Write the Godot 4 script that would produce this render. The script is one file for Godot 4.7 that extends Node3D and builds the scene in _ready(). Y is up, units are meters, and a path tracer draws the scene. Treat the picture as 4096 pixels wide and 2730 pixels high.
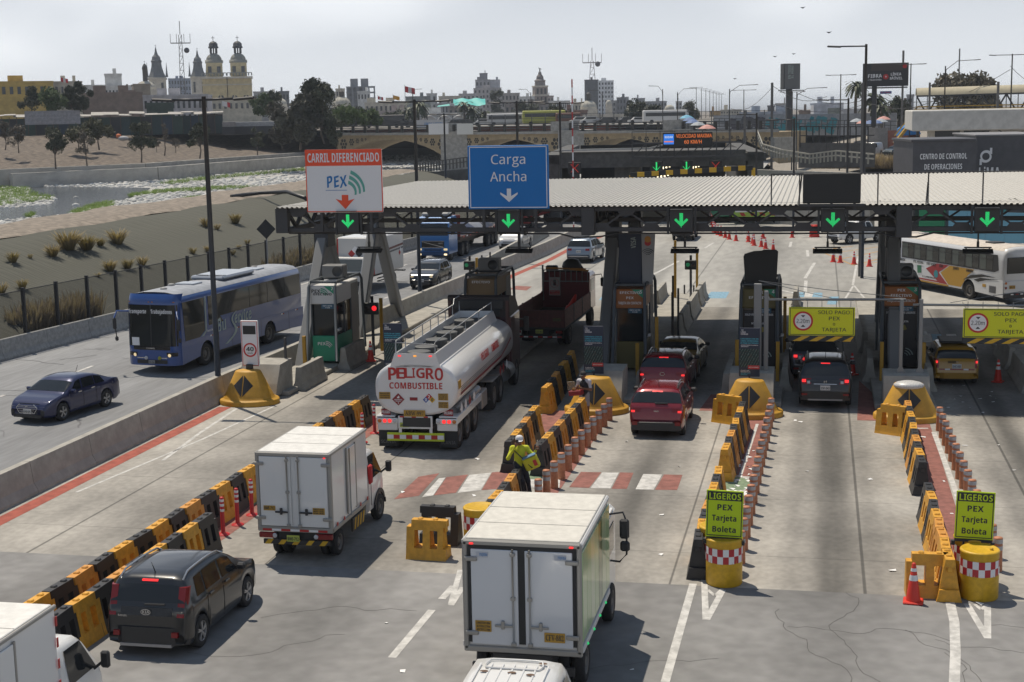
extends Node3D
# A toll plaza beside a river, the old town behind. Lanes run along -z, x to the right, metres.
var taken:={}
var mats:={}
var rng:=RandomNumberGenerator.new()
var fonts:={}
const PAL={"canopy_steel":[.055,.056,.06,.55,.3],"signal_housing":[.03,.032,.035,.5],"sign_white":[.72,.72,.73,.45],"pex_blue":[.01,.16,.42,.5],"screen_black":[.012,.013,.014,.5],"sign_ink":[.03,.035,.04],"booth_green":[.02,.26,.15,.5],"poster_navy":[.012,.022,.05,.5],"galvanised":[.22,.23,.24,.45,.5],"hazard_yellow":[.6,.36,.02,.6],"ring_red":[.5,.02,.02,.5],"booth_white":[.55,.55,.55,.5],"booth_brown":[.2,.13,.06,.5],"mark_grey":[.3,.36,.34,.6],"post_dark":[.05,.05,.055,.5],"sign_lime":[.5,.66,.005,.5],"cone_red":[.62,.035,.02,.5],"tyre":[.022,.022,.023,.85],"car_glass":[.018,.021,.024,.06],"car_trim":[.025,.025,.027,.5],"tail_lamp":[.2,.01,.012,.2],"lamp_clear":[.5,.5,.52,.15],"chrome":[.55,.55,.56,.18,.9],"bumper_dark":[.02,.021,.023,.4],"trim_silver":[.3,.3,.31,.4,.5],"gloss_black":[.01,.01,.012,.12],"bed_dark":[.03,.03,.03,.8],"vent_grey":[.25,.25,.25,.6],"lamp_orange":[.5,.16,.03,.4],"plate_orange":[.42,.24,.03,.5],"bus_red":[.3,.015,.02,.4],"bus_ochre":[.44,.24,.02,.4],"aluminium":[.32,.31,.29,.45,.4],"tape_red":[.42,.02,.02,.4],"diamond_maroon":[.24,.015,.02,.5],"plate_lime":[.4,.45,.08,.5],"rubber":[.03,.03,.03,.8],"flap_letter":[.12,.12,.12,.7],"warn_white":[.4,.4,.4,.6],"sign_dull":[.34,.33,.33,.6],"crane_black":[.015,.015,.015,.4],"sling_orange":[.45,.2,.04,.8],"cont_olive":[.26,.2,.03,.6],"far_red":[.22,.03,.03,.5],"bark":[.09,.07,.055,.9],"lamp_pole":[.045,.046,.05,.5,.3],"fence_post":[.02,.02,.022,.6],"post_grey":[.25,.25,.25,.5],"town_window":[.05,.055,.06,.2],"town_iron":[.04,.04,.045,.6],"bridge_rail":[.07,.075,.08,.6],"far_white":[.5,.5,.5,.4],"flag_orange":[.5,.26,.03,.7],"rail_yellow":[.4,.24,.03,.6]}
const WORDS:=["nearest","second","third","fourth","fifth","sixth","seventh","eighth","ninth","tenth","eleventh","twelfth","thirteenth","fourteenth","fifteenth","sixteenth","seventeenth","eighteenth","nineteenth","twentieth","twenty-first","twenty-second","twenty-third","twenty-fourth","twenty-fifth","twenty-sixth","twenty-seventh","twenty-eighth","twenty-ninth","thirtieth"]
# collects faces, then commits them as one named mesh
class MB:
	var v:=PackedVector3Array();var c:=PackedColorArray();var uv:=PackedVector2Array();var ix:=PackedInt32Array();var smooth:=false;var col:=Color(1,1,1);var use_col:=false;var use_uv:=false
	func pt(p:Vector3,u:=Vector2.ZERO)->int:
		v.append(p)
		if use_col:c.append(col)
		if use_uv:uv.append(u)
		return v.size()-1
	func tri(a:Vector3,b:Vector3,d:Vector3)->void:
		var i:=pt(a);pt(b);pt(d);ix.append_array(PackedInt32Array([i,i+1,i+2]))
	func quad(a:Vector3,b:Vector3,d:Vector3,e:Vector3)->void:
		var i:=pt(a,Vector2(0,0));pt(b,Vector2(1,0));pt(d,Vector2(1,1));pt(e,Vector2(0,1));ix.append_array(PackedInt32Array([i,i+1,i+2,i,i+2,i+3]))
	# rows of points joined into one skin, shared vertices
	func skin(rows:Array,closed:=false)->void:
		var base:=v.size();var n:int=rows[0].size()
		for row in rows:
			for p in row:pt(p)
		var m:=n if closed else n-1
		for i in rows.size()-1:
			for j in m:
				var a:=base+i*n+j;var b:=base+i*n+(j+1)%n;ix.append_array(PackedInt32Array([a,b,b+n,a,b+n,a+n]))
	func fan(ring:Array)->void:
		var mid:=Vector3.ZERO
		for p in ring:mid+=p
		mid /= ring.size();var i:=pt(mid)
		for p in ring:pt(p)
		for k in ring.size():
			ix.append_array(PackedInt32Array([i,i+1+k,i+1+(k+1)%ring.size()]))
	func box(at:Vector3,size:Vector3,b:=Basis.IDENTITY)->void:
		var h:=size*.5;var x:=b.x*h.x;var y:=b.y*h.y;var z:=b.z*h.z;quad(at-x-y+z,at-x+y+z,at+x+y+z,at+x-y+z);quad(at+x-y-z,at+x+y-z,at-x+y-z,at-x-y-z);quad(at+x-y+z,at+x+y+z,at+x+y-z,at+x-y-z);quad(at-x-y-z,at-x+y-z,at-x+y+z,at-x-y+z);quad(at-x+y+z,at-x+y-z,at+x+y-z,at+x+y+z);quad(at-x-y-z,at-x-y+z,at+x-y+z,at+x-y-z)
	# box with chamfered edges
	func bbox(at:Vector3,size:Vector3,r:=.03,b:=Basis.IDENTITY)->void:
		var h:=size*.5;r=minf(r,minf(h.x,minf(h.y,h.z))*.9);var rows:=[]
		for s in [[-h.y,r],[-h.y+r,0],[h.y-r,0],[h.y,r]]:
			var e:float=s[1];var x:=h.x-e;var z:=h.z-e;var q:float=maxf(r-e,0)+.001;var ring:=[]
			for p in [Vector2(-x,z-q),Vector2(-x+q,z),Vector2(x-q,z),Vector2(x,z-q),Vector2(x,-z+q),Vector2(x-q,-z),Vector2(-x+q,-z),Vector2(-x,-z+q)]:
				ring.append(at+b*Vector3(p.x,s[0],p.y))
			rows.append(ring)
		for i in 3:
			for j in 8:
				quad(rows[i][j],rows[i+1][j],rows[i+1][(j+1)%8],rows[i][(j+1)%8])
		var top:Array=rows[3].duplicate();top.reverse();flat_ring(top);flat_ring(rows[0])
	func flat_ring(ring:Array)->void:
		for k in range(1,ring.size()-1):
			tri(ring[0],ring[k],ring[k+1])
	# bar of w x h section from a to b
	func bar(a:Vector3,b:Vector3,w:float,h:=.0)->void:
		var d:=b-a;var z:=d.normalized();var up:=Vector3.UP if absf(z.y)<.95 else Vector3.RIGHT;var x:=up.cross(z).normalized();box((a+b)*.5,Vector3(w,h if h>.0 else w,d.length()),Basis(x,z.cross(x),z))
	func tube(pts:Array,r:float,n:=8,r2:=-1.)->void:
		var rows:=[]
		for i in pts.size():
			var p:Vector3=pts[i];var t:Vector3=(pts[mini(i+1,pts.size()-1)]-pts[maxi(i-1,0)]).normalized();var up:=Vector3.UP if absf(t.y)<.9 else Vector3.RIGHT;var x:=up.cross(t).normalized();var y:=t.cross(x);var rr:=r if r2<.0 else lerpf(r,r2,float(i)/maxf(pts.size()-1,1));var ring:=[]
			for k in n:
				var a:=-TAU*k/n;ring.append(p+(x*cos(a)+y*sin(a))*rr)
			rows.append(ring)
		skin(rows,true);fan(rows[0]);var last:Array=rows[-1].duplicate();last.reverse();fan(last)
	# profile of Vector2(radius, height), turned about xf's y axis
	func lathe(profile:Array,n:int,xf:=Transform3D.IDENTITY,squash:=1.)->void:
		var rows:=[]
		for q in profile:
			var ring:=[]
			for k in n:
				var a:=TAU*k/n;ring.append(xf*Vector3(cos(a)*q.x,q.y,sin(a)*q.x*squash))
			rows.append(ring)
		skin(rows,true)
	# polygon in the plane spanned by ax, ay at o, pushed along az by depth
	func prism(poly:Array,o:Vector3,ax:Vector3,ay:Vector3,az:Vector3)->void:
		var pk:=PackedVector2Array(poly);var t:=Geometry2D.triangulate_polygon(pk)
		for k in range(0,t.size(),3):
			var a:Vector3=o+ax*pk[t[k]].x+ay*pk[t[k]].y;var b:Vector3=o+ax*pk[t[k+1]].x+ay*pk[t[k+1]].y;var d:Vector3=o+ax*pk[t[k+2]].x+ay*pk[t[k+2]].y;tri(a,b,d);tri(a+az,d+az,b+az)
		for k in pk.size():
			var p:=pk[k];var q:=pk[(k+1)%pk.size()];var a:=o+ax*p.x+ay*p.y;var b:=o+ax*q.x+ay*q.y;quad(a,b,b+az,a+az)
	func ball(at:Vector3,r:Vector3,n:=10)->void:
		var rows:=[]
		for i in n/2+1:
			var t:=PI*i/(n/2);var ring:=[]
			for k in n:
				var a:=TAU*k/n;ring.append(at+Vector3(sin(t)*cos(a)*r.x,-cos(t)*r.y,sin(t)*sin(a)*r.z))
			rows.append(ring)
		skin(rows,true)
	func mesh()->ArrayMesh:
		var st:=SurfaceTool.new();var am:=ArrayMesh.new();var arr:=[];arr.resize(Mesh.ARRAY_MAX);arr[Mesh.ARRAY_VERTEX]=v
		if use_col:arr[Mesh.ARRAY_COLOR]=c
		if use_uv:arr[Mesh.ARRAY_TEX_UV]=uv
		arr[Mesh.ARRAY_INDEX]=ix;am.add_surface_from_arrays(Mesh.PRIMITIVE_TRIANGLES,arr)
		if smooth:
			st.create_from(am,0);st.generate_normals()
			return st.commit()
		# flat: every face its own corners and normal
		var fv:=PackedVector3Array();var fn:=PackedVector3Array();var fc:=PackedColorArray();var fu:=PackedVector2Array()
		for k in range(0,ix.size(),3):
			var p:=v[ix[k]];var q:=v[ix[k+1]];var r:=v[ix[k+2]];var n:=(r-p).cross(q-p).normalized()
			for j in 3:
				fv.append(v[ix[k+j]]);fn.append(n)
				if use_col:fc.append(c[ix[k+j]])
				if use_uv:fu.append(uv[ix[k+j]])
		var fa:=[];fa.resize(Mesh.ARRAY_MAX);fa[Mesh.ARRAY_VERTEX]=fv;fa[Mesh.ARRAY_NORMAL]=fn
		if use_col:fa[Mesh.ARRAY_COLOR]=fc
		if use_uv:fa[Mesh.ARRAY_TEX_UV]=fu
		var fm:=ArrayMesh.new();fm.add_surface_from_arrays(Mesh.PRIMITIVE_TRIANGLES,fa)
		return fm
func mb(smooth:=false)->MB:
	var m:=MB.new();m.smooth=smooth
	return m
func numbered(called:String)->String:
	if not taken.has(called):
		taken[called]=0
		return called
	taken[called]+=1
	return "%s_%03d"%[called,taken[called]]
func put(called:String,mesh:Mesh,m:Material,parent:Node=null,at:=Vector3.ZERO)->MeshInstance3D:
	var o:=MeshInstance3D.new();o.mesh=mesh;o.material_override=m;o.position=at
	if parent==null:
		o.name=numbered(called);add_child(o,true)
	else:
		var n:=called;var k:=0
		while parent.has_node(NodePath(n)):
			k+=1;n="%s_%03d"%[called,k]
		o.name=n;parent.add_child(o,true)
	return o
func obj(called:String,b:MB,m:Material,parent:Node=null,at:=Vector3.ZERO)->MeshInstance3D:
	return put(called,b.mesh(),m,parent,at)
func tag(o:Node,label:String,category:="",group:="",kind:="")->Node:
	if label:o.set_meta("label",label)
	if category:o.set_meta("category",category)
	if group:o.set_meta("group",group)
	if kind:o.set_meta("kind",kind)
	return o
func thing(called:String,label:String,category:String,at:=Vector3.ZERO,turn:=.0,group:="")->Node3D:
	var o:=Node3D.new();o.name=numbered(called);add_child(o);o.position=at;o.rotation_degrees.y=turn;tag(o,label,category,group)
	return o
func struct(called:String,b:MB,m:Material)->MeshInstance3D:
	var o:=obj(called,b,m);o.set_meta("kind","structure")
	return o
func dup(src:Node3D,called:String,label:String,at:Vector3,turn:=.0)->Node3D:
	var o:Node3D=src.duplicate();o.name=numbered(called);add_child(o);o.position=at;o.rotation_degrees.y=turn;o.set_meta("label",label)
	return o
func lin(r:float,g:float,b:float)->Color:
	return Color(r,g,b).linear_to_srgb()
# plain material from a real-world base colour
func mt(key:String,r:=.5,g:=.5,b:=.5,rough:=.7,metal:=.0)->StandardMaterial3D:
	if mats.has(key):return mats[key]
	if PAL.has(key):
		var q:Array=PAL[key];r=q[0];g=q[1];b=q[2]
		if q.size()>3:rough=q[3]
		if q.size()>4:metal=q[4]
	var m:=StandardMaterial3D.new();m.resource_name=key;m.albedo_color=lin(r,g,b);m.roughness=rough;m.metallic=metal;mats[key]=m
	return m
func paint(key:String,r:=.5,g:=.5,b:=.5,metal:=.2,rough:=.3)->StandardMaterial3D:
	if mats.has(key):return mats[key]
	var m:=mt(key,r,g,b,rough,metal);m.clearcoat_enabled=true;m.clearcoat=.8;m.clearcoat_roughness=.08
	return m
func glow(key:String,r:=.5,g:=.5,b:=.5,e:=1.)->StandardMaterial3D:
	if mats.has(key):return mats[key]
	var m:=mt(key,r*.3,g*.3,b*.3,.4);m.emission_enabled=true;m.emission=lin(r,g,b);m.emission_energy_multiplier=e
	return m
func noise_tex(key:String,freq:float,a:Color,b:Color,oct:=4,size:=512,lo:=.25,hi:=.75)->NoiseTexture2D:
	if mats.has("tex_"+key):return mats["tex_"+key]
	var n:=FastNoiseLite.new();n.noise_type=FastNoiseLite.TYPE_SIMPLEX_SMOOTH;n.seed=key.hash()%1000;n.frequency=freq;n.fractal_octaves=oct;n.fractal_gain=.6;var t:=NoiseTexture2D.new();t.width=size;t.height=size;t.seamless=true;t.noise=n;var g:=Gradient.new();g.offsets=PackedFloat32Array([lo,hi]);g.colors=PackedColorArray([a,b]);t.color_ramp=g;mats["tex_"+key]=t
	return t
# a mottled surface: base colour times a world-mapped noise; tile is its size in metres
func rm(key:String,r:=.5,g:=.5,b:=.5,contrast:=.25,tile:=4.,rough:=.9,world:=true,oct:=5)->StandardMaterial3D:
	if mats.has(key):return mats[key]
	var m:=mt(key,r,g,b,rough);var lo:=1.-contrast*.5;m.albedo_color=lin(minf(r,1),minf(g,1),minf(b,1));m.albedo_texture=noise_tex("mottle_%d_%d"%[int(contrast*100),oct],.012,Color(lo,lo,lo),Color(1,1,1),oct);m.uv1_triplanar=true;m.uv1_world_triplanar=world;m.uv1_scale=Vector3.ONE/tile
	return m
func font(kind:="bold")->Font:
	if fonts.has(kind):return fonts[kind]
	var f:=SystemFont.new();f.font_names=PackedStringArray(["Droid Serif" if kind.begins_with("serif") else "Droid Sans"]);f.font_weight=400 if kind.ends_with("regular") else 700
	if kind.begins_with("slant"):
		var fv:=FontVariation.new();fv.base_font=f;fv.variation_transform=Transform2D(Vector2(1,0),Vector2(.22,1),Vector2.ZERO);fonts[kind]=fv
		return fv
	fonts[kind]=f
	return f
# flat lettering whose face looks along +z of its own axes, centred at its place; h is the capital height, wide squeezes it to a width
func text(parent:Node,s:String,h:float,at:Vector3,m:Material,wide:=.0,turn:=.0,tilt:=.0,kind:="bold",step:=3.)->MeshInstance3D:
	var t:=TextMesh.new();t.text=s;t.font=font(kind);t.font_size=48;t.pixel_size=h/(48.*.72);t.depth=.004;t.curve_step=step;t.horizontal_alignment=HORIZONTAL_ALIGNMENT_CENTER;t.vertical_alignment=VERTICAL_ALIGNMENT_CENTER;var o:=put("lettering",t,m,parent,at);o.rotation_degrees=Vector3(tilt,turn,0)
	if wide>.0:
		var w:=t.get_aabb().size.x
		if w>.001:o.scale=Vector3(wide/w,1,1)
	return o
# one chamfered (bx) or plain (ax) block as a part
func bx(t:Node,called:String,m:Material,at:Vector3,size:Vector3,r:=.03,q:=Basis.IDENTITY)->MeshInstance3D:
	var b:=mb();b.bbox(at,size,r,q)
	return obj(called,b,m,t)
func ax(t:Node,called:String,m:Material,at:Vector3,size:Vector3,q:=Basis.IDENTITY)->MeshInstance3D:
	var b:=mb();b.box(at,size,q)
	return obj(called,b,m,t)
func setup()->void:
	var cam:=Camera3D.new();cam.name="camera";add_child(cam);cam.fov=26.58;cam.near=.5;cam.far=9000.;cam.position=Vector3(0,10.6,0);cam.basis=Basis(Vector3.UP,deg_to_rad(12.11))*Basis(Vector3.RIGHT,deg_to_rad(-8.99))*Basis(Vector3.BACK,deg_to_rad(-1.10));cam.current=true;var sun:=DirectionalLight3D.new();sun.name="sun";add_child(sun);sun.light_energy=1.5;sun.light_color=Color(1.,.955,.88);sun.light_angular_distance=.5
	sun.shadow_enabled=true;sun.basis=Basis.looking_at(Vector3(.32,-1.,.31),Vector3.UP);var sky:=ProceduralSkyMaterial.new();sky.sky_top_color=lin(.15,.22,.34);sky.sky_horizon_color=lin(.94,.97,1.);sky.sky_curve=.13;sky.ground_bottom_color=lin(.22,.21,.2);sky.ground_horizon_color=lin(.45,.46,.47);sky.sun_angle_max=1.;sky.sky_cover=clouds();sky.sky_cover_modulate=Color(1,1,1,.3);var s:=Sky.new();s.sky_material=sky
	var e:=Environment.new();e.background_mode=Environment.BG_SKY;e.sky=s;e.tonemap_mode=Environment.TONE_MAPPER_LINEAR;e.tonemap_exposure=.97;e.fog_enabled=true;e.fog_density=.00017;e.fog_light_color=lin(.60,.66,.74);e.sdfgi_enabled=true;e.ssao_enabled=true;e.ssil_enabled=true;var w:=WorldEnvironment.new();w.name="environment";w.environment=e;add_child(w)
# thin high cloud, soft-edged
func clouds()->ImageTexture:
	var n:=FastNoiseLite.new();n.noise_type=FastNoiseLite.TYPE_SIMPLEX_SMOOTH;n.seed=11;n.frequency=.0042;n.fractal_octaves=5;var w:=1024;var h:=512;var im:=Image.create(w,h,false,Image.FORMAT_RGBA8)
	for y in h:
		var up:=PI*(.5-(y+.5)/h)
		for x in w:
			var a:=TAU*x/w;var p:=Vector3(cos(up)*cos(a),sin(up)*2.6,cos(up)*sin(a))*420.;var d:=smoothstep(-.02,.5,n.get_noise_3dv(p));im.set_pixel(x,y,Color(1,.985,.96,d*.9))
	return ImageTexture.create_from_image(im)
func _ready()->void:
	rng.seed=7;setup();ground();toll();lane_furniture();vehicles();left_bank();right_side();town();people()
# a square of pavement texture: base tone, blotches, and along-lane wear at the given lane centres
func pave_image(n:int,x0:float,x1:float,z0:float,z1:float,base:Color,blot:float,lanes:Array,joints:Array,cross:float,seed_:int)->ImageTexture:
	var nz:=FastNoiseLite.new();nz.seed=seed_;nz.frequency=.006;nz.fractal_octaves=5;var big:=nz.get_image(n,n,false,false,false);nz.frequency=.09;nz.fractal_octaves=3;nz.seed=seed_+3;var fine:=nz.get_image(n,n,false,false,false);var streak:=FastNoiseLite.new();streak.seed=seed_+9;streak.frequency=.02;streak.fractal_octaves=4;var sk:=streak.get_image(n,96,false,false,false);sk.resize(n,n,Image.INTERPOLATE_CUBIC)
	var bd:=big.get_data();var fd:=fine.get_data();var sd:=sk.get_data();var px:=PackedByteArray();px.resize(n*n*3);var col_w:=PackedFloat32Array();col_w.resize(n);var col_j:=PackedFloat32Array();col_j.resize(n)
	for i in n:
		var x:=lerpf(x0,x1,(i+.5)/n);var w:=.0
		for l in lanes:
			var d:float=x-l[0];w+=l[1]*exp(-d*d/(l[2]*l[2]))
			for s in [-.95,.95]:
				var e:float=d-s;w+=l[1]*.3*exp(-e*e/.09)
		col_w[i]=w;col_j[i]=.0
		for j in joints:
			if absf(x-j)<.028:col_j[i]=.35
	var step:=(x1-x0)/n
	for k in n:
		var z:=lerpf(z0,z1,(k+.5)/n);var cj:=.0
		if cross>.0 and absf(fposmod(z,cross)-cross*.5)<step*.7:cj=.22
		for i in n:
			var o:=k*n+i;var t:=(bd[o]-128)/128.*blot+(fd[o]-128)/128.*.09;var s:=sd[o]/255.;var dark:=col_w[i]*(.45+.9*s);var v:=(1.+t-(.35-s*.7)*blot*.8)*clampf(1.-dark,.25,1.2)*(1.-maxf(col_j[i],cj));var q:=o*3;px[q]=clampi(int(base.r*v*255.),0,255);px[q+1]=clampi(int(base.g*v*255.),0,255);px[q+2]=clampi(int(base.b*v*255.),0,255)
	return ImageTexture.create_from_image(Image.create_from_data(n,n,false,Image.FORMAT_RGB8,px))
func sheet(called:String,x0:float,x1:float,z0:float,z1:float,y:float,m:Material)->void:
	var b:=mb();b.use_uv=true;b.quad(Vector3(x0,y,z0),Vector3(x1,y,z0),Vector3(x1,y,z1),Vector3(x0,y,z1));struct(called,b,m)
func tex_mat(key:String,t:Texture2D,rough:=.85)->StandardMaterial3D:
	var m:=mt(key,1,1,1,rough);m.albedo_texture=t;m.texture_repeat=false
	return m
# ribbon of flat paint through ground points
func ribbon(b:MB,pts:Array,w:float,y:float)->void:
	for i in pts.size()-1:
		var p:Vector3=pts[i];var q:Vector3=pts[i+1];var n:=(q-p).cross(Vector3.UP).normalized()*w*.5;b.quad(Vector3(p.x,y,p.z)-n,Vector3(p.x,y,p.z)+n,Vector3(q.x,y,q.z)+n,Vector3(q.x,y,q.z)-n)
func patch4(b:MB,a:Vector3,c:Vector3,d:Vector3,e:Vector3,y:float)->void:
	b.quad(Vector3(a.x,y,a.z),Vector3(c.x,y,c.z),Vector3(d.x,y,d.z),Vector3(e.x,y,e.z))
# a wandering crack
func crack(b:MB,p:Vector3,dir:Vector3,n:int,step:float,w:float,y:float,wander:=.6)->void:
	var pts:=[p];var d:=dir.normalized()
	for i in n:
		d=d.rotated(Vector3.UP,rng.randf_range(-wander,wander)).lerp(dir.normalized(),.3).normalized();pts.append(pts[-1]+d*step)
	ribbon(b,pts,w,y)
func ground()->void:
	# base sheet out to the horizon
	sheet("ground",-4500,4500,60,-6000,-1.2,rm("soil_far",.2,.18,.16,.35,40.));var lanes:=[[-17.6,.2,.8],[-10.6,.26,.7],[-4.9,.36,.55],[.45,.5,.5],[6.1,.42,.55],[-13.9,.12,.5]];var joints:=[-19.2,-15.2,-12.9,-7.5,-3.2,1.1,5.6,9.];var conc:=pave_image(1536,-22,14,-31.4,-78,Color(.575,.56,.535),.2,lanes,joints,5.2,4);sheet("plaza_concrete",-22,14,-31.4,-78,0,tex_mat("concrete_plaza",conc,.8));sheet("plaza_concrete",-21,14,-78,-215,0,tex_mat("concrete_far",pave_image(512,-21,14,-78,-215,Color(.585,.578,.56),.18,[[-17,.12,1],[-11,.14,1.2],[-4,.15,1.5]],[-15.2,-7.5,1.1],0,14),.8))
	sheet("plaza_concrete",14,60,-31.4,-215,0,tex_mat("concrete_side",pave_image(256,14,60,-31.4,-215,Color(.58,.57,.55),.2,[],[],0,24)));var near_lanes:=[[-17.,.16,1.],[-10.4,.16,.8],[-4.6,.14,.8],[.45,.14,.8],[6.1,.12,.8]];sheet("road",-22,30,20,-31.4,0,tex_mat("asphalt_near",pave_image(1024,-22,30,20,-31.4,Color(.49,.487,.485),.16,near_lanes,[],0,34),.85));sheet("road",-46,-22,20,-170,-.004,tex_mat("asphalt_left",pave_image(1024,-60,-22,20,-215,Color(.47,.475,.485),.14,[[-24.5,.1,.9],[-28.5,.08,.9],[-33,.06,.9]],[],0,44),.8))
	markings();cracks()
func markings()->void:
	var white:=rm("road_paint_white",.55,.54,.52,.3,2.5);var red:=rm("road_paint_red",.34,.085,.06,.25,3.);var darkred:=rm("road_paint_worn_red",.27,.11,.09,.3,3.);var green:=rm("road_paint_green",.2,.27,.17,.3,1.);var blue:=rm("road_paint_blue",.22,.38,.5,.35,1.);var orange:=rm("road_paint_orange",.5,.3,.12,.4,1.)
	# red strip along the median, white line beside it
	var r:=mb();ribbon(r,[Vector3(-21.42,0,-15),Vector3(-21.5,0,-49.2)],.5,.004);ribbon(r,[Vector3(-20.18,0,-75.4),Vector3(-19.59,0,-84.48),Vector3(-19.73,0,-92.13),Vector3(-19.11,0,-102.44),Vector3(-19,0,-112.87),Vector3(-18.09,0,-123.29)],.5,.004);struct("red_edge_stripe",r,red);var b:=mb();ribbon(b,[Vector3(-20.95,0,-49.),Vector3(-20.6,0,-45),Vector3(-20.1,0,-41)],.12,.004);ribbon(b,[Vector3(-19.7,0,-49.6),Vector3(-20.1,0,-44),Vector3(-20.9,0,-37)],.1,.004)
	# near lane lines
	ribbon(b,[Vector3(-2.71,0,-25.73),Vector3(-2.68,0,-31.51)],.17,.004);ribbon(b,[Vector3(-8.15,0,-26.09),Vector3(-8.09,0,-28.91)],.17,.004);ribbon(b,[Vector3(-8.06,0,-29.63),Vector3(-8.02,0,-30.54)],.17,.004);ribbon(b,[Vector3(2.87,0,-31.33),Vector3(2.85,0,-29.87),Vector3(2.72,0,-28.12),Vector3(2.57,0,-26.59),Vector3(2.1,0,-20)],.2,.004)
	# gore triangles in front of the islands
	ribbon(b,[Vector3(-2.47,0,-31.98),Vector3(-2.22,0,-29.21)],.14,.004);ribbon(b,[Vector3(-2.2,0,-29.21),Vector3(-1.99,0,-31.19)],.14,.0048);ribbon(b,[Vector3(-2.32,0,-31.14),Vector3(-2.14,0,-30.75),Vector3(-2.01,0,-31.25)],.08,.0056);ribbon(b,[Vector3(3.21,0,-31.07),Vector3(3.42,0,-29)],.14,.004);ribbon(b,[Vector3(3.42,0,-29.05),Vector3(3.63,0,-31.02)],.14,.0048);ribbon(b,[Vector3(3.37,0,-31.04),Vector3(3.47,0,-30.72),Vector3(3.62,0,-31.07)],.08,.0056)
	ribbon(b,[Vector3(-7.75,0,-29.25),Vector3(-7.79,0,-30.48)],.13,.004);ribbon(b,[Vector3(-7.77,0,-29.3),Vector3(-8.15,0,-31.7)],.13,.0048)
	# white lines beside the red islands
	ribbon(b,[Vector3(3.76,0,-48.02),Vector3(3.8,0,-38.72)],.16,.0085);ribbon(b,[Vector3(3.1,0,-48.54),Vector3(3.62,0,-48.6)],.12,.0085);ribbon(b,[Vector3(-2.24,0,-38.3),Vector3(-1.97,0,-48.6)],.1,.0085)
	# carriageway on the left: edge line and dashes
	ribbon(b,[Vector3(-36.3,0,-48),Vector3(-35.97,0,-57.81),Vector3(-34.78,0,-67.65),Vector3(-34.19,0,-73.18)],.16,.004);ribbon(b,[Vector3(-32.35,0,-86.72),Vector3(-31.37,0,-103.74),Vector3(-30.98,0,-110.23),Vector3(-28.49,0,-122.99)],.16,.004)
	for s in [[Vector3(-30.98,0,-55.26),Vector3(-31.03,0,-57.07)],[Vector3(-31.27,0,-50.07),Vector3(-31.29,0,-50.42)],[Vector3(-26.12,0,-70.82),Vector3(-26.08,0,-74.45)],[Vector3(-24.86,0,-80.47),Vector3(-24.76,0,-82.09)],[Vector3(-28.99,0,-96.3),Vector3(-28.87,0,-99.18)],[Vector3(-26.86,0,-100.72),Vector3(-26.57,0,-108.16)],[Vector3(-26.56,0,-108.86),Vector3(-25.98,0,-121.66)],[Vector3(-28.74,0,-101.59),Vector3(-28.78,0,-104.77)],[Vector3(-29.78,0,-90.45),Vector3(-29.53,0,-92.5)]]:
		ribbon(b,s,.16,.004)
	# lane marks beyond the plaza
	for s in [[Vector3(-.29,0,-101.13),Vector3(-.84,0,-91.72)],[Vector3(-.77,0,-90.55),Vector3(-.75,0,-83.5)],[Vector3(-.87,0,-83.49),Vector3(-2.81,0,-86.67)],[Vector3(-.87,0,-110.17),Vector3(-.77,0,-105.3)],[Vector3(-2.19,0,-117.03),Vector3(-2.2,0,-112.6)],[Vector3(-8.62,0,-111.85),Vector3(-8.27,0,-116.28)],[Vector3(-10.56,0,-93.26),Vector3(-9.7,0,-102.06)]]:
		ribbon(b,s,.2,.004)
	ribbon(b,[Vector3(2.01,0,-88.43),Vector3(2.59,0,-102.36),Vector3(3.4,0,-115.52)],.14,.004);ribbon(b,[Vector3(1.4,0,-81.33),Vector3(2.06,0,-88.21),Vector3(2.57,0,-81.4),Vector3(1.39,0,-81.14)],.12,.0048);struct("road_marking",b,white)
	# zebra: slanted red and white stripes
	var zr:=mb();patch4(zr,Vector3(-11.51,0,-37.54),Vector3(-10.92,0,-38),Vector3(-11,0,-40.58),Vector3(-11.51,0,-40.09),.004);patch4(zr,Vector3(-10.51,0,-38.1),Vector3(-9.96,0,-38.46),Vector3(-10.11,0,-40.54),Vector3(-10.67,0,-40.15),.004);patch4(zr,Vector3(-9.3,0,-38.84),Vector3(-8.62,0,-39.18),Vector3(-8.89,0,-41.18),Vector3(-9.46,0,-40.89),.004);patch4(zr,Vector3(-6.89,0,-39.51),Vector3(-6.31,0,-39.5),Vector3(-6.23,0,-41.33),Vector3(-6.84,0,-41.3),.004)
	patch4(zr,Vector3(-5.67,0,-39.49),Vector3(-5.24,0,-39.54),Vector3(-5.28,0,-41.4),Vector3(-5.68,0,-41.4),.004);patch4(zr,Vector3(-4.44,0,-39.56),Vector3(-3.82,0,-39.6),Vector3(-3.83,0,-41.34),Vector3(-4.37,0,-41.32),.004);struct("crosswalk_stripe",zr,darkred);var zw:=mb();patch4(zw,Vector3(-10.79,0,-37.87),Vector3(-10.53,0,-38.1),Vector3(-10.69,0,-40.1),Vector3(-10.86,0,-39.97),.004);patch4(zw,Vector3(-9.91,0,-38.47),Vector3(-9.33,0,-38.84),Vector3(-9.48,0,-40.84),Vector3(-10.06,0,-40.5),.004)
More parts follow.
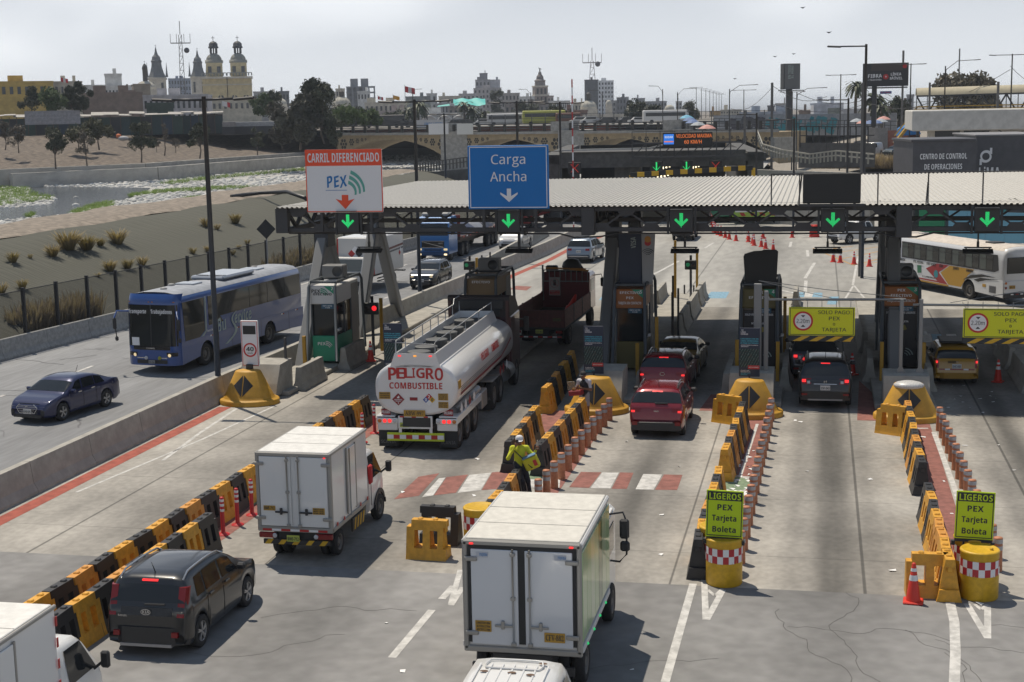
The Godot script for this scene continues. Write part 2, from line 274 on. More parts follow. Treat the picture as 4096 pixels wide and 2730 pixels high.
	patch4(zw,Vector3(-6.27,0,-39.5),Vector3(-5.71,0,-39.53),Vector3(-5.71,0,-41.35),Vector3(-6.2,0,-41.33),.004);patch4(zw,Vector3(-4.99,0,-39.53),Vector3(-4.48,0,-39.55),Vector3(-4.42,0,-41.31),Vector3(-4.98,0,-41.29),.004);patch4(zw,Vector3(-2.56,0,-39.63),Vector3(-1.93,0,-39.57),Vector3(-1.89,0,-41.39),Vector3(-2.57,0,-41.4),.009);patch4(zw,Vector3(-8.02,0,-39.26),Vector3(-7.15,0,-39.38),Vector3(-7.46,0,-41.48),Vector3(-8.33,0,-41.47),.009)
	struct("crosswalk_stripe",zw,white)
	# exit-side blue and white band and red band by lane 7
	var bl:=mb();patch4(bl,Vector3(-6.34,0,-81.61),Vector3(-5.12,0,-81.68),Vector3(-5.1,0,-84.66),Vector3(-6.16,0,-84.6),.004);patch4(bl,Vector3(-1.32,0,-82.49),Vector3(-.79,0,-82.52),Vector3(-.76,0,-84.7),Vector3(-1.41,0,-84.66),.004);patch4(bl,Vector3(-.36,0,-82.55),Vector3(.22,0,-82.39),Vector3(.22,0,-84.55),Vector3(-.27,0,-84.53),.004);patch4(bl,Vector3(.45,0,-79.45),Vector3(.96,0,-79.48),Vector3(1.13,0,-82.83),Vector3(.61,0,-82.8),.004)
	patch4(bl,Vector3(2.55,0,-66.37),Vector3(3.2,0,-66.43),Vector3(3.31,0,-68.74),Vector3(2.67,0,-68.69),.004);patch4(bl,Vector3(5.11,0,-66.97),Vector3(5.59,0,-67.01),Vector3(5.62,0,-69.34),Vector3(5.18,0,-69.31),.004);patch4(bl,Vector3(-12.19,0,-80.48),Vector3(-11.3,0,-80.53),Vector3(-11.47,0,-82.87),Vector3(-12.28,0,-82.82),.004);struct("blue_road_band",bl,blue);var bw:=mb();patch4(bw,Vector3(-.79,0,-82.52),Vector3(-.36,0,-82.55),Vector3(-.27,0,-84.53),Vector3(-.76,0,-84.7),.0044)
	patch4(bw,Vector3(4.67,0,-66.81),Vector3(5.08,0,-66.84),Vector3(5.15,0,-69.44),Vector3(4.8,0,-69.41),.0044);patch4(bw,Vector3(5.76,0,-66.78),Vector3(6.25,0,-66.83),Vector3(6.29,0,-69.4),Vector3(5.85,0,-69.36),.0044);struct("white_road_band",bw,white);var rb:=mb();patch4(rb,Vector3(-18.39,0,-85.19),Vector3(-17.2,0,-84.62),Vector3(-17.26,0,-86.57),Vector3(-18.33,0,-86.96),.004);patch4(rb,Vector3(-16.05,0,-84.89),Vector3(-15.09,0,-84.73),Vector3(-15.47,0,-86.89),Vector3(-16.05,0,-87.08),.004)
	struct("red_road_band",rb,darkred)
	# hatched yellow box on the far right
	var ob:=mb()
	for s in [[Vector3(-.46,0,-111.55),Vector3(2.3,0,-99.51)],[Vector3(.71,0,-107.54),Vector3(4.79,0,-113.34)],[Vector3(1.43,0,-103.51),Vector3(5.68,0,-111.94)],[Vector3(2.3,0,-99.51),Vector3(5.72,0,-107.61)],[Vector3(2.97,0,-100.08),Vector3(5.53,0,-103.9)],[Vector3(.24,0,-110.18),Vector3(2.53,0,-113.33)]]:
		ribbon(ob,s,.16,.004)
	struct("orange_road_marking",ob,orange)
	# red strips along the islands
	var rs:=mb();patch4(rs,Vector3(-2.35,0,-33.2),Vector3(-1.75,0,-33.2),Vector3(-1.6,0,-52.4),Vector3(-2.35,0,-52.4),.005);patch4(rs,Vector3(3.1,0,-31.6),Vector3(3.62,0,-31.6),Vector3(3.72,0,-49.3),Vector3(3.05,0,-49.3),.005);patch4(rs,Vector3(-7.75,0,-36),Vector3(-7.1,0,-36),Vector3(-7.1,0,-48.5),Vector3(-7.75,0,-48.5),.005);patch4(rs,Vector3(-15.4,0,-33),Vector3(-14.75,0,-33),Vector3(-14.6,0,-48),Vector3(-15.3,0,-48),.005)
	patch4(rs,Vector3(-4.1,0,-50.6),Vector3(-2.9,0,-50.6),Vector3(-2.9,0,-53.6),Vector3(-3.9,0,-53.6),.005);patch4(rs,Vector3(1.35,0,-49.6),Vector3(2.3,0,-49.6),Vector3(2.3,0,-53),Vector3(1.6,0,-57),.005);patch4(rs,Vector3(-9.6,0,-46.5),Vector3(-8.6,0,-46.5),Vector3(-8.6,0,-50),Vector3(-9.5,0,-50),.005);struct("red_island_strip",rs,darkred);var gr:=mb()
	for q in [Vector3(-2.22,0,-40.5),Vector3(-8.09,0,-40.97),Vector3(-15.6,0,-36.65)]:
		for k in 20:
			var a:=TAU*k/20;var c:=TAU*(k+1)/20;gr.tri(Vector3(q.x,.013,q.z),Vector3(q.x+cos(a)*.42,.013,q.z+sin(a)*.75),Vector3(q.x+cos(c)*.42,.013,q.z+sin(c)*.75))
	struct("green_road_disc",gr,green)
func cracks()->void:
	var b:=mb()
	for i in 64:
		var z:=rng.randf_range(-88,-30);var x:=rng.randf_range(-36,-22.6);var a:=rng.randf()*TAU
		if rng.randf()<.5:a=rng.randf_range(-.5,.5)
		crack(b,Vector3(x,0,z),Vector3(cos(a),0,sin(a)),rng.randi_range(3,9),.35,rng.randf_range(.03,.075),.002)
	for i in 22:
		crack(b,Vector3(rng.randf_range(-31,-23),0,rng.randf_range(-120,-88)),Vector3(1,0,rng.randf_range(-.4,.4)),5,.5,.06,.002)
	struct("crack_sealant",b,mt("crack_tar",.1,.1,.11,.6));var f:=mb()
	for p in [Vector3(.68,0,-31.42),Vector3(.53,0,-26.26),Vector3(2.51,0,-28.09),Vector3(1.83,0,-29.25),Vector3(-.73,0,-30.12)]:
		crack(f,p,Vector3(rng.randf_range(-.3,.3),0,1),26,.22,.012,.003,.9)
	for p in [Vector3(-.53,0,-29.08),Vector3(2.39,0,-28.79),Vector3(-12.32,0,-25.71),Vector3(-5.11,0,-26.17),Vector3(-11.6,0,-27.87),Vector3(3.41,0,-29.7)]:
		crack(f,p,Vector3(1,0,rng.randf_range(-.2,.2)),18,.2,.01,.003,.9)
	struct("pavement_crack",f,mt("crack_dark",.06,.058,.055,.9))
	# scraps of paper and receipts
	var l:=mb();var white:=mt("paper_scrap",.72,.72,.72,.8)
	for i in 110:
		var p:=Vector3.ZERO;var k:=rng.randf()
		if k<.42:p=Vector3(rng.randf_range(-2.35,-1.85),.012,rng.randf_range(-45,-37))
		elif k<.6:p=Vector3(rng.randf_range(2.6,3.8),.012,rng.randf_range(-50,-31))
		elif k<.75:p=Vector3(rng.randf_range(3.2,6.5),.012,rng.randf_range(-58,-50))
		else:p=Vector3(rng.randf_range(-12,6),.008,rng.randf_range(-50,-18))
		var s:=rng.randf_range(.03,.09);var q:=Basis(Vector3.UP,rng.randf()*TAU);var a:=p+q*Vector3(-s,0,-s*.6);var c:=p+q*Vector3(s,rng.randf_range(0,.03),-s*.5);var d:=p+q*Vector3(s*.9,.01,s*.6);var e:=p+q*Vector3(-s*.8,rng.randf_range(0,.04),s*.7);l.quad(a,c,d,e)
	tag(obj("paper_litter",l,white),"scattered white receipts and paper scraps lying on the pavement","litter","","stuff")
const RT=Vector3.RIGHT
const UP=Vector3.UP
const PM=[-1.,1.]
func rr(a:float,c:float)->float:
	return rng.randf_range(a,c)
func xf(p:Vector3)->Transform3D:
	return Transform3D(Basis.IDENTITY,p)
func V(x:float,y:float,z:float)->Vector3:
	return Vector3(x,y,z)
func U(x:float,y:float)->Vector2:
	return Vector2(x,y)
func arrow_shape(w:float,h:float)->Array:
	# broad arrow pointing down: shaft, then swept barbs
	var s=w*.14
	return [U(-s,h*.5),U(-s,-h*.08),U(-w*.36,h*.14),U(-w*.5,h*.02),U(0,-h*.5),U(w*.5,h*.02),U(w*.36,h*.14),U(s,-h*.08),U(s,h*.5)]
func swoosh(b:MB,o:Vector3,ax:Vector3,ay:Vector3,r0:float,r1:float,a0:float,a1:float,th:float)->void:
	# a tapering band of arc
	var n=10
	for i in n:
		var pts=[]
		for q in [[i,0],[i,1],[i+1,1],[i+1,0]]:
			var t:float=float(q[0])/n;var a=lerpf(a0,a1,t);var rr:float=lerpf(r0,r1,t)+(th*(1.15-.5*t) if q[1] else .0);pts.append(o+ax*(cos(a)*rr)+ay*(sin(a)*rr))
		b.quad(pts[0],pts[1],pts[2],pts[3])
func pex_mark(parent:Node,at:Vector3,s:float,txt:Material,mk:Material)->void:
	text(parent,"PEX",s*.42,at+V(-s*.35,0,0),txt,s*1.15,0,0,"slant");var b=mb()
	for k in 3:
		swoosh(b,at+V(s*.35,-s*.62,.003),V(1,0,0),V(0,1,0),s*(.42+k*.24),s*(.5+k*.22),deg_to_rad(98-k*3),deg_to_rad(14+k*6),s*.13)
	obj("swoosh_emblem",b,mk,parent)
func canopy()->void:
	var steel=mt("canopy_steel");var sheet_m=rm("roof_sheet_beige",.5,.485,.45,.14,3.,.6);var t=thing("toll_canopy","long corrugated beige toll canopy on dark steel trusses spanning all lanes","canopy",V(-2.,0,-64));var o=V(2.,0,64)
	# trapezoidal roof sheet, ribs along the lanes
	var rf=mb();var prof=[[0,0],[.055,0],[.085,.045],[.145,.045],[.175,0]];var xs=[];var hs=[];var x=-20.75
	while x<16.:
		for p in prof:
			xs.append(x+p[0]);hs.append(p[1])
		x+=.2
	for i in xs.size()-1:
		var za:float=-73.6-(xs[i]+20.7)*.14;var zb:float=-73.6-(xs[i+1]+20.7)*.14
		for s in [0,-.012]:
			var a=V(xs[i],7.1+hs[i]+s,-53.15)+o;var b=V(xs[i+1],7.1+hs[i+1]+s,-53.15)+o;rf.quad(a,b,V(b.x,b.y,zb+o.z),V(a.x,a.y,za+o.z))
	obj("roof_sheet",rf,sheet_m,t)
	# lap flashing over the front edge and peeled stains of bare metal
	var fl=mb();fl.box(V(-2.4,7.165,-53.9)+o,V(36.6,.012,.06));obj("roof_flashing",fl,sheet_m,t);var st=mb()
	for i in 34:
		var p=V(rr(-.5,10.5),7.152,rr(-55.6,-54.4))+o;p.x=roundf((p.x-o.x+20.75)/.2)*.2-20.75+.115+o.x;var l=rr(.12,.45);st.quad(p+V(-.028,0,-l),p+V(.028,0,-l*.8),p+V(.026,0,l),p+V(-.02,0,l*.7))
	obj("peeled_patch",st,mt("bare_sheet",.2,.19,.18,.7),t)
	# trusses across the lanes
	for row in [[-53.5,.15],[-58.4,.13],[-66.,.12],[-73.,.12]]:
		var z:float=row[0];var w:float=row[1];var ch=mb();ch.bbox(V(-2.2,6.98,z)+o,V(36.6,.17,w),.02);ch.bbox(V(-2.2,6.22,z)+o,V(36.6,.17,w),.02);obj("truss_chord",ch,steel,t);var k=0;var px=-19.9
		while px<15.:
			var d=mb();d.bar(V(px,6.92,z)+o,V(px+.92,6.28,z)+o,w*.62,.07);d.bar(V(px+.92,6.28,z)+o,V(px+1.84,6.92,z)+o,w*.62,.07);obj("truss_web",d,steel,t)
			if z>-54:
				var g=mb();g.prism([U(-.34,-.02),U(.34,-.02),U(.2,.16),U(-.2,.16)],V(px+.92,6.3,z+.085)+o,RT,UP,V(0,0,.012));g.prism([U(-.2,-.16),U(.2,-.16),U(.34,.02),U(-.34,.02)],V(px,6.9,z+.085)+o,RT,UP,V(0,0,.012));obj("gusset_plate",g,steel,t)
			px+=1.84;k+=1
	# lattice joining the trusses, and the left end girder with its zigzag
	for xx in [-20.4,-8.5,2.95,14.]:
		var g=mb();g.bbox(V(xx,6.98,-63.3)+o,V(.22,.2,19.6),.02);g.bbox(V(xx,6.22,-63.3)+o,V(.22,.2,19.6),.02);var z=-53.6
		while z>-72.:
			g.bar(V(xx,6.92,z)+o,V(xx,6.28,z-.9)+o,.12);g.bar(V(xx,6.28,z-.9)+o,V(xx,6.92,z-1.8)+o,.12);z-=1.8
		obj("end_girder",g,steel,t)
	var ends=mb();ends.bbox(V(-20.55,6.6,-53.45)+o,V(.5,.98,.3),.02);ends.bbox(V(-8.45,6.55,-53.4)+o,V(.5,1.05,.34),.02);ends.bbox(V(2.95,6.5,-53.4)+o,V(.55,1.15,.34),.02);obj("truss_post",ends,steel,t)
	# under-roof purlins that show through the lattice
	for i in 9:
		var p=mb();p.bbox(V(-2.2,6.99,-55.6-i*2.)+o,V(36.4,.12,.09),.01);obj("purlin",p,steel,t)
	# slanted legs in pairs
	var leg_m=mt("canopy_leg_grey",.2,.205,.21,.6,.1)
	for xx in [-21.45,-8.55,2.95,14.2]:
		for q in [[-57.3,-60.7],[-64.3,-61.],[-65.,-68.2],[-72.,-68.6]]:
			var l=mb();var a=V(xx,.1,q[0])+o;var b=V(xx,5.3,q[1])+o;var d=(b-a).normalized();var side=RT;var f=side.cross(d).normalized();l.bbox((a+b)*.5,V(.5,(b-a).length()+.3,.55),.06,Basis(side,d,side.cross(d)));obj("leg",l,leg_m,t)
		for q in [-60.85,-68.4]:
			var c=mb();c.prism([U(-.55,0),U(.55,0),U(.4,.8),U(.6,1.45),U(-.6,1.45),U(-.4,.8)],V(xx-.3,4.9,q)+o,V(0,0,1),UP,V(.6,0,0));obj("leg_head",c,steel,t)
	# conduit hung below the front truss
	var cd=mb(true);cd.tube([V(-20.4,6.08,-53.7)+o,V(-9.6,6.05,-53.7)+o,V(-9.,5.9,-53.6)+o,V(-8.,5.95,-53.6)+o,V(-7.4,6.06,-53.7)+o,V(2.2,6.04,-53.7)+o,V(2.6,5.92,-53.6)+o,V(3.4,5.92,-53.6)+o,V(4.,6.06,-53.7)+o,V(15,6.06,-53.7)+o],.035,6);obj("conduit",cd,steel,t)
	# rail along the right half of the front edge
	var r=mb(true);r.tube([V(-1.72,8.22,-53.25)+o,V(6.,8.25,-53.25)+o,V(15.5,8.25,-53.25)+o],.025,6)
	for xx in [-1.72,-.72,2.02,3.75,5.6,7.5,9.4]:
		r.tube([V(xx,7.1,-53.25)+o,V(xx,8.22,-53.25)+o],.028,6)
	r.tube([V(3.68,7.1,-53.2)+o,V(3.74,7.9,-53.25)+o],.03,6);r.tube([V(-.76,7.1,-53.1)+o,V(-.64,8.2,-53.2)+o],.03,6);obj("guard_rail",r,steel,t)
func lane_signals()->void:
	var dark=mt("signal_housing");var green=glow("led_green",.02,.62,.16,1.1);var where=[[-17.73,"left of the canopy, under the white CARRIL DIFERENCIADO sign"],[-11.42,"under the blue Carga Ancha sign"],[-4.95,"between the second and third canopy legs, no sign above it"],[.47,"under the blank black screen"],[5.75,"at the right edge of the picture"]]
	for q in where:
		var s=thing("lane_signal","black lane signal box with green down arrow "+q[1],"traffic signal",V(q[0],6.12,-53.1),0,"lane arrow signals on the canopy truss");var b=mb();b.bbox(V(0,.45,0),V(.86,.86,.22),.03);b.box(V(0,.87,.2),V(.8,.02,.26));b.box(V(-.5,.45,-.02),V(.08,1.,.1));b.box(V(.5,.45,-.02),V(.08,1.,.1));obj("housing",b,dark,s)
		# the arrow is a field of light-emitting dots
		var a=mb();var poly=PackedVector2Array(arrow_shape(.52,.5));var n=21
		for i in n:
			for j in n:
				var p=U(lerpf(-.26,.26,i/(n-1.)),lerpf(-.25,.25,j/(n-1.)))
				if Geometry2D.is_point_in_polygon(p,poly):
					a.box(V(p.x,.47+p.y,.118),V(.02,.02,.012))
		obj("arrow_lights",a,green,s)
	for q in [[-18.25,"the lane by the green booth"],[-11.9,"the tanker lane"],[-5.2,"the lane of the red cars"],[.32,"the lane with the black sport utility"],[5.9,"the yellow taxi lane"]]:
		var h=thing("hanging_floodlight","dark hanging floodlight on a rod under the canopy over "+q[1],"floodlight",V(q[0],5.,-57.2),0,"floodlights hanging under the canopy");var b=mb();b.bar(V(0,.3,0),V(0,1.25,0),.06);b.box(V(0,.32,0),V(.09,.22,.09));b.box(V(0,.2,0),V(1.,.05,.06));b.bar(V(-.42,.2,0),V(-.46,.08,.03),.035);b.bar(V(.42,.2,0),V(.46,.08,.03),.035);obj("bracket",b,dark,h);var c=mb();c.bbox(V(0,.06,.05),V(1.12,.06,.3),.02,Basis(RT,.5))
		obj("lamp_head",c,dark,h)
func big_signs()->void:
	var white=mt("sign_white");var red=mt("sign_red",.78,.075,.02,.45);var blue=mt("sign_blue",0,.15,.46,.6);var steel=mt("canopy_steel");var s=thing("overhead_sign","white overhead sign reading CARRIL DIFERENCIADO with orange header and arrow","sign",V(-17.8,6.94,-52.95));var b=mb();b.bbox(V(0,1.2,0),V(3.06,2.4,.07),.02);obj("panel",b,white,s);var h=mb();h.box(V(0,2.09,.037),V(3.06,.62,.012))
	for q in [[0,.035,3.06,.035],[-1.51,.9,.035,1.76],[1.51,.9,.035,1.76]]:
		h.box(V(q[0],q[1],.037),V(q[2],q[3],.012))
	obj("border",h,red,s);text(s,"CARRIL DIFERENCIADO",.34,V(0,2.08,.05),white,2.86);text(s,"PEX",.42,V(-.3,1.13,.042),mt("pex_blue"),.8,0,0,"slant");var ln=mb();ln.box(V(-.32,.85,.04),V(.86,.018,.006));obj("underline",ln,mt("pex_blue"),s);var sw=mb()
	for k in 3:
		swoosh(sw,V(.12,.66,.042),RT,UP,.42+k*.2,.28+k*.18,deg_to_rad(84-k*2),deg_to_rad(2+k*4),.12)
	obj("swoosh_emblem",sw,mt("pex_teal",.1,.36,.3,.5),s);var a=mb();a.prism([U(-.13,.27),U(-.13,.05),U(-.38,.12),U(0,-.27),U(.38,.12),U(.13,.05),U(.13,.27)],V(.02,.4,.038),RT,UP,V(0,0,.006));obj("arrow",a,red,s);var p=mb()
	for x in [-1.,1.]:p.bar(V(x,-.75,-.12),V(x,2.2,-.1),.1)
	obj("support_post",p,steel,s);s=thing("overhead_sign","blue overhead sign reading Carga Ancha with a white down arrow","sign",V(-11.38,7.04,-52.95));bx(s,"panel",blue,V(0,1.18,0),V(3.08,2.37,.07),.02);h=mb()
	for q in [[0,.06,2.94,.03],[0,2.3,2.94,.03],[-1.46,1.18,.03,2.24],[1.46,1.18,.03,2.24]]:
		h.box(V(q[0],q[1],.037),V(q[2],q[3],.01))
	obj("border",h,white,s);text(s,"Carga",.36,V(.02,1.84,.042),white,1.3,0,0,"regular");text(s,"Ancha",.36,V(.02,1.2,.042),white,1.38,0,0,"regular");a=mb();a.prism([U(-.08,.26),U(-.08,-.02),U(-.33,.12),U(-.33,.05),U(0,-.24),U(.33,.05),U(.33,.12),U(.08,-.02),U(.08,.26)],V(.02,.5,.038),RT,UP,V(0,0,.006));obj("arrow",a,white,s);p=mb()
	for x in [-1.,1.]:p.bar(V(x,-.75,-.12),V(x,2.2,-.1),.1)
	obj("support_post",p,steel,s);s=thing("message_screen","blank black message screen standing on the canopy edge by the rail","screen",V(.41,7.18,-52.95));bx(s,"housing",mt("screen_black"),V(0,.54,0),V(2.02,1.08,.16),.03);p=mb()
	for x in [-.8,0,.8]:p.bar(V(x,-.25,0),V(x,.1,0),.09)
	p.box(V(0,-.06,.05),V(2.3,.09,.14));obj("support_post",p,steel,s)
# cash booth: lower panel, dark window, sign panel, tube frame roof
func booth(label:String,at:Vector3,wide:float,head:Material,low:Material,lines:Array,num:String,green_mark:=false)->void:
	var t=thing("toll_booth",label,"toll booth",at,0,"toll booths on the islands");var dark=mt("booth_dark",.03,.033,.036,.4);var frame=mt("booth_frame_grey",.1,.115,.13,.5,.2);var w=wide*.5;var b=mb();b.bbox(V(0,.65,-1.55),V(wide,1.1,3.),.03);obj("lower_panel",b,low,t);bx(t,"window_glass",mt("booth_glass",.015,.018,.02,.08),V(0,1.9,-1.55),V(wide-.04,1.4,2.96),.03)
	for s in [-1.,1.]:
		for z in [-.06,-1.1,-2.,-3.02]:
			ax(t,"window_post",frame,V(s*(w-.015),1.9,z),V(.06,1.42,.07))
	bx(t,"door",mt("booth_side",.25,.235,.215,.6),V(w-.0,1.75,-2.5),V(.05,2.9,.95),.01);bx(t,"sign_panel",head,V(0,2.95,-1.5),V(wide+.02,.78,3.06),.03);var white=mt("sign_white");var y=3.2
	for l in lines:
		text(t,l,.1,V(0,y,.045),white if not green_mark else mt("sign_ink"),minf(wide*.8,.1*l.length()));y-=.21
	if num:
		var g=mb();g.tri(V(w,3.33,.036),V(w,2.95,.036),V(w-.5,3.33,.036));obj("corner_mark",g,mt("booth_green"),t);text(t,num,.14,V(w-.13,3.23,.042),white)
	ax(t,"fare_panel",mt("fare_blue",.015,.08,.14,.5),V(.2,2.47,.02),V(.55,.2,.02));text(t,"Ligero / por Eje",.05,V(.2,2.5,.034),white,.42);text(t,"S/ 6.60",.05,V(.2,2.42,.034),white,.2)
	# leaning tube frame
	b=mb(true)
	for s in [-1.,1.]:
		b.tube([V(s*(w+.1),.2,.45),V(s*(w+.02),3.3,.1),V(s*(w+.02),3.5,-.1),V(s*(w+.02),3.52,-3.2),V(s*(w+.06),3.3,-3.4),V(s*(w+.1),.2,-3.5)],.065,8)
	for z in [-.08,-1.6,-3.2]:b.tube([V(-w-.02,3.5,z),V(w+.02,3.5,z)],.06,8)
	obj("tube_frame",b,frame,t);bx(t,"cooling_unit",mt("cooling_grey",.16,.165,.17,.5),V(.05,3.82,-1.5),V(.95,.55,.6),.04);b=mb(true);b.lathe([U(0,0),U(.2,0),U(.22,.02)],16,Transform3D(Basis(RT,PI/2),V(.26,3.82,-1.19)));obj("cooling_fan",b,dark,t);b=mb();b.bbox(V(w+.25,1.55,.35),V(.12,.1,.34),.02);b.bar(V(w+.05,1.4,.1),V(w+.25,1.52,.3),.04);obj("camera_housing",b,mt("camera_grey",.35,.35,.35,.5),t)
func jersey(b:MB,a:Vector3,c:Vector3,h:=.85,w:=.6)->void:
	var d=(c-a).normalized();var n=d.cross(UP);var k=w*.5;var poly=[U(-k,0),U(k,0),U(k,.1),U(k*.62,.32),U(k*.36,h),U(-k*.36,h),U(-k*.62,.32),U(-k,.1)];b.prism(poly,a+d*.012,n,UP,c-a-d*.024)
func island(x:float,name_:String,w:float,z_end:float,snowy:=false)->void:
	var conc=rm("concrete_block",.36,.345,.31,.22,5.);var yel=rm("nose_yellow",.56,.3,.03,.22,2.5,.6);var blk=mt("nose_black",.025,.025,.027,.7);var k=thing("toll_island","raised concrete kerb island under "+name_,"traffic island",V(x,0,-51),0,"toll islands");var b=mb();b.bbox(V(0,.09,(z_end+51)*.5-.3),V(w,.18,-z_end-51.4),.03);obj("kerb_slab",b,conc,k)
	# sloped block behind the nose
	b=mb();var hw=.78;b.prism([U(.55,.1),U(.35,.55),U(-.05,1.24),U(-1.3,1.28),U(-1.3,.1)],V(-hw,0,-.35),V(0,0,1),UP,V(hw*2,0,0));obj("concrete_block",b,conc,k);var n=thing("island_nose","yellow crash nose with black diamond before "+name_,"crash cushion",V(x,0,-50.2),0,"yellow island noses");var m=mb(true);m.lathe([U(1.16,0),U(1.16,.16),U(1.12,.2),U(1.,.21)],32,xf(V(0,0,.1)),.8);m.lathe([U(1.,.21),U(.98,.26),U(.95,.3)],32,xf(V(0,0,.1)),.8)
	obj("base_ring",m,yel,n);m=mb(true);m.lathe([U(.95,.28),U(.5,1.2),U(.46,1.24),U(0,1.25)],32,xf(V(0,0,.1)),.8);obj("bell",m,yel,n)
	# diamond laid on the cone's face
	m=mb()
	for s in [-1.,1.]:
		var rows=[]
		for i in 9:
			var t=i/8.;var y=lerpf(.36,1.12,t);var half=(1.-absf(t-.5)*2.)*.36+.02;var r=lerpf(.95,.5,(y-.28)/.92);var row=[]
			for j in 5:
				var px=.018+(half-.018)*j/4.;var a=asin(clampf(px/r,-1,1))*s;row.append(V(sin(a)*(r+.012),y,cos(a)*(r*.8+.012)+.1))
			rows.append(row)
		m.skin(rows)
	obj("black_diamond",m,blk,n)
	if snowy:
		m=mb(true);m.ball(V(0,1.18,.18),V(.52,.16,.42),14);obj("plastic_wrap",m,rm("wrap_white",.6,.6,.6,.3,.4,.35),n)
func panel_poster(x:float,z:float,top:String,a:Array,which:String)->void:
	var navy=mt("poster_navy");var t=thing("poster_stand",which,"poster",V(x,1.15,z),0,"navy toll posters on the islands");var b=mb();b.bbox(V(0,.95,0),V(.72,1.74,.05),.01);obj("panel",b,navy,t);b=mb();b.bar(V(0,-.1,-.02),V(0,.12,-.02),.06);obj("foot_post",b,mt("canopy_steel"),t)
	# printed night traffic picture
	var im=Image.create(64,72,false,Image.FORMAT_RGB8)
	for y in 72:
		for xx in 64:
			var v=rng.randf();var c=Color(.02,.1,.12).lerp(Color(.05,.3,.3),rng.randf()*.6)
			if int(xx+y*.45)%9<2 and v<.5:c=Color(.5,.6,.58)
			if v<.015:c=Color(.7,.2,.1)
			im.set_pixel(xx,y,c)
	if not mats.has("poster_print"):
		var m=mt("poster_print",1,1,1,.5);m.albedo_texture=ImageTexture.create_from_image(im)
	b=mb();b.use_uv=true;b.quad(V(-.34,1.08,.028),V(.34,1.08,.028),V(.34,.42,.028),V(-.34,.42,.028));obj("printed_picture",b,mats["poster_print"],t);var white=mt("sign_white");var cyan=mt("poster_cyan",.06,.42,.55,.5);text(t,"101",.04,V(-.25,1.74,.03),white);text(t,"LIMA",.045,V(-.22,1.67,.03),white,.17);text(t,"EXPRESA",.045,V(-.18,1.6,.03),white,.25);var y=1.43
	for l in a:
		text(t,l,.046,V(0,y,.03),cyan,.62);y-=.075
	text(t,"¡AHORRA TIEMPO EN LLEGAR AL",.03,V(0,y,.03),white,.6);text(t,"AEROPUERTO!",.03,V(-.17,y-.05,.03),white,.26);ax(t,"red_tag",mt("tag_red",.45,.03,.03,.5),V(.15,.42,.03),V(.4,.13,.012));text(t,"UBÍCALO A TU IZQUIERDA",.03,V(.15,.42,.04),white,.34);text(t,"ESCANEA EL QR Y",.03,V(-.15,.3,.03),white,.3);text(t,"REGÍSTRATE EN PEX.",.03,V(-.13,.25,.03),white,.34);text(t,"¡NO TIENE COSTO",.03,V(-.13,.2,.03),cyan,.34)
	text(t,"ADICIONAL!",.03,V(-.18,.15,.03),cyan,.24)
func height_gauge(x0:float,x1:float,sx:float,label:String)->void:
	var galv=mt("galvanised");var yel=mt("sign_fluo",.62,.64,.01,.5);var blk=mt("sign_ink");var s=thing("height_limit_sign",label,"sign",V(sx,2.4,-51.95),0,"hanging height limit signs");var b=mb();b.bbox(V(0,.66,0),V(2.3,1.02,.04),.01);obj("panel",b,yel,s);b=mb()
	for q in [[0,.185,2.22,.022],[0,1.135,2.22,.022],[-1.1,.66,.022,.94],[1.1,.66,.022,.94]]:
		b.box(V(q[0],q[1],.024),V(q[2],q[3],.008))
	obj("border",b,blk,s);bx(s,"hazard_board",blk,V(0,.04,0),V(2.32,.2,.05),.01)
	for i in 4:
		b=mb();var x=-1.02+i*.58;b.quad(V(x,-.05,.03),V(x+.34,-.05+.18,.03),V(x+.62,-.05+.18,.03) if i<3 else V(x+.4,.13,.03),V(x+.28,-.05,.03));obj("hazard_stripe",b,mt("hazard_yellow"),s)
	# round limit mark
	var ring=mb();var disc=mb();var o=V(-.65,.67,.03)
	for k in 28:
		var a=TAU*k/28;var c=TAU*(k+1)/28;var p=V(cos(a),sin(a),0);var q=V(cos(c),sin(c),0);ring.quad(o+p*.285,o+p*.35,o+q*.35,o+q*.285);disc.tri(o,o+p*.285,o+q*.285)
	obj("red_ring",ring,mt("ring_red"),s);obj("white_disc",disc,mt("sign_white"),s);text(s,"2.20m",.15,o+V(0,0,.004),blk,.45,0,0,"regular");b=mb();b.tri(o+V(-.08,.21,.003),o+V(.08,.21,.003),o+V(0,.13,.003));b.tri(o+V(-.08,-.21,.003),o+V(0,-.13,.003),o+V(.08,-.21,.003));obj("arrow_mark",b,blk,s);text(s,"SOLO PAGO:",.13,V(.45,.99,.028),blk,1.15,0,0,"regular");text(s,"PEX",.13,V(.43,.77,.028),blk,.38,0,0,"regular")
	text(s,"o",.12,V(.43,.58,.028),blk,0,0,0,"regular");text(s,"TARJETA",.13,V(.43,.37,.028),blk,.85,0,0,"regular")
	for i in 5:
		b=mb();b.bar(V(-1.+i*.5,1.16,0),V(-1.+i*.5,1.42,0),.02);obj("chain",b,galv,s)
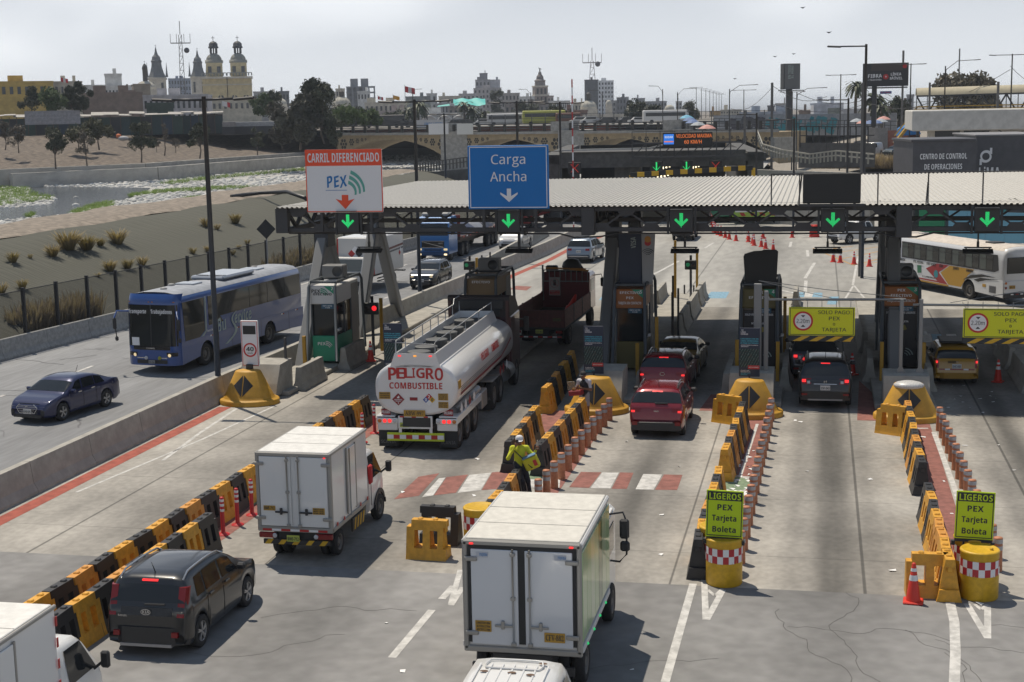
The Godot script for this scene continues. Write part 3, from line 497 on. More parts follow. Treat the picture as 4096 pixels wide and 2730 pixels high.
func gauge_frames()->void:
	var galv=mt("galvanised");var t=thing("gantry_arm","thin grey gantry arm reaching across the lane with the black cars","gantry",V(-2.,1.2,-52));var b=mb();b.bbox(V(-.12,1.6,0),V(.28,3.2,.16),.02);b.bbox(V(.18,1.5,.05),V(.16,2.9,.12),.02);obj("post",b,galv,t);b=mb(true);b.tube([V(.1,2.62,0),V(5.,2.66,0)],.045,8);obj("beam",b,galv,t);b=mb(true);b.tube([V(-.1,3.3,0),V(1.2,3.05,.5),V(2.45,2.7,.05)],.012,5)
	b.tube([V(-.1,3.3,0),V(2.2,2.95,-.4),V(4.9,2.72,-.1)],.012,5);obj("stay_cable",b,galv,t);t=thing("gantry_arm","grey gantry arm reaching right from two posts on the wrapped yellow nose","gantry",V(3.15,1.26,-52))
	for x in [-.28,.38]:
		b=mb();b.bbox(V(x,1.3,0),V(.13,2.65,.13),.015);b.prism([U(-.16,0),U(.16,0),U(.06,.22),U(-.06,.22)],V(x,0,.06),RT,UP,V(0,0,.03));obj("post",b,galv,t)
	b=mb(true);b.tube([V(.1,2.42,0),V(5.5,2.42,0)],.045,8);obj("beam",b,galv,t);b=mb(true);b.tube([V(1.35,2.5,0),V(2.6,2.68,-.3),V(5.2,3.1,-.5)],.012,5);b.tube([V(3.4,2.5,0),V(5.3,2.95,-.3)],.012,5);obj("stay_cable",b,galv,t);height_gauge(-2,3,.125,"yellow 2.20m SOLO PAGO sign hanging over the two black cars");height_gauge(3.3,8.8,6.09,"yellow 2.20m SOLO PAGO sign hanging right, cut by the picture edge")
func post(called:String,label:String,at:Vector3,h:float,w:float,m:Material,cat:="post",group:="")->void:
	var b=mb();b.bbox(V(0,h*.5,0),V(w,h,w),.012);var o=obj(called,b,m,null,at);tag(o,label,cat,group)
func toll()->void:
	mt("poster_navy");canopy();lane_signals();big_signs();var green=mt("booth_green");island(-20.9,"the green-and-white cash booth",2.1,-79.);island(-13.6,"the booth hidden by the fuel tanker",2.,-80.);island(-7.7,"the orange card booth",2.1,-82.5);island(-2.3,"the booth topped by a black board",2.1,-82.5);island(3.05,"the booth between black cars and taxi",2.1,-81.,true);island(8.6,"the booth past the right edge",2.1,-80.)
	booth("green and white booth 7 reading PEX EFECTIVO by the blue bus",V(-20.5,.18,-57.6),1.12,mt("booth_white"),green,["","EFECTIVO"],"7",true);var t:Node3D=get_node("toll_booth");pex_mark(t,V(-.18,3.1,.04),.34,mt("sign_ink"),green);pex_mark(t,V(-.05,.85,-.03),.3,mt("sign_white"),mt("booth_white"));var org=mt("booth_orange",.3,.1,.02,.5);var drk=mt("booth_black",.02,.02,.024,.5);var olive=mt("booth_olive",.12,.1,.03,.5)
	booth("brown booth reading EFECTIVO mostly hidden behind the fuel tanker",V(-14.3,.18,-60.5),1.3,mt("booth_brown"),mt("booth_brown"),["EFECTIVO"],"");booth("booth 5 with orange panel reading EFECTIVO PEX TARJETA SIN CONTACTO",V(-7.4,.18,-57.2),1.15,org,olive,["EFECTIVO","PEX","TARJETA SIN CONTACTO"],"5");booth("booth with olive PEX EFECTIVO panel and black board standing on its roof",V(-2.3,.18,-57.6),1.35,olive,drk,["PEX","EFECTIVO"],"4")
	booth("booth 3 with orange contactless panel behind the two grey gantry posts",V(3.2,.18,-58.6),1.35,org,drk,["PEX","EFECTIVO","TARJETA SIN CONTACTO"],"3");var white=mt("sign_white")
	for q in [["toll_booth_003",-.02],["toll_booth_004",-.02]]:
		var bt:Node3D=get_node(q[0]);text(bt,"SOLO VEHÍCULOS LIGEROS",.08,V(0,2.3,0),white,1.1);text(bt,"SOLO BOLETA",.07,V(0,1.95,0),white,.6);var f=mb();f.box(V(0,1.35,-.028),V(1.2,2.2,.03));obj("notice_board",f,drk,bt);var g=mb();g.prism([U(-.22,.08),U(.12,.2),U(.2,.02),U(-.12,-.1)],V(.05,1.62,-.008),RT,UP,V(0,0,.006));obj("printed_card",g,mt("card_olive",.2,.17,.03,.6),bt);g=mb()
		for k in 3:swoosh(g,V(.15,.55,0),RT,UP,.12+k*.1,.12+k*.1,.2,1.4,.045)
		obj("contactless_mark",g,mt("mark_grey"),bt)
	# card board and black board on the roofs
	var bd=thing("roof_board","tall card-shaped board with red and amber circles on booth 5 roof","sign",V(-7.2,3.6,-58.2));var b=mb();b.bbox(V(-.3,1.05,0),V(.95,2.1,.08),.03);obj("navy_panel",b,mt("poster_navy"),bd);b=mb();b.prism([U(.2,0),U(.62,0),U(.72,2.05),U(.16,2.12)],V(0,0,.045),RT,UP,V(0,0,.05));obj("silver_panel",b,mt("board_silver",.3,.31,.32,.5),bd)
	for q in [[1.72,"tag_red",.45,.03,.03],[1.86,"board_amber",.5,.22,.02]]:
		b=mb()
		b.fan(range(20).map(func(k):return V(.42+cos(TAU*k/20)*.13,q[0]-.02,.1+(.004 if q[0]>1.8 else .0))+V(0,sin(TAU*k/20)*.13,0)))
		obj("printed_circle",b,mt(q[1],q[2],q[3],q[4],.5),bd)
	b=mb()
	for k in 4:swoosh(b,V(.42,1.15,.1),RT,UP,.08+k*.07,.08+k*.07,.7,2.44,.03)
	obj("contactless_mark",b,mt("sign_ink"),bd);text(bd,"VISA",.2,V(-.15,1.7,.045),mt("mark_grey"),.45,0,0,"slant").rotation_degrees.z=90;bd=thing("roof_board","large blank black board standing on the booth roof","board",V(-2.25,3.6,-58.2));b=mb();b.prism([U(-.62,0),U(.6,0),U(.66,1.35),U(.58,1.42),U(.1,1.42),U(0,1.38),U(-.3,1.36),U(-.66,1.25),U(-.7,1.15)],V(0,0,0),RT,UP,V(0,0,.12));obj("panel",b,mt("screen_black"),bd)
	panel_poster(-15.45,-50.9,"",["ESTÁS EN UN CARRIL","DIFERENCIADO DE","PEAJE ELECTRÓNICO"],"navy electronic toll poster left of the fuel tanker");panel_poster(-7.9,-50.8,"",["CONTAMOS CON UN","CARRIL DIFERENCIADO","DE PEAJE ELECTRÓNICO"],"navy toll poster above the standing man in a cap");panel_poster(-2.35,-50.8,"",["CONTAMOS CON UN","CARRIL DIFERENCIADO","DE PEAJE ELECTRÓNICO"],"navy toll poster above the yellow nose right of the red cars")
	gauge_frames()
	# speed sign
	var s=thing("speed_sign","white 40 km/h sign with black display above the leftmost yellow nose","sign",V(-20.93,1.25,-50.5));bx(s,"panel",white,V(0,.95,0),V(.7,1.74,.08),.02);b=mb()
	for q in [[0,.11,.64,.02],[0,1.79,.64,.02],[-.31,.95,.02,1.68],[.31,.95,.02,1.68]]:
		b.box(V(q[0],q[1],.042),V(q[2],q[3],.008))
	obj("border",b,mt("ring_red"),s);ax(s,"display",mt("screen_black"),V(0,1.46,.045),V(.5,.32,.014));var ring=mb()
	for k in 28:
		var a=TAU*k/28;var c=TAU*(k+1)/28;ring.quad(V(cos(a)*.21,.7+sin(a)*.21,.046),V(cos(a)*.27,.7+sin(a)*.27,.046),V(cos(c)*.27,.7+sin(c)*.27,.046),V(cos(c)*.21,.7+sin(c)*.21,.046))
	obj("red_ring",ring,mt("ring_red"),s);text(s,"40",.16,V(0,.73,.046),mt("sign_ink"),.3);text(s,"Km/h",.06,V(0,.58,.046),mt("sign_ink"),.2,0,0,"regular");b=mb();b.bbox(V(-.02,.06,.12),V(.26,.22,.12),.02);b.bar(V(0,-.15,0),V(0,.2,-.02),.08);obj("control_box",b,mt("signal_housing"),s)
	# lane traffic lights on posts
	for q in [[V(-19.2,.1,-60.3),1.9,0,"with red lamp lit between the green booth and the tanker lane"],[V(-19.55,.1,-80.),1.7,1,"with dim green lamp beside the median, far end of lane 7"],[V(-7.,.1,-80.6),1.7,1,"with dim green lamp at the far end of the island of booth 5"]]:
		var l=thing("lane_light","black traffic light box on a post "+q[3],"traffic light",q[0],0,"exit traffic lights on the islands");b=mb(true);b.tube([V(0,0,0),V(0,q[1]+.75,0)],.07,8);obj("post",b,mt("post_dark"),l);bx(l,"housing",mt("screen_black"),V(0,q[1]+.22,.1),V(.64,.52,.2),.03)
		for s2 in [0,1]:
			var lit:bool=s2==q[2] and q[2]==0;var d=mb(true);d.lathe([U(0,.012),U(.11,.008),U(.115,0)],16,Transform3D(Basis(RT,PI/2),V(.15 if s2==0 else -.15,q[1]+.24,.2)));obj("lamp",d,glow("lamp_red_on",.9,.02,.03,1.2) if lit else (glow("lamp_green_dim",.01,.12,.05,.8) if s2==1 and q[2]==1 else mt("lamp_off",.03,.02,.02,.3)),l)
	# steel posts round the booths
	var py=mt("post_yellow",.42,.23,.02,.5);var pd=mt("post_dark")
	var posts=[[V(-21.05,.18,-56.6),1.35,py,"short yellow steel post at the foot of the leftmost canopy leg"],[V(-19.2,.1,-61.6),2.4,py,"tall yellow post beside the red traffic light"],
		[V(-7.85,.18,-80.4),3.2,py,"tall yellow post at the far end of the orange booth's island"],[V(-6.9,.1,-83.6),2.4,py,"yellow post behind the dim green light on booth 5 island"],
		[V(-6.35,.18,-57.4),2.2,py,"yellow post at the right rear corner of booth 5"],[V(-7.,.18,-56.3),1.3,py,"short yellow post in front of booth 5"],
		[V(-3.05,.18,-55.6),1.6,py,"short yellow post left behind the poster by the red cars"],[V(-1.5,.18,-55.6),1.55,py,"short yellow post right of the poster by the black-board booth"],
		[V(2.4,.18,-56.2),1.5,py,"short yellow post left of the two gantry posts"],[V(3.95,.18,-56.2),1.5,py,"short yellow post right of the two gantry posts"],
		[V(-19.5,.1,-81.5),2.2,py,"yellow post behind the green light near the median"],[V(-1.4,.18,-62.5),2.4,py,"tall yellow post at the rear of the black-board booth"],
		[V(-20.35,.5,-52.6),1.6,pd,"dark post with camera right behind the speed sign"],[V(-17.8,0,-74.5),2.5,pd,"slim dark post on the far island beside the tanker cab"],
		[V(-18.6,0,-79.),2.7,pd,"slim dark post leftmost of two behind the brown booth"],[V(-18.3,0,-79.8),2.8,pd,"slim dark post rightmost of two behind the brown booth"],
		[V(-6.45,.18,-65.),3.,pd,"slim dark leaning post behind booth 5"],[V(-6.2,.18,-62.2),2.6,pd,"left one of two slim dark posts right of booth 5"],
		[V(-6.,.18,-62.8),2.7,pd,"right one of two slim dark posts right of booth 5"],[V(-7.5,.1,-82.2),.6,pd,"stub bollard of dark steel at the exit of booth 5 island"],
		[V(-6.95,.1,-82.),.6,pd,"stub bollard of dark steel under the dim green light"]]
	for q in posts:post("steel_post",q[3],q[0],q[1],.14 if q[2]==py else .09,q[2])
	# concrete blocks beside the booths
	var conc=rm("concrete_block",.36,.345,.31,.22,5.)
	var blocks=[["left of the leftmost canopy leg",V(-19.85,0,-52.6),V(-19.85,0,-55.2)],["right of the green booth",V(-19.6,0,-57.3),V(-19.6,0,-59.9)],["behind the green booth",V(-19.55,0,-62.8),V(-19.5,0,-65.2)],
		["left of booth 5",V(-8.75,0,-53.4),V(-8.75,0,-56.4)],["right of booth 5 beside the olive car",V(-6.5,0,-52.9),V(-6.5,0,-56.4)],
		["right of booth 5, farther",V(-6.45,0,-57.2),V(-6.4,0,-60.8)],["first in the exit row by lane four",V(-6.45,0,-66.),V(-6.45,0,-68.4)],["second in the exit row by lane four",V(-6.45,0,-69.),V(-6.45,0,-72.2)],
		["third in the exit row by lane four",V(-6.45,0,-72.8),V(-6.45,0,-77.4)],["fourth in the exit row by lane four",V(-6.45,0,-78.2),V(-6.45,0,-80.2)],["end stone of the exit row by lane four",V(-6.45,0,-80.6),V(-6.4,0,-82.2)],
		["left exit wall of booth 5 island, near",V(-8.7,0,-70.5),V(-8.7,0,-77.)],["left exit wall of booth 5 island, far",V(-8.6,0,-77.6),V(-8.6,0,-81.8)],
		["left of the black-board booth",V(-3.3,0,-53.),V(-3.3,0,-57.8)],["right of the black-board booth",V(-1.2,0,-54.5),V(-1.2,0,-58.8)],["exit side of the black-board booth, near",V(-1.2,0,-66.8),V(-1.2,0,-72.)],["exit side of the black-board booth, far",V(-1.2,0,-77.6),V(-1.2,0,-80.6)],
		["left of the wrapped-nose booth",V(2.,0,-56.8),V(2.,0,-61.2)],["right of the wrapped-nose booth",V(4.1,0,-55.),V(4.1,0,-59.)],["exit side left of the wrapped-nose booth",V(2.,0,-63.6),V(2.,0,-69.)],
		["at right edge beside the taxi lane",V(7.65,0,-55.),V(7.65,0,-59.2)],["at right edge, farther along the taxi lane",V(7.65,0,-60.),V(7.65,0,-64.)],["exit of the tanker lane",V(-12.4,0,-70.),V(-12.4,0,-78.)],["left of the tanker lane by the cones",V(-14.6,0,-62.),V(-14.6,0,-66.)]]
	for q in blocks:
		b=mb();jersey(b,q[1],q[2],.92,.56);tag(obj("concrete_barrier",b,conc),"grey concrete lane barrier "+q[0],"concrete barrier","concrete barriers on the toll islands")
	# median wall in separate stones
	var px=[V(-22.25,0,-16),V(-22.25,0,-50.5),V(-21.9,0,-62),V(-21.4,0,-76),V(-20.85,0,-88),V(-20.75,0,-95),V(-20.15,0,-106),V(-20.,0,-118),V(-19.4,0,-130)];var k=0;var med=thing("median_barrier","long concrete median wall between the blue bus carriageway and the toll lanes","concrete barrier",V(-22,0,-60))
	for i in px.size()-1:
		var n=maxi(1,roundi(px[i].distance_to(px[i+1])/3.6))
		for j in n:
			b=mb();jersey(b,px[i].lerp(px[i+1],float(j)/n)-V(-22,0,-60),px[i].lerp(px[i+1],float(j+1)/n)-V(-22,0,-60),.95,.66);obj("wall_stone",b,conc,med)
	# second wall branching off beyond the plaza
	med=thing("median_barrier","darker concrete wall beside the far white pickup, branching from the median","concrete barrier",V(-22,0,-100))
	for j in 8:
		b=mb();var p=V(-22.,0,-92).lerp(V(-23.2,0,-123),j/8.)-V(-22,0,-100);var q=V(-22.,0,-92).lerp(V(-23.2,0,-123),(j+1)/8.)-V(-22,0,-100);jersey(b,p,q,.9,.6);obj("wall_stone",b,conc,med)
# plastic water barrier: two slots, interlocking ends, long axis along z
func make_barrier(b:MB)->void:
	var t=func(y:float)->float:return lerpf(.27,.1,pow(clampf(y/.95,0,1),.75))
	# each piece: z0, z1, y0, y1
	for q in [[-.5,.5,0,.08],[-.5,.5,.08,.27],[-.5,-.3,.27,.7],[-.09,.09,.27,.7],[.28,.42,.27,.7],[-.5,.42,.7,.78],[-.38,.5,.78,.95]]:
		var w0:float=t.call(q[2]);var w1:float=t.call(q[3])
		if q[2]==.0:w0=.27
		var p=[V(-w0,q[2],q[0]),V(w0,q[2],q[0]),V(w0,q[2],q[1]),V(-w0,q[2],q[1]),V(-w1,q[3],q[0]),V(w1,q[3],q[0]),V(w1,q[3],q[1]),V(-w1,q[3],q[1])];b.quad(p[0],p[1],p[5],p[4]);b.quad(p[2],p[3],p[7],p[6]);b.quad(p[1],p[2],p[6],p[5]);b.quad(p[3],p[0],p[4],p[7]);b.quad(p[4],p[5],p[6],p[7]);b.quad(p[3],p[2],p[1],p[0])
	b.bbox(V(0,.96,-.18),V(.13,.05,.12),.02);b.bbox(V(0,.96,.2),V(.13,.05,.12),.02);b.bbox(V(0,.72,.45),V(.12,.14,.08),.02)
func lane_furniture()->void:
	var bar_y=rm("barrier_yellow",.66,.33,.03,.2,1.4,.5);var bar_o=rm("barrier_faded_orange",.62,.28,.045,.2,1.4,.5);var bar_b=mt("barrier_black",.022,.022,.025,.5);var base=mb();make_barrier(base);var mesh=base.mesh()
	# row: start, step, count, first is yellow, name of the row
	var rows=[
		[V(-15.62,0,-25.75),V(.008,0,-.925),24,true,"in the long row left of the black hatchback"],
		[V(-14.72,0,-25.1),V(.002,0,-.86),9,false,"in the short row touching the black hatchback"],
		[V(-8.02,0,-34.2),V(0,0,-.88),5,false,"in the row the man in yellow sits on"],
		[V(-7.98,0,-41.1),V(.02,0,-.9),8,false,"in the row beside the orange bollards and the man with the box"],
		[V(-8.95,0,-41.4),V(-.04,0,-.9),6,false,"in the row behind the man in yellow"],
		[V(-9.45,0,-49.9),V(-.06,0,-1.2),7,true,"in the row right of the fuel tanker"],
		[V(-2.62,0,-32.3),V(.005,0,-.87),8,false,"in the near row by the left LIGEROS sign"],
		[V(-2.56,0,-41.2),V(.02,0,-.88),8,true,"in the far row behind the left LIGEROS sign"],
		[V(2.84,0,-31.6),V(0,0,-.82),8,true,"in the near row by the right LIGEROS sign"],
		[V(2.84,0,-40.4),V(.01,0,-.86),10,false,"in the far row behind the right LIGEROS sign"],
		[V(-14.5,0,-39.5),V(0,0,-.92),3,false,"in the short row between box truck and tanker"]]
	for r in rows:
		for i in r[2]:
			var yel:bool=(i%2==0)==r[3]
			if r[4].contains("near row by the right") and i<4:yel=true
			var m:Material=bar_b if not yel else (bar_y if (i/2)%3!=1 else bar_o);var o=put("water_barrier",mesh,m,null,r[0]+r[1]*i);o.rotation_degrees.y=rr(-3,3);tag(o,"%s plastic barrier, %s %s"%["yellow" if yel else "black",WORDS[i],r[4]],"barrier","yellow and black plastic barriers in rows")
	var loose=[[V(-9.15,0,-32.55),88.,bar_y,"loose yellow plastic barrier standing across the lane by the green truck"],[V(-9.15,0,-33.75),268.,bar_b,"loose black plastic barrier standing behind the loose yellow one"],
		[V(2.45,0,-31.55),92.,bar_y,"yellow plastic barrier set crosswise behind the front orange cone"],[V(-2.98,0,-48.75),60.,bar_y,"yellow plastic barrier askew against the yellow nose right of the red cars"],[V(2.42,0,-47.7),60.,bar_y,"yellow plastic barrier askew against the wrapped yellow nose"],
		[V(-6.95,0,-29.6),0,bar_b,"black plastic barrier at the left rear corner of the green truck"]]
	for q in loose:
		var o=put("water_barrier",mesh,q[2],null,q[0]);o.rotation_degrees.y=q[1];tag(o,q[3],"barrier","loose plastic barriers")
	bollards();drums();cones()
func bollards()->void:
	var org=rm("bollard_orange",.5,.2,.1,.25,.8,.6);var slv=mt("bollard_band",.42,.42,.44,.4,.2);var proto=Node3D.new();var b=mb(true);b.lathe([U(.115,0),U(.105,.45),U(.105,.77),U(.098,.79),U(0,.795)],16);put("post",b.mesh(),org,proto)
	for y in [.5,.66]:
		b=mb(true);b.lathe([U(.109,y),U(.111,y+.01),U(.111,y+.09),U(.109,y+.1)],16);put("reflective_band",b.mesh(),slv,proto)
	var rows=[[V(-7.35,0,-37.3),V(-7.03,0,-48.6),12,"in the row right of the man in yellow"],[V(-1.71,0,-33.2),V(-1.53,0,-49.2),16,"in the row right of the left LIGEROS sign"],[V(4.1,0,-33.5),V(3.95,0,-48.3),15,"in the row right of the right LIGEROS sign"]]
	for r in rows:
		for i in r[2]:
			var p:Vector3=r[0].lerp(r[1],i/float(r[2]-1));var o=dup(proto,"bollard","orange bollard with two silver bands, %s %s"%[WORDS[i],r[3]],p);tag(o,"","bollard","orange bollards along the islands")
	proto.free();var red=mt("delineator_red",.5,.025,.03,.5);proto=Node3D.new();b=mb(true);b.lathe([U(.17,0),U(.16,.03),U(.07,.05),U(.055,.08),U(.052,.98),U(.04,1.),U(0,1.)],12);put("post",b.mesh(),red,proto)
	for y in [.62,.76,.88]:
		b=mb(true);b.lathe([U(.054,y),U(.056,y+.005),U(.056,y+.06),U(.054,y+.065)],12);put("reflective_band",b.mesh(),mt("sign_white"),proto)
	var i=0
	for q in [[V(-14.91,0,-33.6),"nearest of the three beside the white box truck"],[V(-14.89,0,-34.5),"middle of the three beside the white box truck"],[V(-14.87,0,-35.45),"farthest of the three beside the white box truck"],[V(-14.55,0,-44.2),"left of the tanker's rear wheels, nearer one"],[V(-14.58,0,-45.6),"left of the tanker's rear wheels, farther one"]]:
		var o=dup(proto,"delineator_post","thin red delineator post with white bands, "+q[1],q[0]);tag(o,"","delineator post","red delineator posts")
	proto.free()
func drum(label:String,at:Vector3,turn:=.0)->Node3D:
	var t=thing("traffic_drum",label,"traffic drum",at,turn,"yellow traffic drums");var b=mb(true);b.lathe([U(.39,0),U(.41,.03),U(.41,.55)],24);b.lathe([U(.41,.55),U(.405,1.),U(.42,1.03),U(.42,1.06),U(.39,1.09)],24);b.lathe([U(.39,1.09),U(.36,1.075),U(0,1.08)],24);b.lathe([U(.04,1.08),U(.04,1.12),U(0,1.12)],8,xf(V(.22,0,.1)));obj("barrel",b,rm("drum_yellow",.62,.37,.015,.18,1.,.5),t);var red=mb();var white=mb()
	for r in 2:
		for k in 20:
			var a=TAU*k/20;var c=TAU*(k+1)/20;var y=.55+r*.17;var m=red if (k+r)%2==0 else white;m.quad(V(cos(a)*.414,y,sin(a)*.414),V(cos(a)*.414,y+.17,sin(a)*.414),V(cos(c)*.414,y+.17,sin(c)*.414),V(cos(c)*.414,y,sin(c)*.414))
	obj("red_checks",red,mt("check_red",.42,.02,.03,.4),t);obj("white_checks",white,mt("sign_white"),t)
	return t
func ligeros(label:String,at:Vector3,turn:float)->void:
	var ink=mt("sign_ink");var yel=mt("sign_lime");var s=thing("lane_sign",label,"sign",at,turn,"LIGEROS lane signs on drums");s.rotation_degrees.z=-1.5;var b=mb();b.bbox(V(0,.55,0),V(.82,1.08,.03),.008);obj("panel",b,yel,s);b=mb();b.box(V(0,.96,.017),V(.77,.2,.006))
	for q in [[0,.05,.77,.018],[-.377,.5,.018,.9],[.377,.5,.018,.9]]:
		b.box(V(q[0],q[1],.017),V(q[2],q[3],.006))
	obj("border",b,ink,s);text(s,"LIGEROS",.14,V(0,.955,.026),yel,.7);text(s,"PEX",.13,V(0,.7,.02),ink,.34);text(s,"Tarjeta",.13,V(0,.45,.02),ink,.54);text(s,"Boleta",.13,V(0,.19,.02),ink,.52);b=mb();b.box(V(0,-.03,-.03),V(.8,.07,.05));b.box(V(-.42,-.12,-.1),V(.08,.1,.1));b.box(V(.42,-.12,-.1),V(.08,.1,.1));b.box(V(-.2,0,-.05),V(.04,.3,.03));b.box(V(.2,0,-.05),V(.04,.3,.03));obj("bracket",b,ink,s)
func drums()->void:
	drum("yellow drum with red and white checks carrying the left LIGEROS sign",V(-2.,0,-31.7));drum("yellow checked drum half hidden behind the left sign drum",V(-2.22,0,-32.6),20);drum("yellow drum with checks in front of the right LIGEROS sign",V(3.5,0,-31.6),10);drum("yellow checked drum carrying the right LIGEROS sign, behind the front drum",V(3.45,0,-32.6),30);drum("yellow drum at the left edge of the green truck's roof",V(-8.05,0,-33.4),30)
	ligeros("lime sign LIGEROS PEX Tarjeta Boleta on the left checked drum",V(-2.,1.1,-31.55),0);ligeros("lime sign LIGEROS PEX Tarjeta Boleta on the right pair of drums",V(3.42,1.1,-32.2),0)
func make_cone()->Node3D:
	var red=mt("cone_red");var n=Node3D.new();var b=mb();b.bbox(V(0,.025,0),V(.42,.05,.42),.02);var m=put("base",b.mesh(),red,n);b=mb(true);b.lathe([U(.155,.05),U(.04,.86),U(.03,.88),U(0,.88)],16);put("cone_body",b.mesh(),red,n)
	for q in [[.5,.62],[.7,.77]]:
		b=mb(true);b.lathe([U(lerpf(.155,.04,(q[0]-.05)/.81)+.004,q[0]),U(lerpf(.155,.04,(q[1]-.05)/.81)+.004,q[1])],16);put("reflective_band",b.mesh(),mt("sign_white"),n)
	return n
func cones()->void:
	var proto=make_cone()
	var near=[[V(2.09,0,-31.),"orange cone standing before the crosswise yellow barrier"],[V(1.35,0,-58.3),"orange cone in the shade beside the black sport utility car"],[V(6.8,0,-57.3),"orange cone in the shade right of the yellow taxi"],
		[V(-18.9,.1,-58.9),"orange cone behind the green booth under the red light"]]
	for q in near:
		tag(dup(proto,"traffic_cone",q[1],q[0],rng.randf()*90),"","traffic cone","orange traffic cones")
	var far=[V(-3.36,0,-109.4),V(-3.99,0,-111.2),V(-4.37,0,-112.7),V(-4.97,0,-113.8),V(-5.14,0,-115.5),V(-5.56,0,-116.9),V(-5.7,0,-119.8),V(-6.59,0,-117.8),V(-7.21,0,-119.2),V(-7.63,0,-120.7),V(-8.09,0,-122.3),V(-8.43,0,-123.5),V(-8.75,0,-125.1),V(-8.94,0,-126.4),V(-9.2,0,-129),V(-9.44,0,-132),V(-9.7,0,-134.5),V(-9.93,0,-136.6),V(-10.22,0,-139.1)]
	for i in far.size():
		tag(dup(proto,"traffic_cone","orange cone, %s in the far diagonal line seen under the canopy"%WORDS[i],far[i]),"","traffic cone","orange traffic cones")
	for q in [[V(-4.51,0,-120),"orange cone alone behind the end of the far diagonal line"],[V(-2.19,0,-120.9),"orange cone alone left of the plastic drum by the parked pickup"],[V(.96,0,-101.6),"leftmost orange cone of four left of the third canopy leg"],[V(1.43,0,-101.2),"second orange cone of four left of the third canopy leg"],[V(2.33,0,-100.2),"third orange cone of four left of the third canopy leg"],[V(3.3,0,-98.8),"rightmost orange cone of four left of the third canopy leg"]]:
		tag(dup(proto,"traffic_cone",q[1],q[0]),"","traffic cone","orange traffic cones")
	proto.free()
	# slack chain strung along the far line
	var b=mb(true)
	for i in 9:
		var a:Vector3=far[i]+V(0,.7,0);var c:Vector3=far[i+1]+V(0,.7,0);b.tube([a,a.lerp(c,.25)-V(0,.2,0),a.lerp(c,.5)-V(0,.28,0),a.lerp(c,.75)-V(0,.2,0),c],.012,4)
	tag(obj("cone_chain",b,mt("chain_grey",.2,.2,.2,.5,.5)),"thin slack chain strung along the far diagonal line of cones","chain");b=mb(true);b.lathe([U(.42,0),U(.4,.3),U(.42,.32),U(.36,.62),U(.37,.66),U(.3,1.),U(0,1.)],16);tag(obj("plastic_drum",b,mt("cone_red"),null,V(-.4,0,-121.5)),"red ribbed plastic drum left of the parked white pickup","drum")
# ---- vehicles: origin on the ground under the middle of the rear bumper, forward is -z ----
var tyre_mesh={}
func wheel(t:Node3D,at:Vector3,r:float,w:float,truck:=false)->void:
	var key="%d_%d_%s"%[int(r*100),int(w*100),truck]
	if not tyre_mesh.has(key):
		var x=Basis(V(0,0,-1),V(1,0,0),V(0,-1,0));var xf=Transform3D(x,Vector3.ZERO);var h=w*.5;var b=mb(true);b.lathe([U(r*.62,-h*.92),U(r*.7,-h),U(r*.93,-h*.95),U(r,-h*.7),U(r,h*.7),U(r*.93,h*.95),U(r*.7,h),U(r*.62,h*.92)],28,xf);var c=mb()
		for s in [-1.,1.]:
			if truck:
				c.lathe([U(0,s*h*.75),U(r*.2,s*h*.75),U(r*.24,s*h*.45),U(r*.5,s*h*.35),U(r*.55,s*h*.8),U(r*.63,s*h*.9)],20,xf)
			else:
				c.lathe([U(r*.58,s*h*.45),U(r*.6,s*h*.85),U(r*.64,s*h*.94)],24,xf);c.lathe([U(0,s*h*.85),U(r*.13,s*h*.82)],12,xf)
				for k in 5:
					var a=TAU*k/5
					for d in [-.13,.13]:
						var p=V(s*h*.8,cos(a+d*.6)*r*.1,sin(a+d*.6)*r*.1);var q=V(s*h*.82,cos(a+d)*r*.6,sin(a+d)*r*.6);c.bar(p,q,r*.075,.03)
		var d2=mb()
		for s in [-1.,1.]:d2.lathe([U(0,s*h*.4),U(r*.62,s*h*.42)],20,xf)
		tyre_mesh[key]=[b.mesh(),c.mesh(),d2.mesh()]
	var m=tyre_mesh[key];var o=put("wheel",m[0],mt("tyre"),t,at);put("rim",m[1],mt("rim_truck",.16,.15,.14,.6,.2) if truck else mt("rim_silver",.42,.42,.43,.35,.7),o);put("wheel_disc",m[2],mt("rim_dark",.03,.03,.03,.6),o)
func smooth_line(p:Array,rounds:=2)->Array:
	for r in rounds:
		var q=[p[0]]
		for i in p.size()-1:
			q.append(p[i].lerp(p[i+1],.25));q.append(p[i].lerp(p[i+1],.75))
		q.append(p[-1]);p=q
	return p
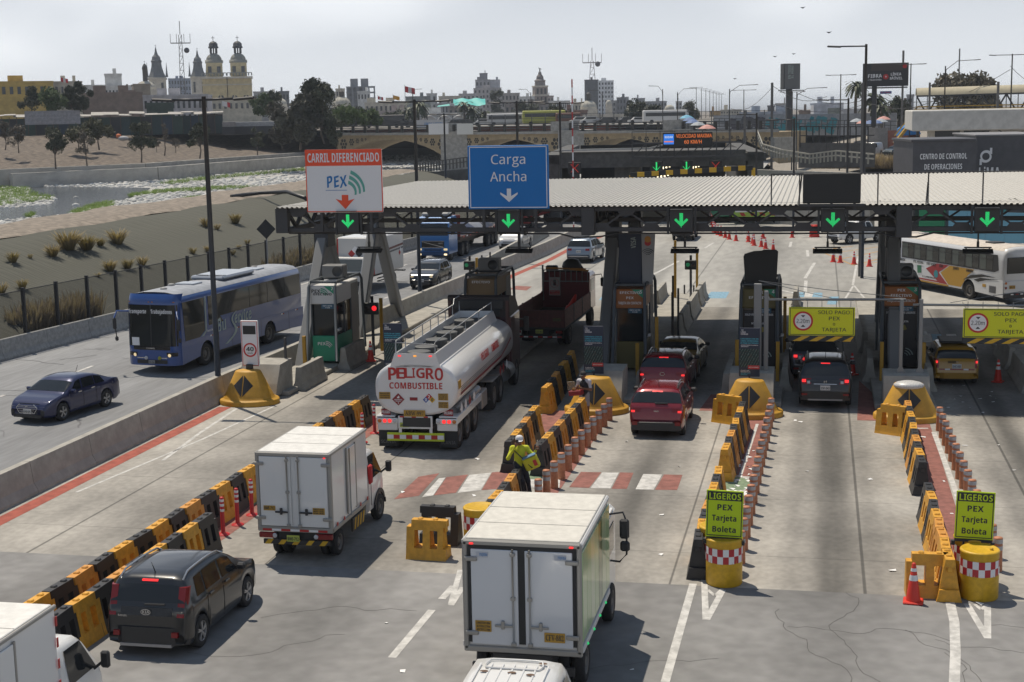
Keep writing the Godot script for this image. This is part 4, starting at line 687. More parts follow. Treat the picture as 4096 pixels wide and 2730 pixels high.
class Shell:
	var L:float;var W:float;var prof:Array;var belt0:float;var belt1:float;var sill:float;var wheels:Array;var wr:float;var tumble:float
	func top(u:float)->float:
		for i in prof.size()-1:
			if u<=prof[i+1].x:
				var d:float=prof[i+1].x-prof[i].x
				return lerpf(prof[i].y,prof[i+1].y,.0 if d<.0001 else (u-prof[i].x)/d)
		return prof[-1].y
	# rearmost place at which the outline has height y
	func back(y:float)->float:
		for i in prof.size()-1:
			if prof[i+1].y>=y:
				var d:float=prof[i+1].y-prof[i].y
				return lerpf(prof[i].x,prof[i+1].x,.0 if absf(d)<.0001 else clampf((y-prof[i].y)/d,0,1))
		return .0
	func front(y:float)->float:
		for k in prof.size()-1:
			var i=prof.size()-1-k
			if prof[i-1].y>=y:
				var d:float=prof[i-1].y-prof[i].y
				return lerpf(prof[i].x,prof[i-1].x,.0 if absf(d)<.0001 else clampf((y-prof[i].y)/d,0,1))
		return L
	func half(u:float)->float:
		var a=maxf(0,(.55-u)/.55);var c=maxf(0,(u-(L-.9))/.9)
		return W*.5*(1.-.1*a*a*a-.2*c*c*c)
	func low(u:float)->float:
		var y=sill
		if u<.3:y+=(.3-u)*.3
		if u>L-.3:y+=(u-L+.3)*.15
		for c in wheels:
			var r=wr*1.16;var d:float=absf(u-c)
			if d<r:y=maxf(y,wr+sqrt(r*r-d*d))
		return y
	func ring(u:float,T:float)->Array:
		var w=half(u);var b=minf(lerpf(belt0,belt1,u/L),T-.02);var y=minf(low(u),b-.02);var tb=maxf(T-b,0);var w5=w*.945-tumble*maxf(tb-.06,0)
		return [Vector3(w*.93,y,-u),Vector3(w*.99,y+.16*(b-y),-u),Vector3(w,y+.55*(b-y),-u),Vector3(w*.985,b-.08*(b-y),-u),Vector3(w*.95,b,-u),
			Vector3(w5,b+tb*.8,-u),Vector3(w5-.05-tb*.04,b+tb*.93,-u),Vector3(w5*.6,b+tb*.99,-u),Vector3(0,T,-u)]
	func at(u:float,k:float,side:float,off:=.0)->Vector3:
		var T=top(u);var r=ring(u,T);var i=clampi(int(k),0,7);var f=k-i;var p:Vector3=r[i].lerp(r[i+1],f)
		if off!=.0:
			var du:Vector3=ring(u+.02,top(u+.02))[i].lerp(ring(u+.02,top(u+.02))[i+1],f)-p;var dk:Vector3=r[i+1]-r[i];var n=dk.cross(du).normalized()
			if n.x<-.3 or (absf(n.x)<.3 and n.y<0):n=-n
			p+=n*off
		p.x*=side
		return p
func shell(P:Dictionary)->Shell:
	var s=Shell.new();s.L=P.L;s.W=P.W;s.prof=smooth_line(P.prof,2);s.belt0=P.belt[0];s.belt1=P.belt[1];s.sill=P.get("sill",.22);s.wheels=P.wheels;s.wr=P.wr;s.tumble=P.get("tumble",.3)
	return s
func sp(s:Shell,u0:float,u1:float,k0:float,k1:float,side:float,off:=.006,nu:=8,nk:=4,both:=false)->MB:
	var b=mb(true);var rows=[]
	for i in nu+1:
		var u=lerpf(u0,u1,float(i)/nu);var row=[]
		for j in nk+1:row.append(s.at(u,lerpf(k0,k1,float(j)/nk),side,off))
		if both:
			for j in range(nk,-1,-1):
				if j<nk or k1<8.:
					var q:Vector3=s.at(u,lerpf(k0,k1,float(j)/nk),-side,off);row.append(q)
		rows.append(row)
	b.skin(rows)
	return b
# four-cornered side window between u0..u1 at the sill and v0..v1 at the top
func side_glass(s:Shell,u0:float,u1:float,v0:float,v1:float,side:float,k0:=4.12,k1:=4.97)->MB:
	var b=mb(true);var rows=[]
	for i in 7:
		var row=[]
		for j in 4:
			var f=j/3.;row.append(s.at(lerpf(lerpf(u0,v0,f),lerpf(u1,v1,f),i/6.),lerpf(k0,k1,f),side,.007))
		rows.append(row)
	b.skin(rows)
	return b
func plate(t:Node3D,s:String,at:Vector3,turn:=.0,m:Material=null,ink:Material=null,w:=.34,h:=.17,tilt:=.0)->void:
	var b=mb();b.bbox(Vector3.ZERO,V(w,h,.015),.004);var o=obj("licence_plate",b,m if m else mt("plate_white",.55,.55,.55,.5),t,at);o.rotation_degrees=V(tilt,turn,0);text(o,s,h*.5,V(0,-h*.06,.009),ink if ink else mt("sign_ink"),w*.86)
func car(label:String,cat:String,at:Vector3,turn:float,P:Dictionary)->Node3D:
	var t=thing(P.get("name","car"),label,cat,at,turn,P.get("group","passenger cars at the toll plaza"));var s=shell(P);var pm:Material=P.paint;var glass=mt("car_glass");var trim=mt("car_trim")
	# body skin
	var us=[]
	for i in s.prof.size()-1:
		var a:Vector2=s.prof[i];var c:Vector2=s.prof[i+1];var n=maxi(1,ceili(a.distance_to(c)/.07))
		for j in n:us.append([lerpf(a.x,c.x,float(j)/n),lerpf(a.y,c.y,float(j)/n)])
	us.append([s.prof[-1].x,s.prof[-1].y])
	for c in s.wheels:
		for k in 13:
			var u:float=c+s.wr*1.16*cos(PI*k/12.)*.9999;us.append([u,s.top(u)])
		for e in PM:
			var u:float=c+e*s.wr*1.165;us.append([u,s.top(u)])
	us.sort_custom(func(a,c):return a[0]<c[0] or (a[0]==c[0] and a[1]<c[1] and a[0]<s.L*.5))
	var b=mb(true);var rows=[]
	for q in us:
		var r=s.ring(q[0],q[1]);var row=r.duplicate()
		for k in range(7,-1,-1):row.append(r[k]*V(-1,1,1))
		rows.append(row)
	b.skin(rows)
	for e in [0,rows.size()-1]:
		var r:Array=rows[e]
		for k in 8:
			if e==0:b.quad(r[k],r[k+1],r[15-k],r[16-k])
			else:b.quad(r[16-k],r[15-k],r[k+1],r[k])
	obj("body",b,pm,t);b=mb();b.box(V(0,s.sill+.17,-s.L*.5),V(s.W*.66,.36,s.L-.35));b.box(V(0,s.sill+.32,-s.L*.5),V(s.W*.62,.5,s.L-.9));obj("underbody",b,trim,t)
	for c in s.wheels:
		for e in PM:wheel(t,V(e*(s.W*.5-.125),s.wr,-c),s.wr,.21)
	# glass
	if P.has("wind"):obj("windshield",sp(s,P.wind[0],P.wind[1],P.get("wk",5.35),8.,1.,.007,8,5,true),glass,t)
	if P.has("back"):obj("rear_window",sp(s,P.back[0],P.back[1],P.get("bk",5.3),8.,1.,.008,8,5,true),glass,t)
	for q in P.get("side",[]):
		for e in PM:obj("side_window",side_glass(s,q[0],q[1],q[2],q[3],e),glass,t)
	if P.has("roof"):obj("roof_panel",sp(s,P.roof[0],P.roof[1],6.,8.,1.,.006,8,4,true),P.roof[2],t)
	# side trim lines: door gaps and handles
	for u in P.get("gaps",[]):
		for e in PM:
			b=mb()
			for k in 6:b.bar(s.at(u,.6+k*.56,e,.002),s.at(u,.6+(k+1)*.56,e,.002),.012)
			obj("door_gap",b,trim,t);var hd=mb();hd.bar(s.at(u+.1,3.2,e,.02),s.at(u+.3,3.2,e,.02),.03);obj("door_handle",hd,P.get("handle",pm),t)
	for e in PM:
		b=mb();b.bbox(s.at(P.mirror,4.15,e)+V(e*.13,.05,0),V(.2,.15,.13),.04);b.bar(s.at(P.mirror,4.1,e),s.at(P.mirror,4.15,e)+V(e*.1,.02,0),.04);obj("wing_mirror",b,P.get("mirror_paint",trim),t)
	if P.has("rails"):
		for e in PM:
			b=mb(true);var pts=[]
			for i in 9:
				var u=lerpf(P.rails[0],P.rails[1],i/8.);pts.append(s.at(u,6.05,e)+V(0,.055 if i>0 and i<8 else .0,0))
			b.tube(pts,.022,6);obj("roof_rail",b,P.rails[2],t)
	if P.has("antenna"):
		b=mb(true);var p:Vector3=s.at(P.antenna,8.,1.);b.tube([p,p+V(0,.24,.14)],.014,5,.006);obj("antenna",b,trim,t)
	# dressed end pieces: [name, material, x, y, width, height, depth, mirrored, rear?]
	for q in P.get("bits",[]):
		var rear:bool=q[8]
		for e in ([1.,-1.] if q[7] else [1.]):
			var z:float=-s.back(minf(q[3]+q[5]*.5,s.prof[0].y if q[3]<s.prof[0].y else q[3])) if rear else -s.front(q[3])
			if rear and q[3]<=s.prof[0].y:z=.0
			var x:float=q[2]*e;b=mb()
			# follow the rounding of the corner in plan
			var n=5
			for i in n:
				var xa=x-q[4]*.5+q[4]*i/n;var xb=x-q[4]*.5+q[4]*(i+1)/n;var da=end_set(s,absf(xa),rear);var db=end_set(s,absf(xb),rear);var sg=1. if rear else -1.;var lean_a=lean(s,q[3]-q[5]*.5,rear);var lean_b=lean(s,q[3]+q[5]*.5,rear);var y0:float=q[3]-q[5]*.5;var y1:float=q[3]+q[5]*.5;var f:float=q[6]*sg;var p0=V(xa,y0,lean_a-da*sg+f);var p1=V(xb,y0,lean_a-db*sg+f);var p2=V(xb,y1,lean_b-db*sg+f);var p3=V(xa,y1,lean_b-da*sg+f)
				var w=V(0,0,-sg*(.05+absf(q[6])));b.quad(p3,p2,p1,p0);b.quad(p0,p1,p1+w,p0+w);b.quad(p2,p3,p3+w,p2+w)
				if i==0:b.quad(p3,p0,p0+w,p3+w)
				if i==n-1:b.quad(p1,p2,p2+w,p1+w)
			obj(q[0],b,q[1],t)
	if P.has("plate"):
		var rear:bool=P.get("plate_rear",true);plate(t,P.plate,V(0,P.plate_y,lean(s,P.plate_y,rear)+(.025 if rear else -.025)),.0 if rear else 180.)
	return t
func lean(s:Shell,y:float,rear:bool)->float:
	if rear:return .0 if y<=s.prof[0].y else -s.back(y)
	return -s.L if y<=s.prof[-1].y else -s.front(y)
# how far the end is set back at distance x from the middle (rounded corners)
func end_set(s:Shell,x:float,rear:bool)->float:
	var u=.0
	for i in 40:
		var w=s.half(u if rear else s.L-u)
		if w*.985>=x:return u
		u+=.015
	return u
func cars()->void:
	var lamp_red=mt("tail_lamp");var lamp_on=glow("brake_light_on",.9,.03,.03,1.4);var clear=mt("lamp_clear");var trim=mt("car_trim");var chrome=mt("chrome");var white=mt("sign_white");var black_p=paint("paint_black",.012,.012,.014)
	var hatch=func(L:float,H:float,belt:float,hood:float,tail:=.12)->Array:
		return [U(0,.5),U(.02,.62),U(.05,belt-.08),U(.07+tail*.3,belt+.02),U(.16+tail,H-.14),U(.3+tail,H-.03),U(.9,H),U(L*.42,H),U(L*.54,H-.05),U(L*.6,H-.14),U(L*.755,hood+.06),U(L*.79,hood),U(L*.93,hood-.09),U(L*.98,hood-.2),U(L,hood-.42)]
	# black boxy hatchback in the foreground
	var kp:Array=hatch.call(4.,1.62,1.02,1.02)
	var t=car("black boxy hatchback with white plate BMD-510 in the lower left foreground","car",V(-13.,0,-25.35),.5,{L=4.,W=1.8,prof=kp,belt=[1.04,1.],wheels=[.72,3.18],wr=.335,tumble=.2,paint=paint("paint_charcoal",.018,.019,.021,.3),wind=[2.45,3.],back=[.13,.27],side=[[.62,1.,.66,1.],[1.06,1.8,1.06,1.75],[1.88,2.72,1.84,2.35]],gaps=[1.03,1.84],mirror=2.62,rails=[.35,2.3,chrome],antenna=.55,
		bits=[["tail_lamp",lamp_red,.74,1.12,.18,.56,.015,true,true],["brake_light",lamp_on,0,1.5,.34,.035,.012,false,true],["bumper",mt("bumper_dark"),0,.45,1.7,.36,.05,false,true],["bumper_trim",mt("trim_silver"),0,.27,1.1,.06,.065,false,true],["reflector",lamp_red,.62,.5,.13,.1,.06,true,true],["tailgate_garnish",mt("gloss_black"),0,.93,1.1,.16,.012,false,true]],plate="BMD-510",plate_y=.49})
	text(t,"KIA",.06,V(0,.93,-.02),chrome,.15);var b=mb()
	for k in 20:b.bar(V(cos(TAU*k/20)*.1,.93+sin(TAU*k/20)*.055,-.02),V(cos(TAU*(k+1)/20)*.1,.93+sin(TAU*(k+1)/20)*.055,-.02),.012)
	obj("badge_ring",b,chrome,t);text(t,"SOUL",.04,V(-.5,.84,-.02),chrome,.2);b=mb();b.bar(V(-.05,1.06,-.1),V(.38,1.07,-.1),.03);obj("rear_wiper",b,trim,t)
	# dark blue saloon coming towards us
	var sed=func(L:float,H:float,belt:float,hood:float,deck:float)->Array:
		return [U(0,.55),U(.03,.8),U(.06,deck),U(.3,deck+.06),U(.55,deck+.08),U(1.15,H-.12),U(1.5,H-.02),U(2.,H),U(L*.56,H-.03),U(L*.61,H-.1),U(L*.765,hood+.05),U(L*.79,hood),U(L*.92,hood-.1),U(L*.975,hood-.22),U(L,hood-.4)]
	t=car("dark blue saloon car driving towards us at the left, chrome hexagon grille","car",V(-26.73,0,-49.75),171.3,{L=4.3,W=1.8,prof=sed.call(4.3,1.43,.92,.94,.98),belt=[.98,.88],wheels=[.9,3.45],wr=.325,paint=paint("paint_navy",.02,.024,.075,.35,.28),wind=[2.68,3.25],back=[.72,1.2],side=[[.95,1.5,1.12,1.5],[1.55,2.25,1.55,2.2],[2.32,3.05,2.28,2.55]],gaps=[1.52,2.28],mirror=2.95,mirror_paint=paint("paint_navy",.02,.024,.075),antenna=1.5,handle=chrome,
		bits=[["headlight",clear,.66,.7,.34,.15,0,true,false],["grille",mt("gloss_black"),0,.56,.86,.34,.02,false,false],["tail_lamp",lamp_red,.68,.88,.3,.16,.01,true,true],["lower_grille",trim,0,.3,1.2,.12,.03,false,false],["fog_lamp_trim",trim,.66,.42,.18,.16,.02,true,false]],plate="AYB-621",plate_y=.46,plate_rear=false})
	for k in 5:
		b=mb();var hw=.42-absf(k-1)*.05;b.box(V(0,.68-k*.06,-4.335),V(hw*2,.014,.02));obj("grille_bar",b,chrome,t)
	b=mb()
	for q in [[U(-.3,.72),U(-.45,.6)],[U(-.45,.6),U(-.32,.4)],[U(-.32,.4),U(.32,.4)],[U(.32,.4),U(.45,.6)],[U(.45,.6),U(.3,.72)]]:
		b.bar(V(q[0].x,q[0].y,-4.33),V(q[1].x,q[1].y,-4.33),.022)
	obj("grille_frame",b,chrome,t);text(t,"H",.07,V(0,.64,-4.35),chrome,.1,180,0,"slant")
	# red crossovers and the olive saloon ahead of them
	var red_p=paint("paint_red",.2,.012,.02,.3,.25)
	var suv=func(L:float,H:float)->Array:return [U(0,.62),U(.02,.74),U(.08,1.),U(.14,1.08),U(.5,H-.12),U(.7,H-.03),U(1.2,H),U(L*.45,H),U(L*.55,H-.06),U(L*.6,H-.14),U(L*.75,1.12),U(L*.78,1.06),U(L*.92,.97),U(L*.98,.84),U(L,.6)]
	var suv_side=[[.66,1.05,.78,1.1],[1.12,1.85,1.15,1.8],[1.93,2.85,1.9,2.4]]
	var redcar={L=4.2,W=1.82,prof=suv.call(4.2,1.6),belt=[1.08,1.02],wheels=[.75,3.35],wr=.34,tumble=.34,sill=.27,paint=red_p,wind=[2.55,3.1],back=[.2,.5],side=suv_side,gaps=[1.08,1.88],mirror=2.78,rails=[.75,2.4,chrome],antenna=.9,handle=chrome,
		bits=[["tail_lamp",lamp_red,.68,.93,.32,.13,.012,true,true],["brake_light",lamp_on,.76,.89,.12,.06,.03,true,true],["brake_light",lamp_on,0,1.47,.34,.03,.012,false,true],["bumper",trim,0,.4,1.62,.26,.035,false,true],["bumper_trim",chrome,0,.545,1.1,.022,.05,false,true],["reflector",lamp_red,.7,.5,.18,.12,.03,true,true]],plate="BPX-406",plate_y=.47}
	t=car("bright red crossover with plate BPX-406, last in the queue at booth 5","car",V(-5.12,0,-46.),0,redcar);text(t,"GNO",.05,V(0,.9,-.03),chrome,.16);b=mb();b.bar(V(-.05,1.14,-.16),V(.36,1.14,-.16),.035);obj("rear_wiper",b,trim,t);var rc2=redcar.duplicate();rc2.plate="C3F-214";rc2.roof=[.95,2.4,mt("gloss_black")];rc2.W=1.84;rc2.L=4.3;t=car("second red crossover with black glass roof, between the first red car and the olive saloon","car",V(-5.62,0,-52.6),-1.,rc2)
	b=mb()
	for k in 16:b.bar(V(cos(TAU*k/16)*.085,.93+sin(TAU*k/16)*.06,-.02),V(cos(TAU*(k+1)/16)*.085,.93+sin(TAU*(k+1)/16)*.06,-.02),.018)
	obj("badge_ring",b,chrome,t)
	t=car("olive gold saloon with dark roof stopped at booth 5, ahead of both red crossovers","car",V(-5.5,0,-56.3),-2.,{L=4.3,W=1.74,prof=sed.call(4.3,1.46,.95,.98,1.02),belt=[1.,.93],wheels=[.9,3.4],wr=.31,paint=paint("paint_olive",.16,.1,.015,.2),wind=[2.68,3.2],back=[.66,1.2],side=[[.95,1.5,1.12,1.5],[1.55,2.25,1.55,2.2],[2.32,3.05,2.28,2.55]],gaps=[1.52,2.28],mirror=2.95,antenna=1.5,
		roof=[1.5,2.4,paint("paint_roof_dark",.03,.03,.035)],bits=[["tail_lamp",lamp_red,.7,.88,.2,.2,.012,true,true],["bumper",paint("paint_olive",.16,.1,.015),0,.45,1.6,.3,.04,false,true]],plate="F4T-530",plate_y=.75})
	# black sport utility cars under the first hanging sign
	var sf={L=4.6,W=1.88,prof=suv.call(4.6,1.7),belt=[1.12,1.06],wheels=[.9,3.6],wr=.36,tumble=.3,sill=.3,paint=black_p,wind=[2.8,3.35],back=[.2,.5],side=[[.7,1.25,.85,1.25],[1.32,2.05,1.32,2.],[2.13,3.1,2.1,2.65]],gaps=[1.28,2.09],mirror=3.,rails=[.8,2.6,mt("rail_grey",.2,.2,.21,.4,.5)],antenna=.95,
		bits=[["tail_lamp",lamp_red,.68,.98,.38,.2,.012,true,true],["brake_light",lamp_on,.74,1.,.14,.09,.03,true,true],["reverse_lamp",clear,.58,.95,.1,.09,.03,true,true],["brake_light",lamp_on,0,1.56,.32,.03,.012,false,true],["chrome_strip",chrome,0,.89,.8,.02,.02,false,true],["bumper",mt("bumper_dark"),0,.48,1.7,.32,.04,false,true],["skid_plate",mt("trim_silver"),0,.34,1.2,.05,.06,false,true],["reflector",lamp_red,.72,.53,.2,.07,.055,true,true]],plate="D5F-343",plate_y=.76}
	t=car("black sport utility with lit brake lights, last car under the left hanging yellow sign","car",V(.28,0,-51.4),0,sf);text(t,"H",.07,V(0,.97,-.02),chrome,.1,0,0,"slant");var sf2=sf.duplicate();sf2.paint=paint("paint_slate",.045,.055,.075,.3);sf2.plate="B8K-107";sf2.L=4.4;t=car("dark slate sport utility at the booth, in front of the black one","car",V(-.1,0,-56.6),2.,sf2)
	# yellow taxi wagon
	t=car("yellow estate taxi with black roof box stopped under the right hanging sign","taxi",V(5.18,0,-56.3),1.,{name="taxi",L=4.2,W=1.7,prof=[U(0,.5),U(.03,.75),U(.08,1.),U(.2,1.3),U(.34,1.43),U(.6,1.48),U(2.2,1.48),U(2.5,1.4),U(3.15,.98),U(3.25,.94),U(3.95,.8),U(4.12,.66),U(4.2,.5)],belt=[.98,.9],wheels=[.85,3.35],wr=.31,tumble=.28,paint=paint("paint_taxi",.32,.17,.008,.05),wind=[2.5,3.05],back=[.1,.26],side=[[.5,1.15,.6,1.15],[1.22,1.9,1.22,1.85],[1.97,2.8,1.93,2.4]],gaps=[1.18,1.93],mirror=2.75,
		bits=[["tail_lamp",lamp_red,.74,.86,.16,.34,.012,true,true],["brake_light",lamp_on,.74,.92,.09,.08,.03,true,true],["reflective_tape",lamp_red,0,.64,1.3,.05,.015,false,true],["reflective_tape",white,.34,.64,.18,.052,.02,true,true],["bumper",paint("paint_taxi",.32,.17,.008),0,.4,1.6,.22,.06,false,true]],plate="D4C-603",plate_y=.76})
	bx(t,"roof_box",mt("screen_black"),V(0,1.55,-1.5),V(1.1,.1,1.4),.04);plate(t,"D4C-603",V(-.18,.92,-.03),0,mt("taxi_panel",.14,.08,.01,.5),null,.3,.1);text(t,"W",.06,V(.02,.92,-.03),chrome,.08)
	# silver sport utility driving away beyond the booths
	t=car("silver blue sport utility driving away beside the median wall beyond the toll","car",V(-16.6,0,-100.2),-5.,{L=4.8,W=1.85,prof=suv.call(4.8,1.72),belt=[1.1,1.04],wheels=[.95,3.75],wr=.36,tumble=.3,sill=.28,paint=paint("paint_silver_blue",.2,.24,.29,.5),wind=[2.9,3.5],back=[.2,.5],side=[[.7,1.3,.85,1.3],[1.38,2.15,1.38,2.1],[2.22,3.25,2.2,2.75]],gaps=[1.34,2.18],mirror=3.1,rails=[.8,2.7,trim],
		bits=[["tail_lamp",lamp_red,.68,.97,.36,.15,.012,true,true],["bumper",trim,0,.38,1.6,.14,.04,false,true],["bumper_trim",chrome,0,.5,1.4,.04,.05,false,true]],plate="CFW-712",plate_y=.84})
	# dark facing crossover with the sun in its windscreen
	t=car("dark grey crossover with roof rails driving towards us past the blue truck","car",V(-23.7,0,-88.9),179.,{L=4.2,W=1.78,prof=suv.call(4.2,1.58),belt=[1.05,1.],wheels=[.75,3.35],wr=.34,sill=.26,paint=paint("paint_grey_dark",.035,.037,.042,.4),wind=[2.5,3.1],back=[.2,.5],side=suv_side,gaps=[1.08,1.88],mirror=2.75,mirror_paint=paint("paint_grey_dark",.035,.037,.042),rails=[.75,2.4,chrome],antenna=.9,
		bits=[["headlight",glow("headlight_warm",.9,.7,.4,.8),.66,.82,.3,.12,.01,true,false],["grille",mt("gloss_black"),0,.8,.9,.14,.012,false,false],["lower_grille",trim,0,.42,1.5,.2,.03,false,false],["bumper_trim",chrome,0,.56,1.3,.02,.03,false,false]],plate="CBP-679",plate_y=.55,plate_rear=false})
	text(t,"W",.08,V(0,.82,-4.22),chrome,.12,180);pickups()
	# cars of the right-hand yard and beyond
	t=car("white panel van parked behind the dry grass by the brick wall","van",V(8.08,3.63,-214.85),152.,{name="panel_van",group="vehicles parked by the brick wall",L=4.4,W=1.8,prof=[U(0,.5),U(.04,1.1),U(.1,1.7),U(.2,1.82),U(.6,1.86),U(2.5,1.84),U(2.7,1.78),U(3.3,1.15),U(3.5,1.08),U(4.1,.95),U(4.3,.8),U(4.4,.5)],belt=[1.1,1.02],wheels=[.8,3.5],wr=.32,tumble=.15,paint=paint("paint_white",.62,.62,.62,0),wind=[2.7,3.25],side=[[2.05,2.95,2.,2.6]],gaps=[1.95],mirror=2.9,bits=[["grille",trim,0,.7,.9,.2,.01,false,false],["headlight",clear,.66,.8,.25,.16,.01,true,false]]})
	b=mb()
	for k in 3:b.bar(V(-.7,1.95,-.8-k*.7),V(.7,1.95,-.8-k*.7),.05)
	b.bar(V(-.6,1.98,-.4),V(-.6,1.98,-2.6),.05);obj("roof_rack",b,trim,t);t=car("dark green saloon parked nose-out beside the white panel van","car",V(11.77,3.62,-211.67),140.,{group="vehicles parked by the brick wall",L=4.4,W=1.76,prof=sed.call(4.4,1.44,.94,.96,1.),belt=[.98,.9],wheels=[.9,3.5],wr=.31,paint=paint("paint_dark_green",.012,.022,.024,.2),wind=[2.72,3.3],back=[.72,1.2],side=[[.95,1.5,1.12,1.5],[1.55,2.25,1.55,2.2],[2.32,3.05,2.28,2.55]],mirror=2.95,bits=[["headlight",clear,.6,.74,.3,.14,.01,true,false],["bumper",trim,0,.42,1.5,.16,.02,false,false]]})
func pickup(label:String,at:Vector3,turn:float,pm:Material,lit:Material,L:=5.1)->Node3D:
	var trim=mt("car_trim");var glass=mt("car_glass")
	var P={name="pickup_truck",group="pickup trucks beyond the toll",L=L,W=1.82,prof=[U(0,.55),U(.02,1.04),U(.1,1.06),U(L*.3,1.06),U(L*.31,1.08),U(L*.325,1.62),U(L*.36,1.74),U(L*.45,1.78),U(L*.58,1.76),U(L*.62,1.68),U(L*.745,1.16),U(L*.78,1.1),U(L*.95,1.02),U(L*.985,.9),U(L,.6)],belt=[1.08,1.08],wheels=[1.1,L-.95],wr=.38,tumble=.28,sill=.38,paint=pm,wind=[L*.625,L*.73],back=[L*.312,L*.326],side=[[L*.345,L*.45,L*.36,L*.45],[L*.47,L*.66,L*.465,L*.6]],gaps=[L*.46],mirror=L*.65,
		bits=[["headlight",lit,.7,.92,.24,.18,.01,true,false],["grille",trim,0,.84,.9,.26,.02,false,false],["bumper",trim,0,.52,1.6,.22,.05,false,false],["tail_lamp",mt("tail_lamp"),.8,.85,.12,.34,.01,true,true],["rear_bumper",trim,0,.56,1.6,.18,.08,false,true]]}
	var t=car(label,"pickup truck",at,turn,P);var b=mb();b.box(V(0,1.068,-L*.16),V(1.4,.012,L*.27));obj("cargo_bed",b,mt("bed_dark"),t)
	return t
func pickups()->void:
	var white_p=paint("paint_white",.62,.62,.62,0);var warm=glow("headlight_warm",.9,.7,.4,.8);var t=pickup("white pickup driving towards us beside the median wall, headlights on",V(-23.35,0,-113.7),179.,white_p,warm);t=pickup("white pickup with round door emblem parked across the far plaza, seen under the canopy",V(4.75,0,-118.2),131.7,white_p,mt("lamp_clear"),5.);var b=mb()
	b.fan(range(16).map(func(k):return V(-.915,.8+sin(TAU*k/16)*.17,-2.75+cos(TAU*k/16)*.17)))
	obj("door_emblem",b,mt("emblem_blue",.05,.16,.25,.5),t);t=pickup("dark pickup with cluttered bed driving away under the third lane signal",V(-10.9,0,-117.6),0,paint("paint_grey_dark"),mt("lamp_clear"));b=mb()
	for k in 4:b.box(V(-.5+k*.33,.62,.1),V(.2,.07,.02))
	obj("reflective_tape",b,mt("tail_lamp"),t);b=mb();b.bbox(V(-.35,1.18,-.7),V(.7,.3,.9),.05);b.bbox(V(.4,1.12,-.9),V(.5,.22,.6),.05);obj("cargo",b,mt("cargo_brown",.1,.08,.06,.8),t)
# flat side panel with wheel arches cut from its lower edge; z runs back to front (0 to -len)
func arch_poly(z0:float,z1:float,y0:float,y1:float,wheels:Array,r:float,yc:float)->Array:
	var p=[U(-z0,y1),U(-z0,y0)]
	for c in wheels:
		for k in 13:
			var a=PI*k/12.;p.append(U(c-cos(a)*r,maxf(yc+sin(a)*r,y0)))
	p.append(U(-z1,y0));p.append(U(-z1,y1))
	return p
func side_panels(t:Node3D,poly:Array,w:float,m:Material,called:="side_panel")->void:
	for e in PM:
		var b=mb();b.prism(poly,V(e*w-.02,0,0),V(0,0,-1),UP,V(.04,0,0));obj(called,b,m,t)
func fp(t:Node3D,called:String,poly:Array,x:float,m:Material,th:=.01)->void:
	var b=mb();b.prism(poly,V(x-th*.5,0,0),V(0,0,-1),UP,V(th,0,0));obj(called,b,m,t)
# nose surface of a bus: rounded in plan, leaning back above the screen
func nose(w:float,z:float,x:float,y:float,lean_y:float,off:=.0)->Vector3:
	var e=sqrt(maxf(0,1.-pow(clampf(absf(x)/w,0,1),6)))
	return V(x,y,z-.38*e-off+maxf(0,y-1.1)*.045+pow(maxf(0,y-lean_y),2.)*.9)
func npt(w:float,z:float,x0:float,x1:float,y0:float,y1:float,lean_y:float,off:float,n:=14)->MB:
	var b=mb(true);var rows=[]
	for i in n+1:
		var row=[]
		for j in n+1:row.append(nose(w,z,lerpf(x0,x1,float(j)/n),lerpf(y0,y1,float(i)/n),lean_y,off))
		rows.append(row)
	b.skin(rows)
	return b
func bus_shell(t:Node3D,L:float,w:float,H:float,y0:float,m:Material,roof_m:Material)->void:
	var b=mb(true);var rows=[]
	for q in [[0,.93,.18],[.06,.97,.08],[.2,1.,0],[L*.33,1.,0],[L*.66,1.,0],[L-.9,1.,0],[L-.4,1.,.05]]:
		var k:float=w*q[1];var d:float=q[2];var half=[U(k,y0),U(k,H-.75),U(k-.03,H-.45),U(k-.12,H-.22-d*.5),U(k-.32,H-.08-d),U(k*.4,H-.01-d),U(0,H-d)];var row=[]
		for p in half:row.append(V(p.x,p.y,-q[0]))
		for i in range(5,-1,-1):row.append(V(-half[i].x,half[i].y,-q[0]))
		rows.append(row)
	b.skin(rows);var ring:Array=rows[0].duplicate();ring.reverse();b.fan(ring);obj("body",b,m,t)
	# the roof as its own dusty skin, a hair above
	b=mb(true);rows=[]
	for i in 15:
		var z=lerpf(.25,L-.45,i/14.);var row=[]
		for p in [U(w-.13,H-.205),U(w-.31,H-.072),U(w*.4,H-.002),U(0,H+.008),U(-w*.4,H-.002),U(-w+.31,H-.072),U(-w+.13,H-.205)]:row.append(V(p.x,p.y,-z))
		rows.append(row)
	b.skin(rows);obj("roof",b,roof_m,t)
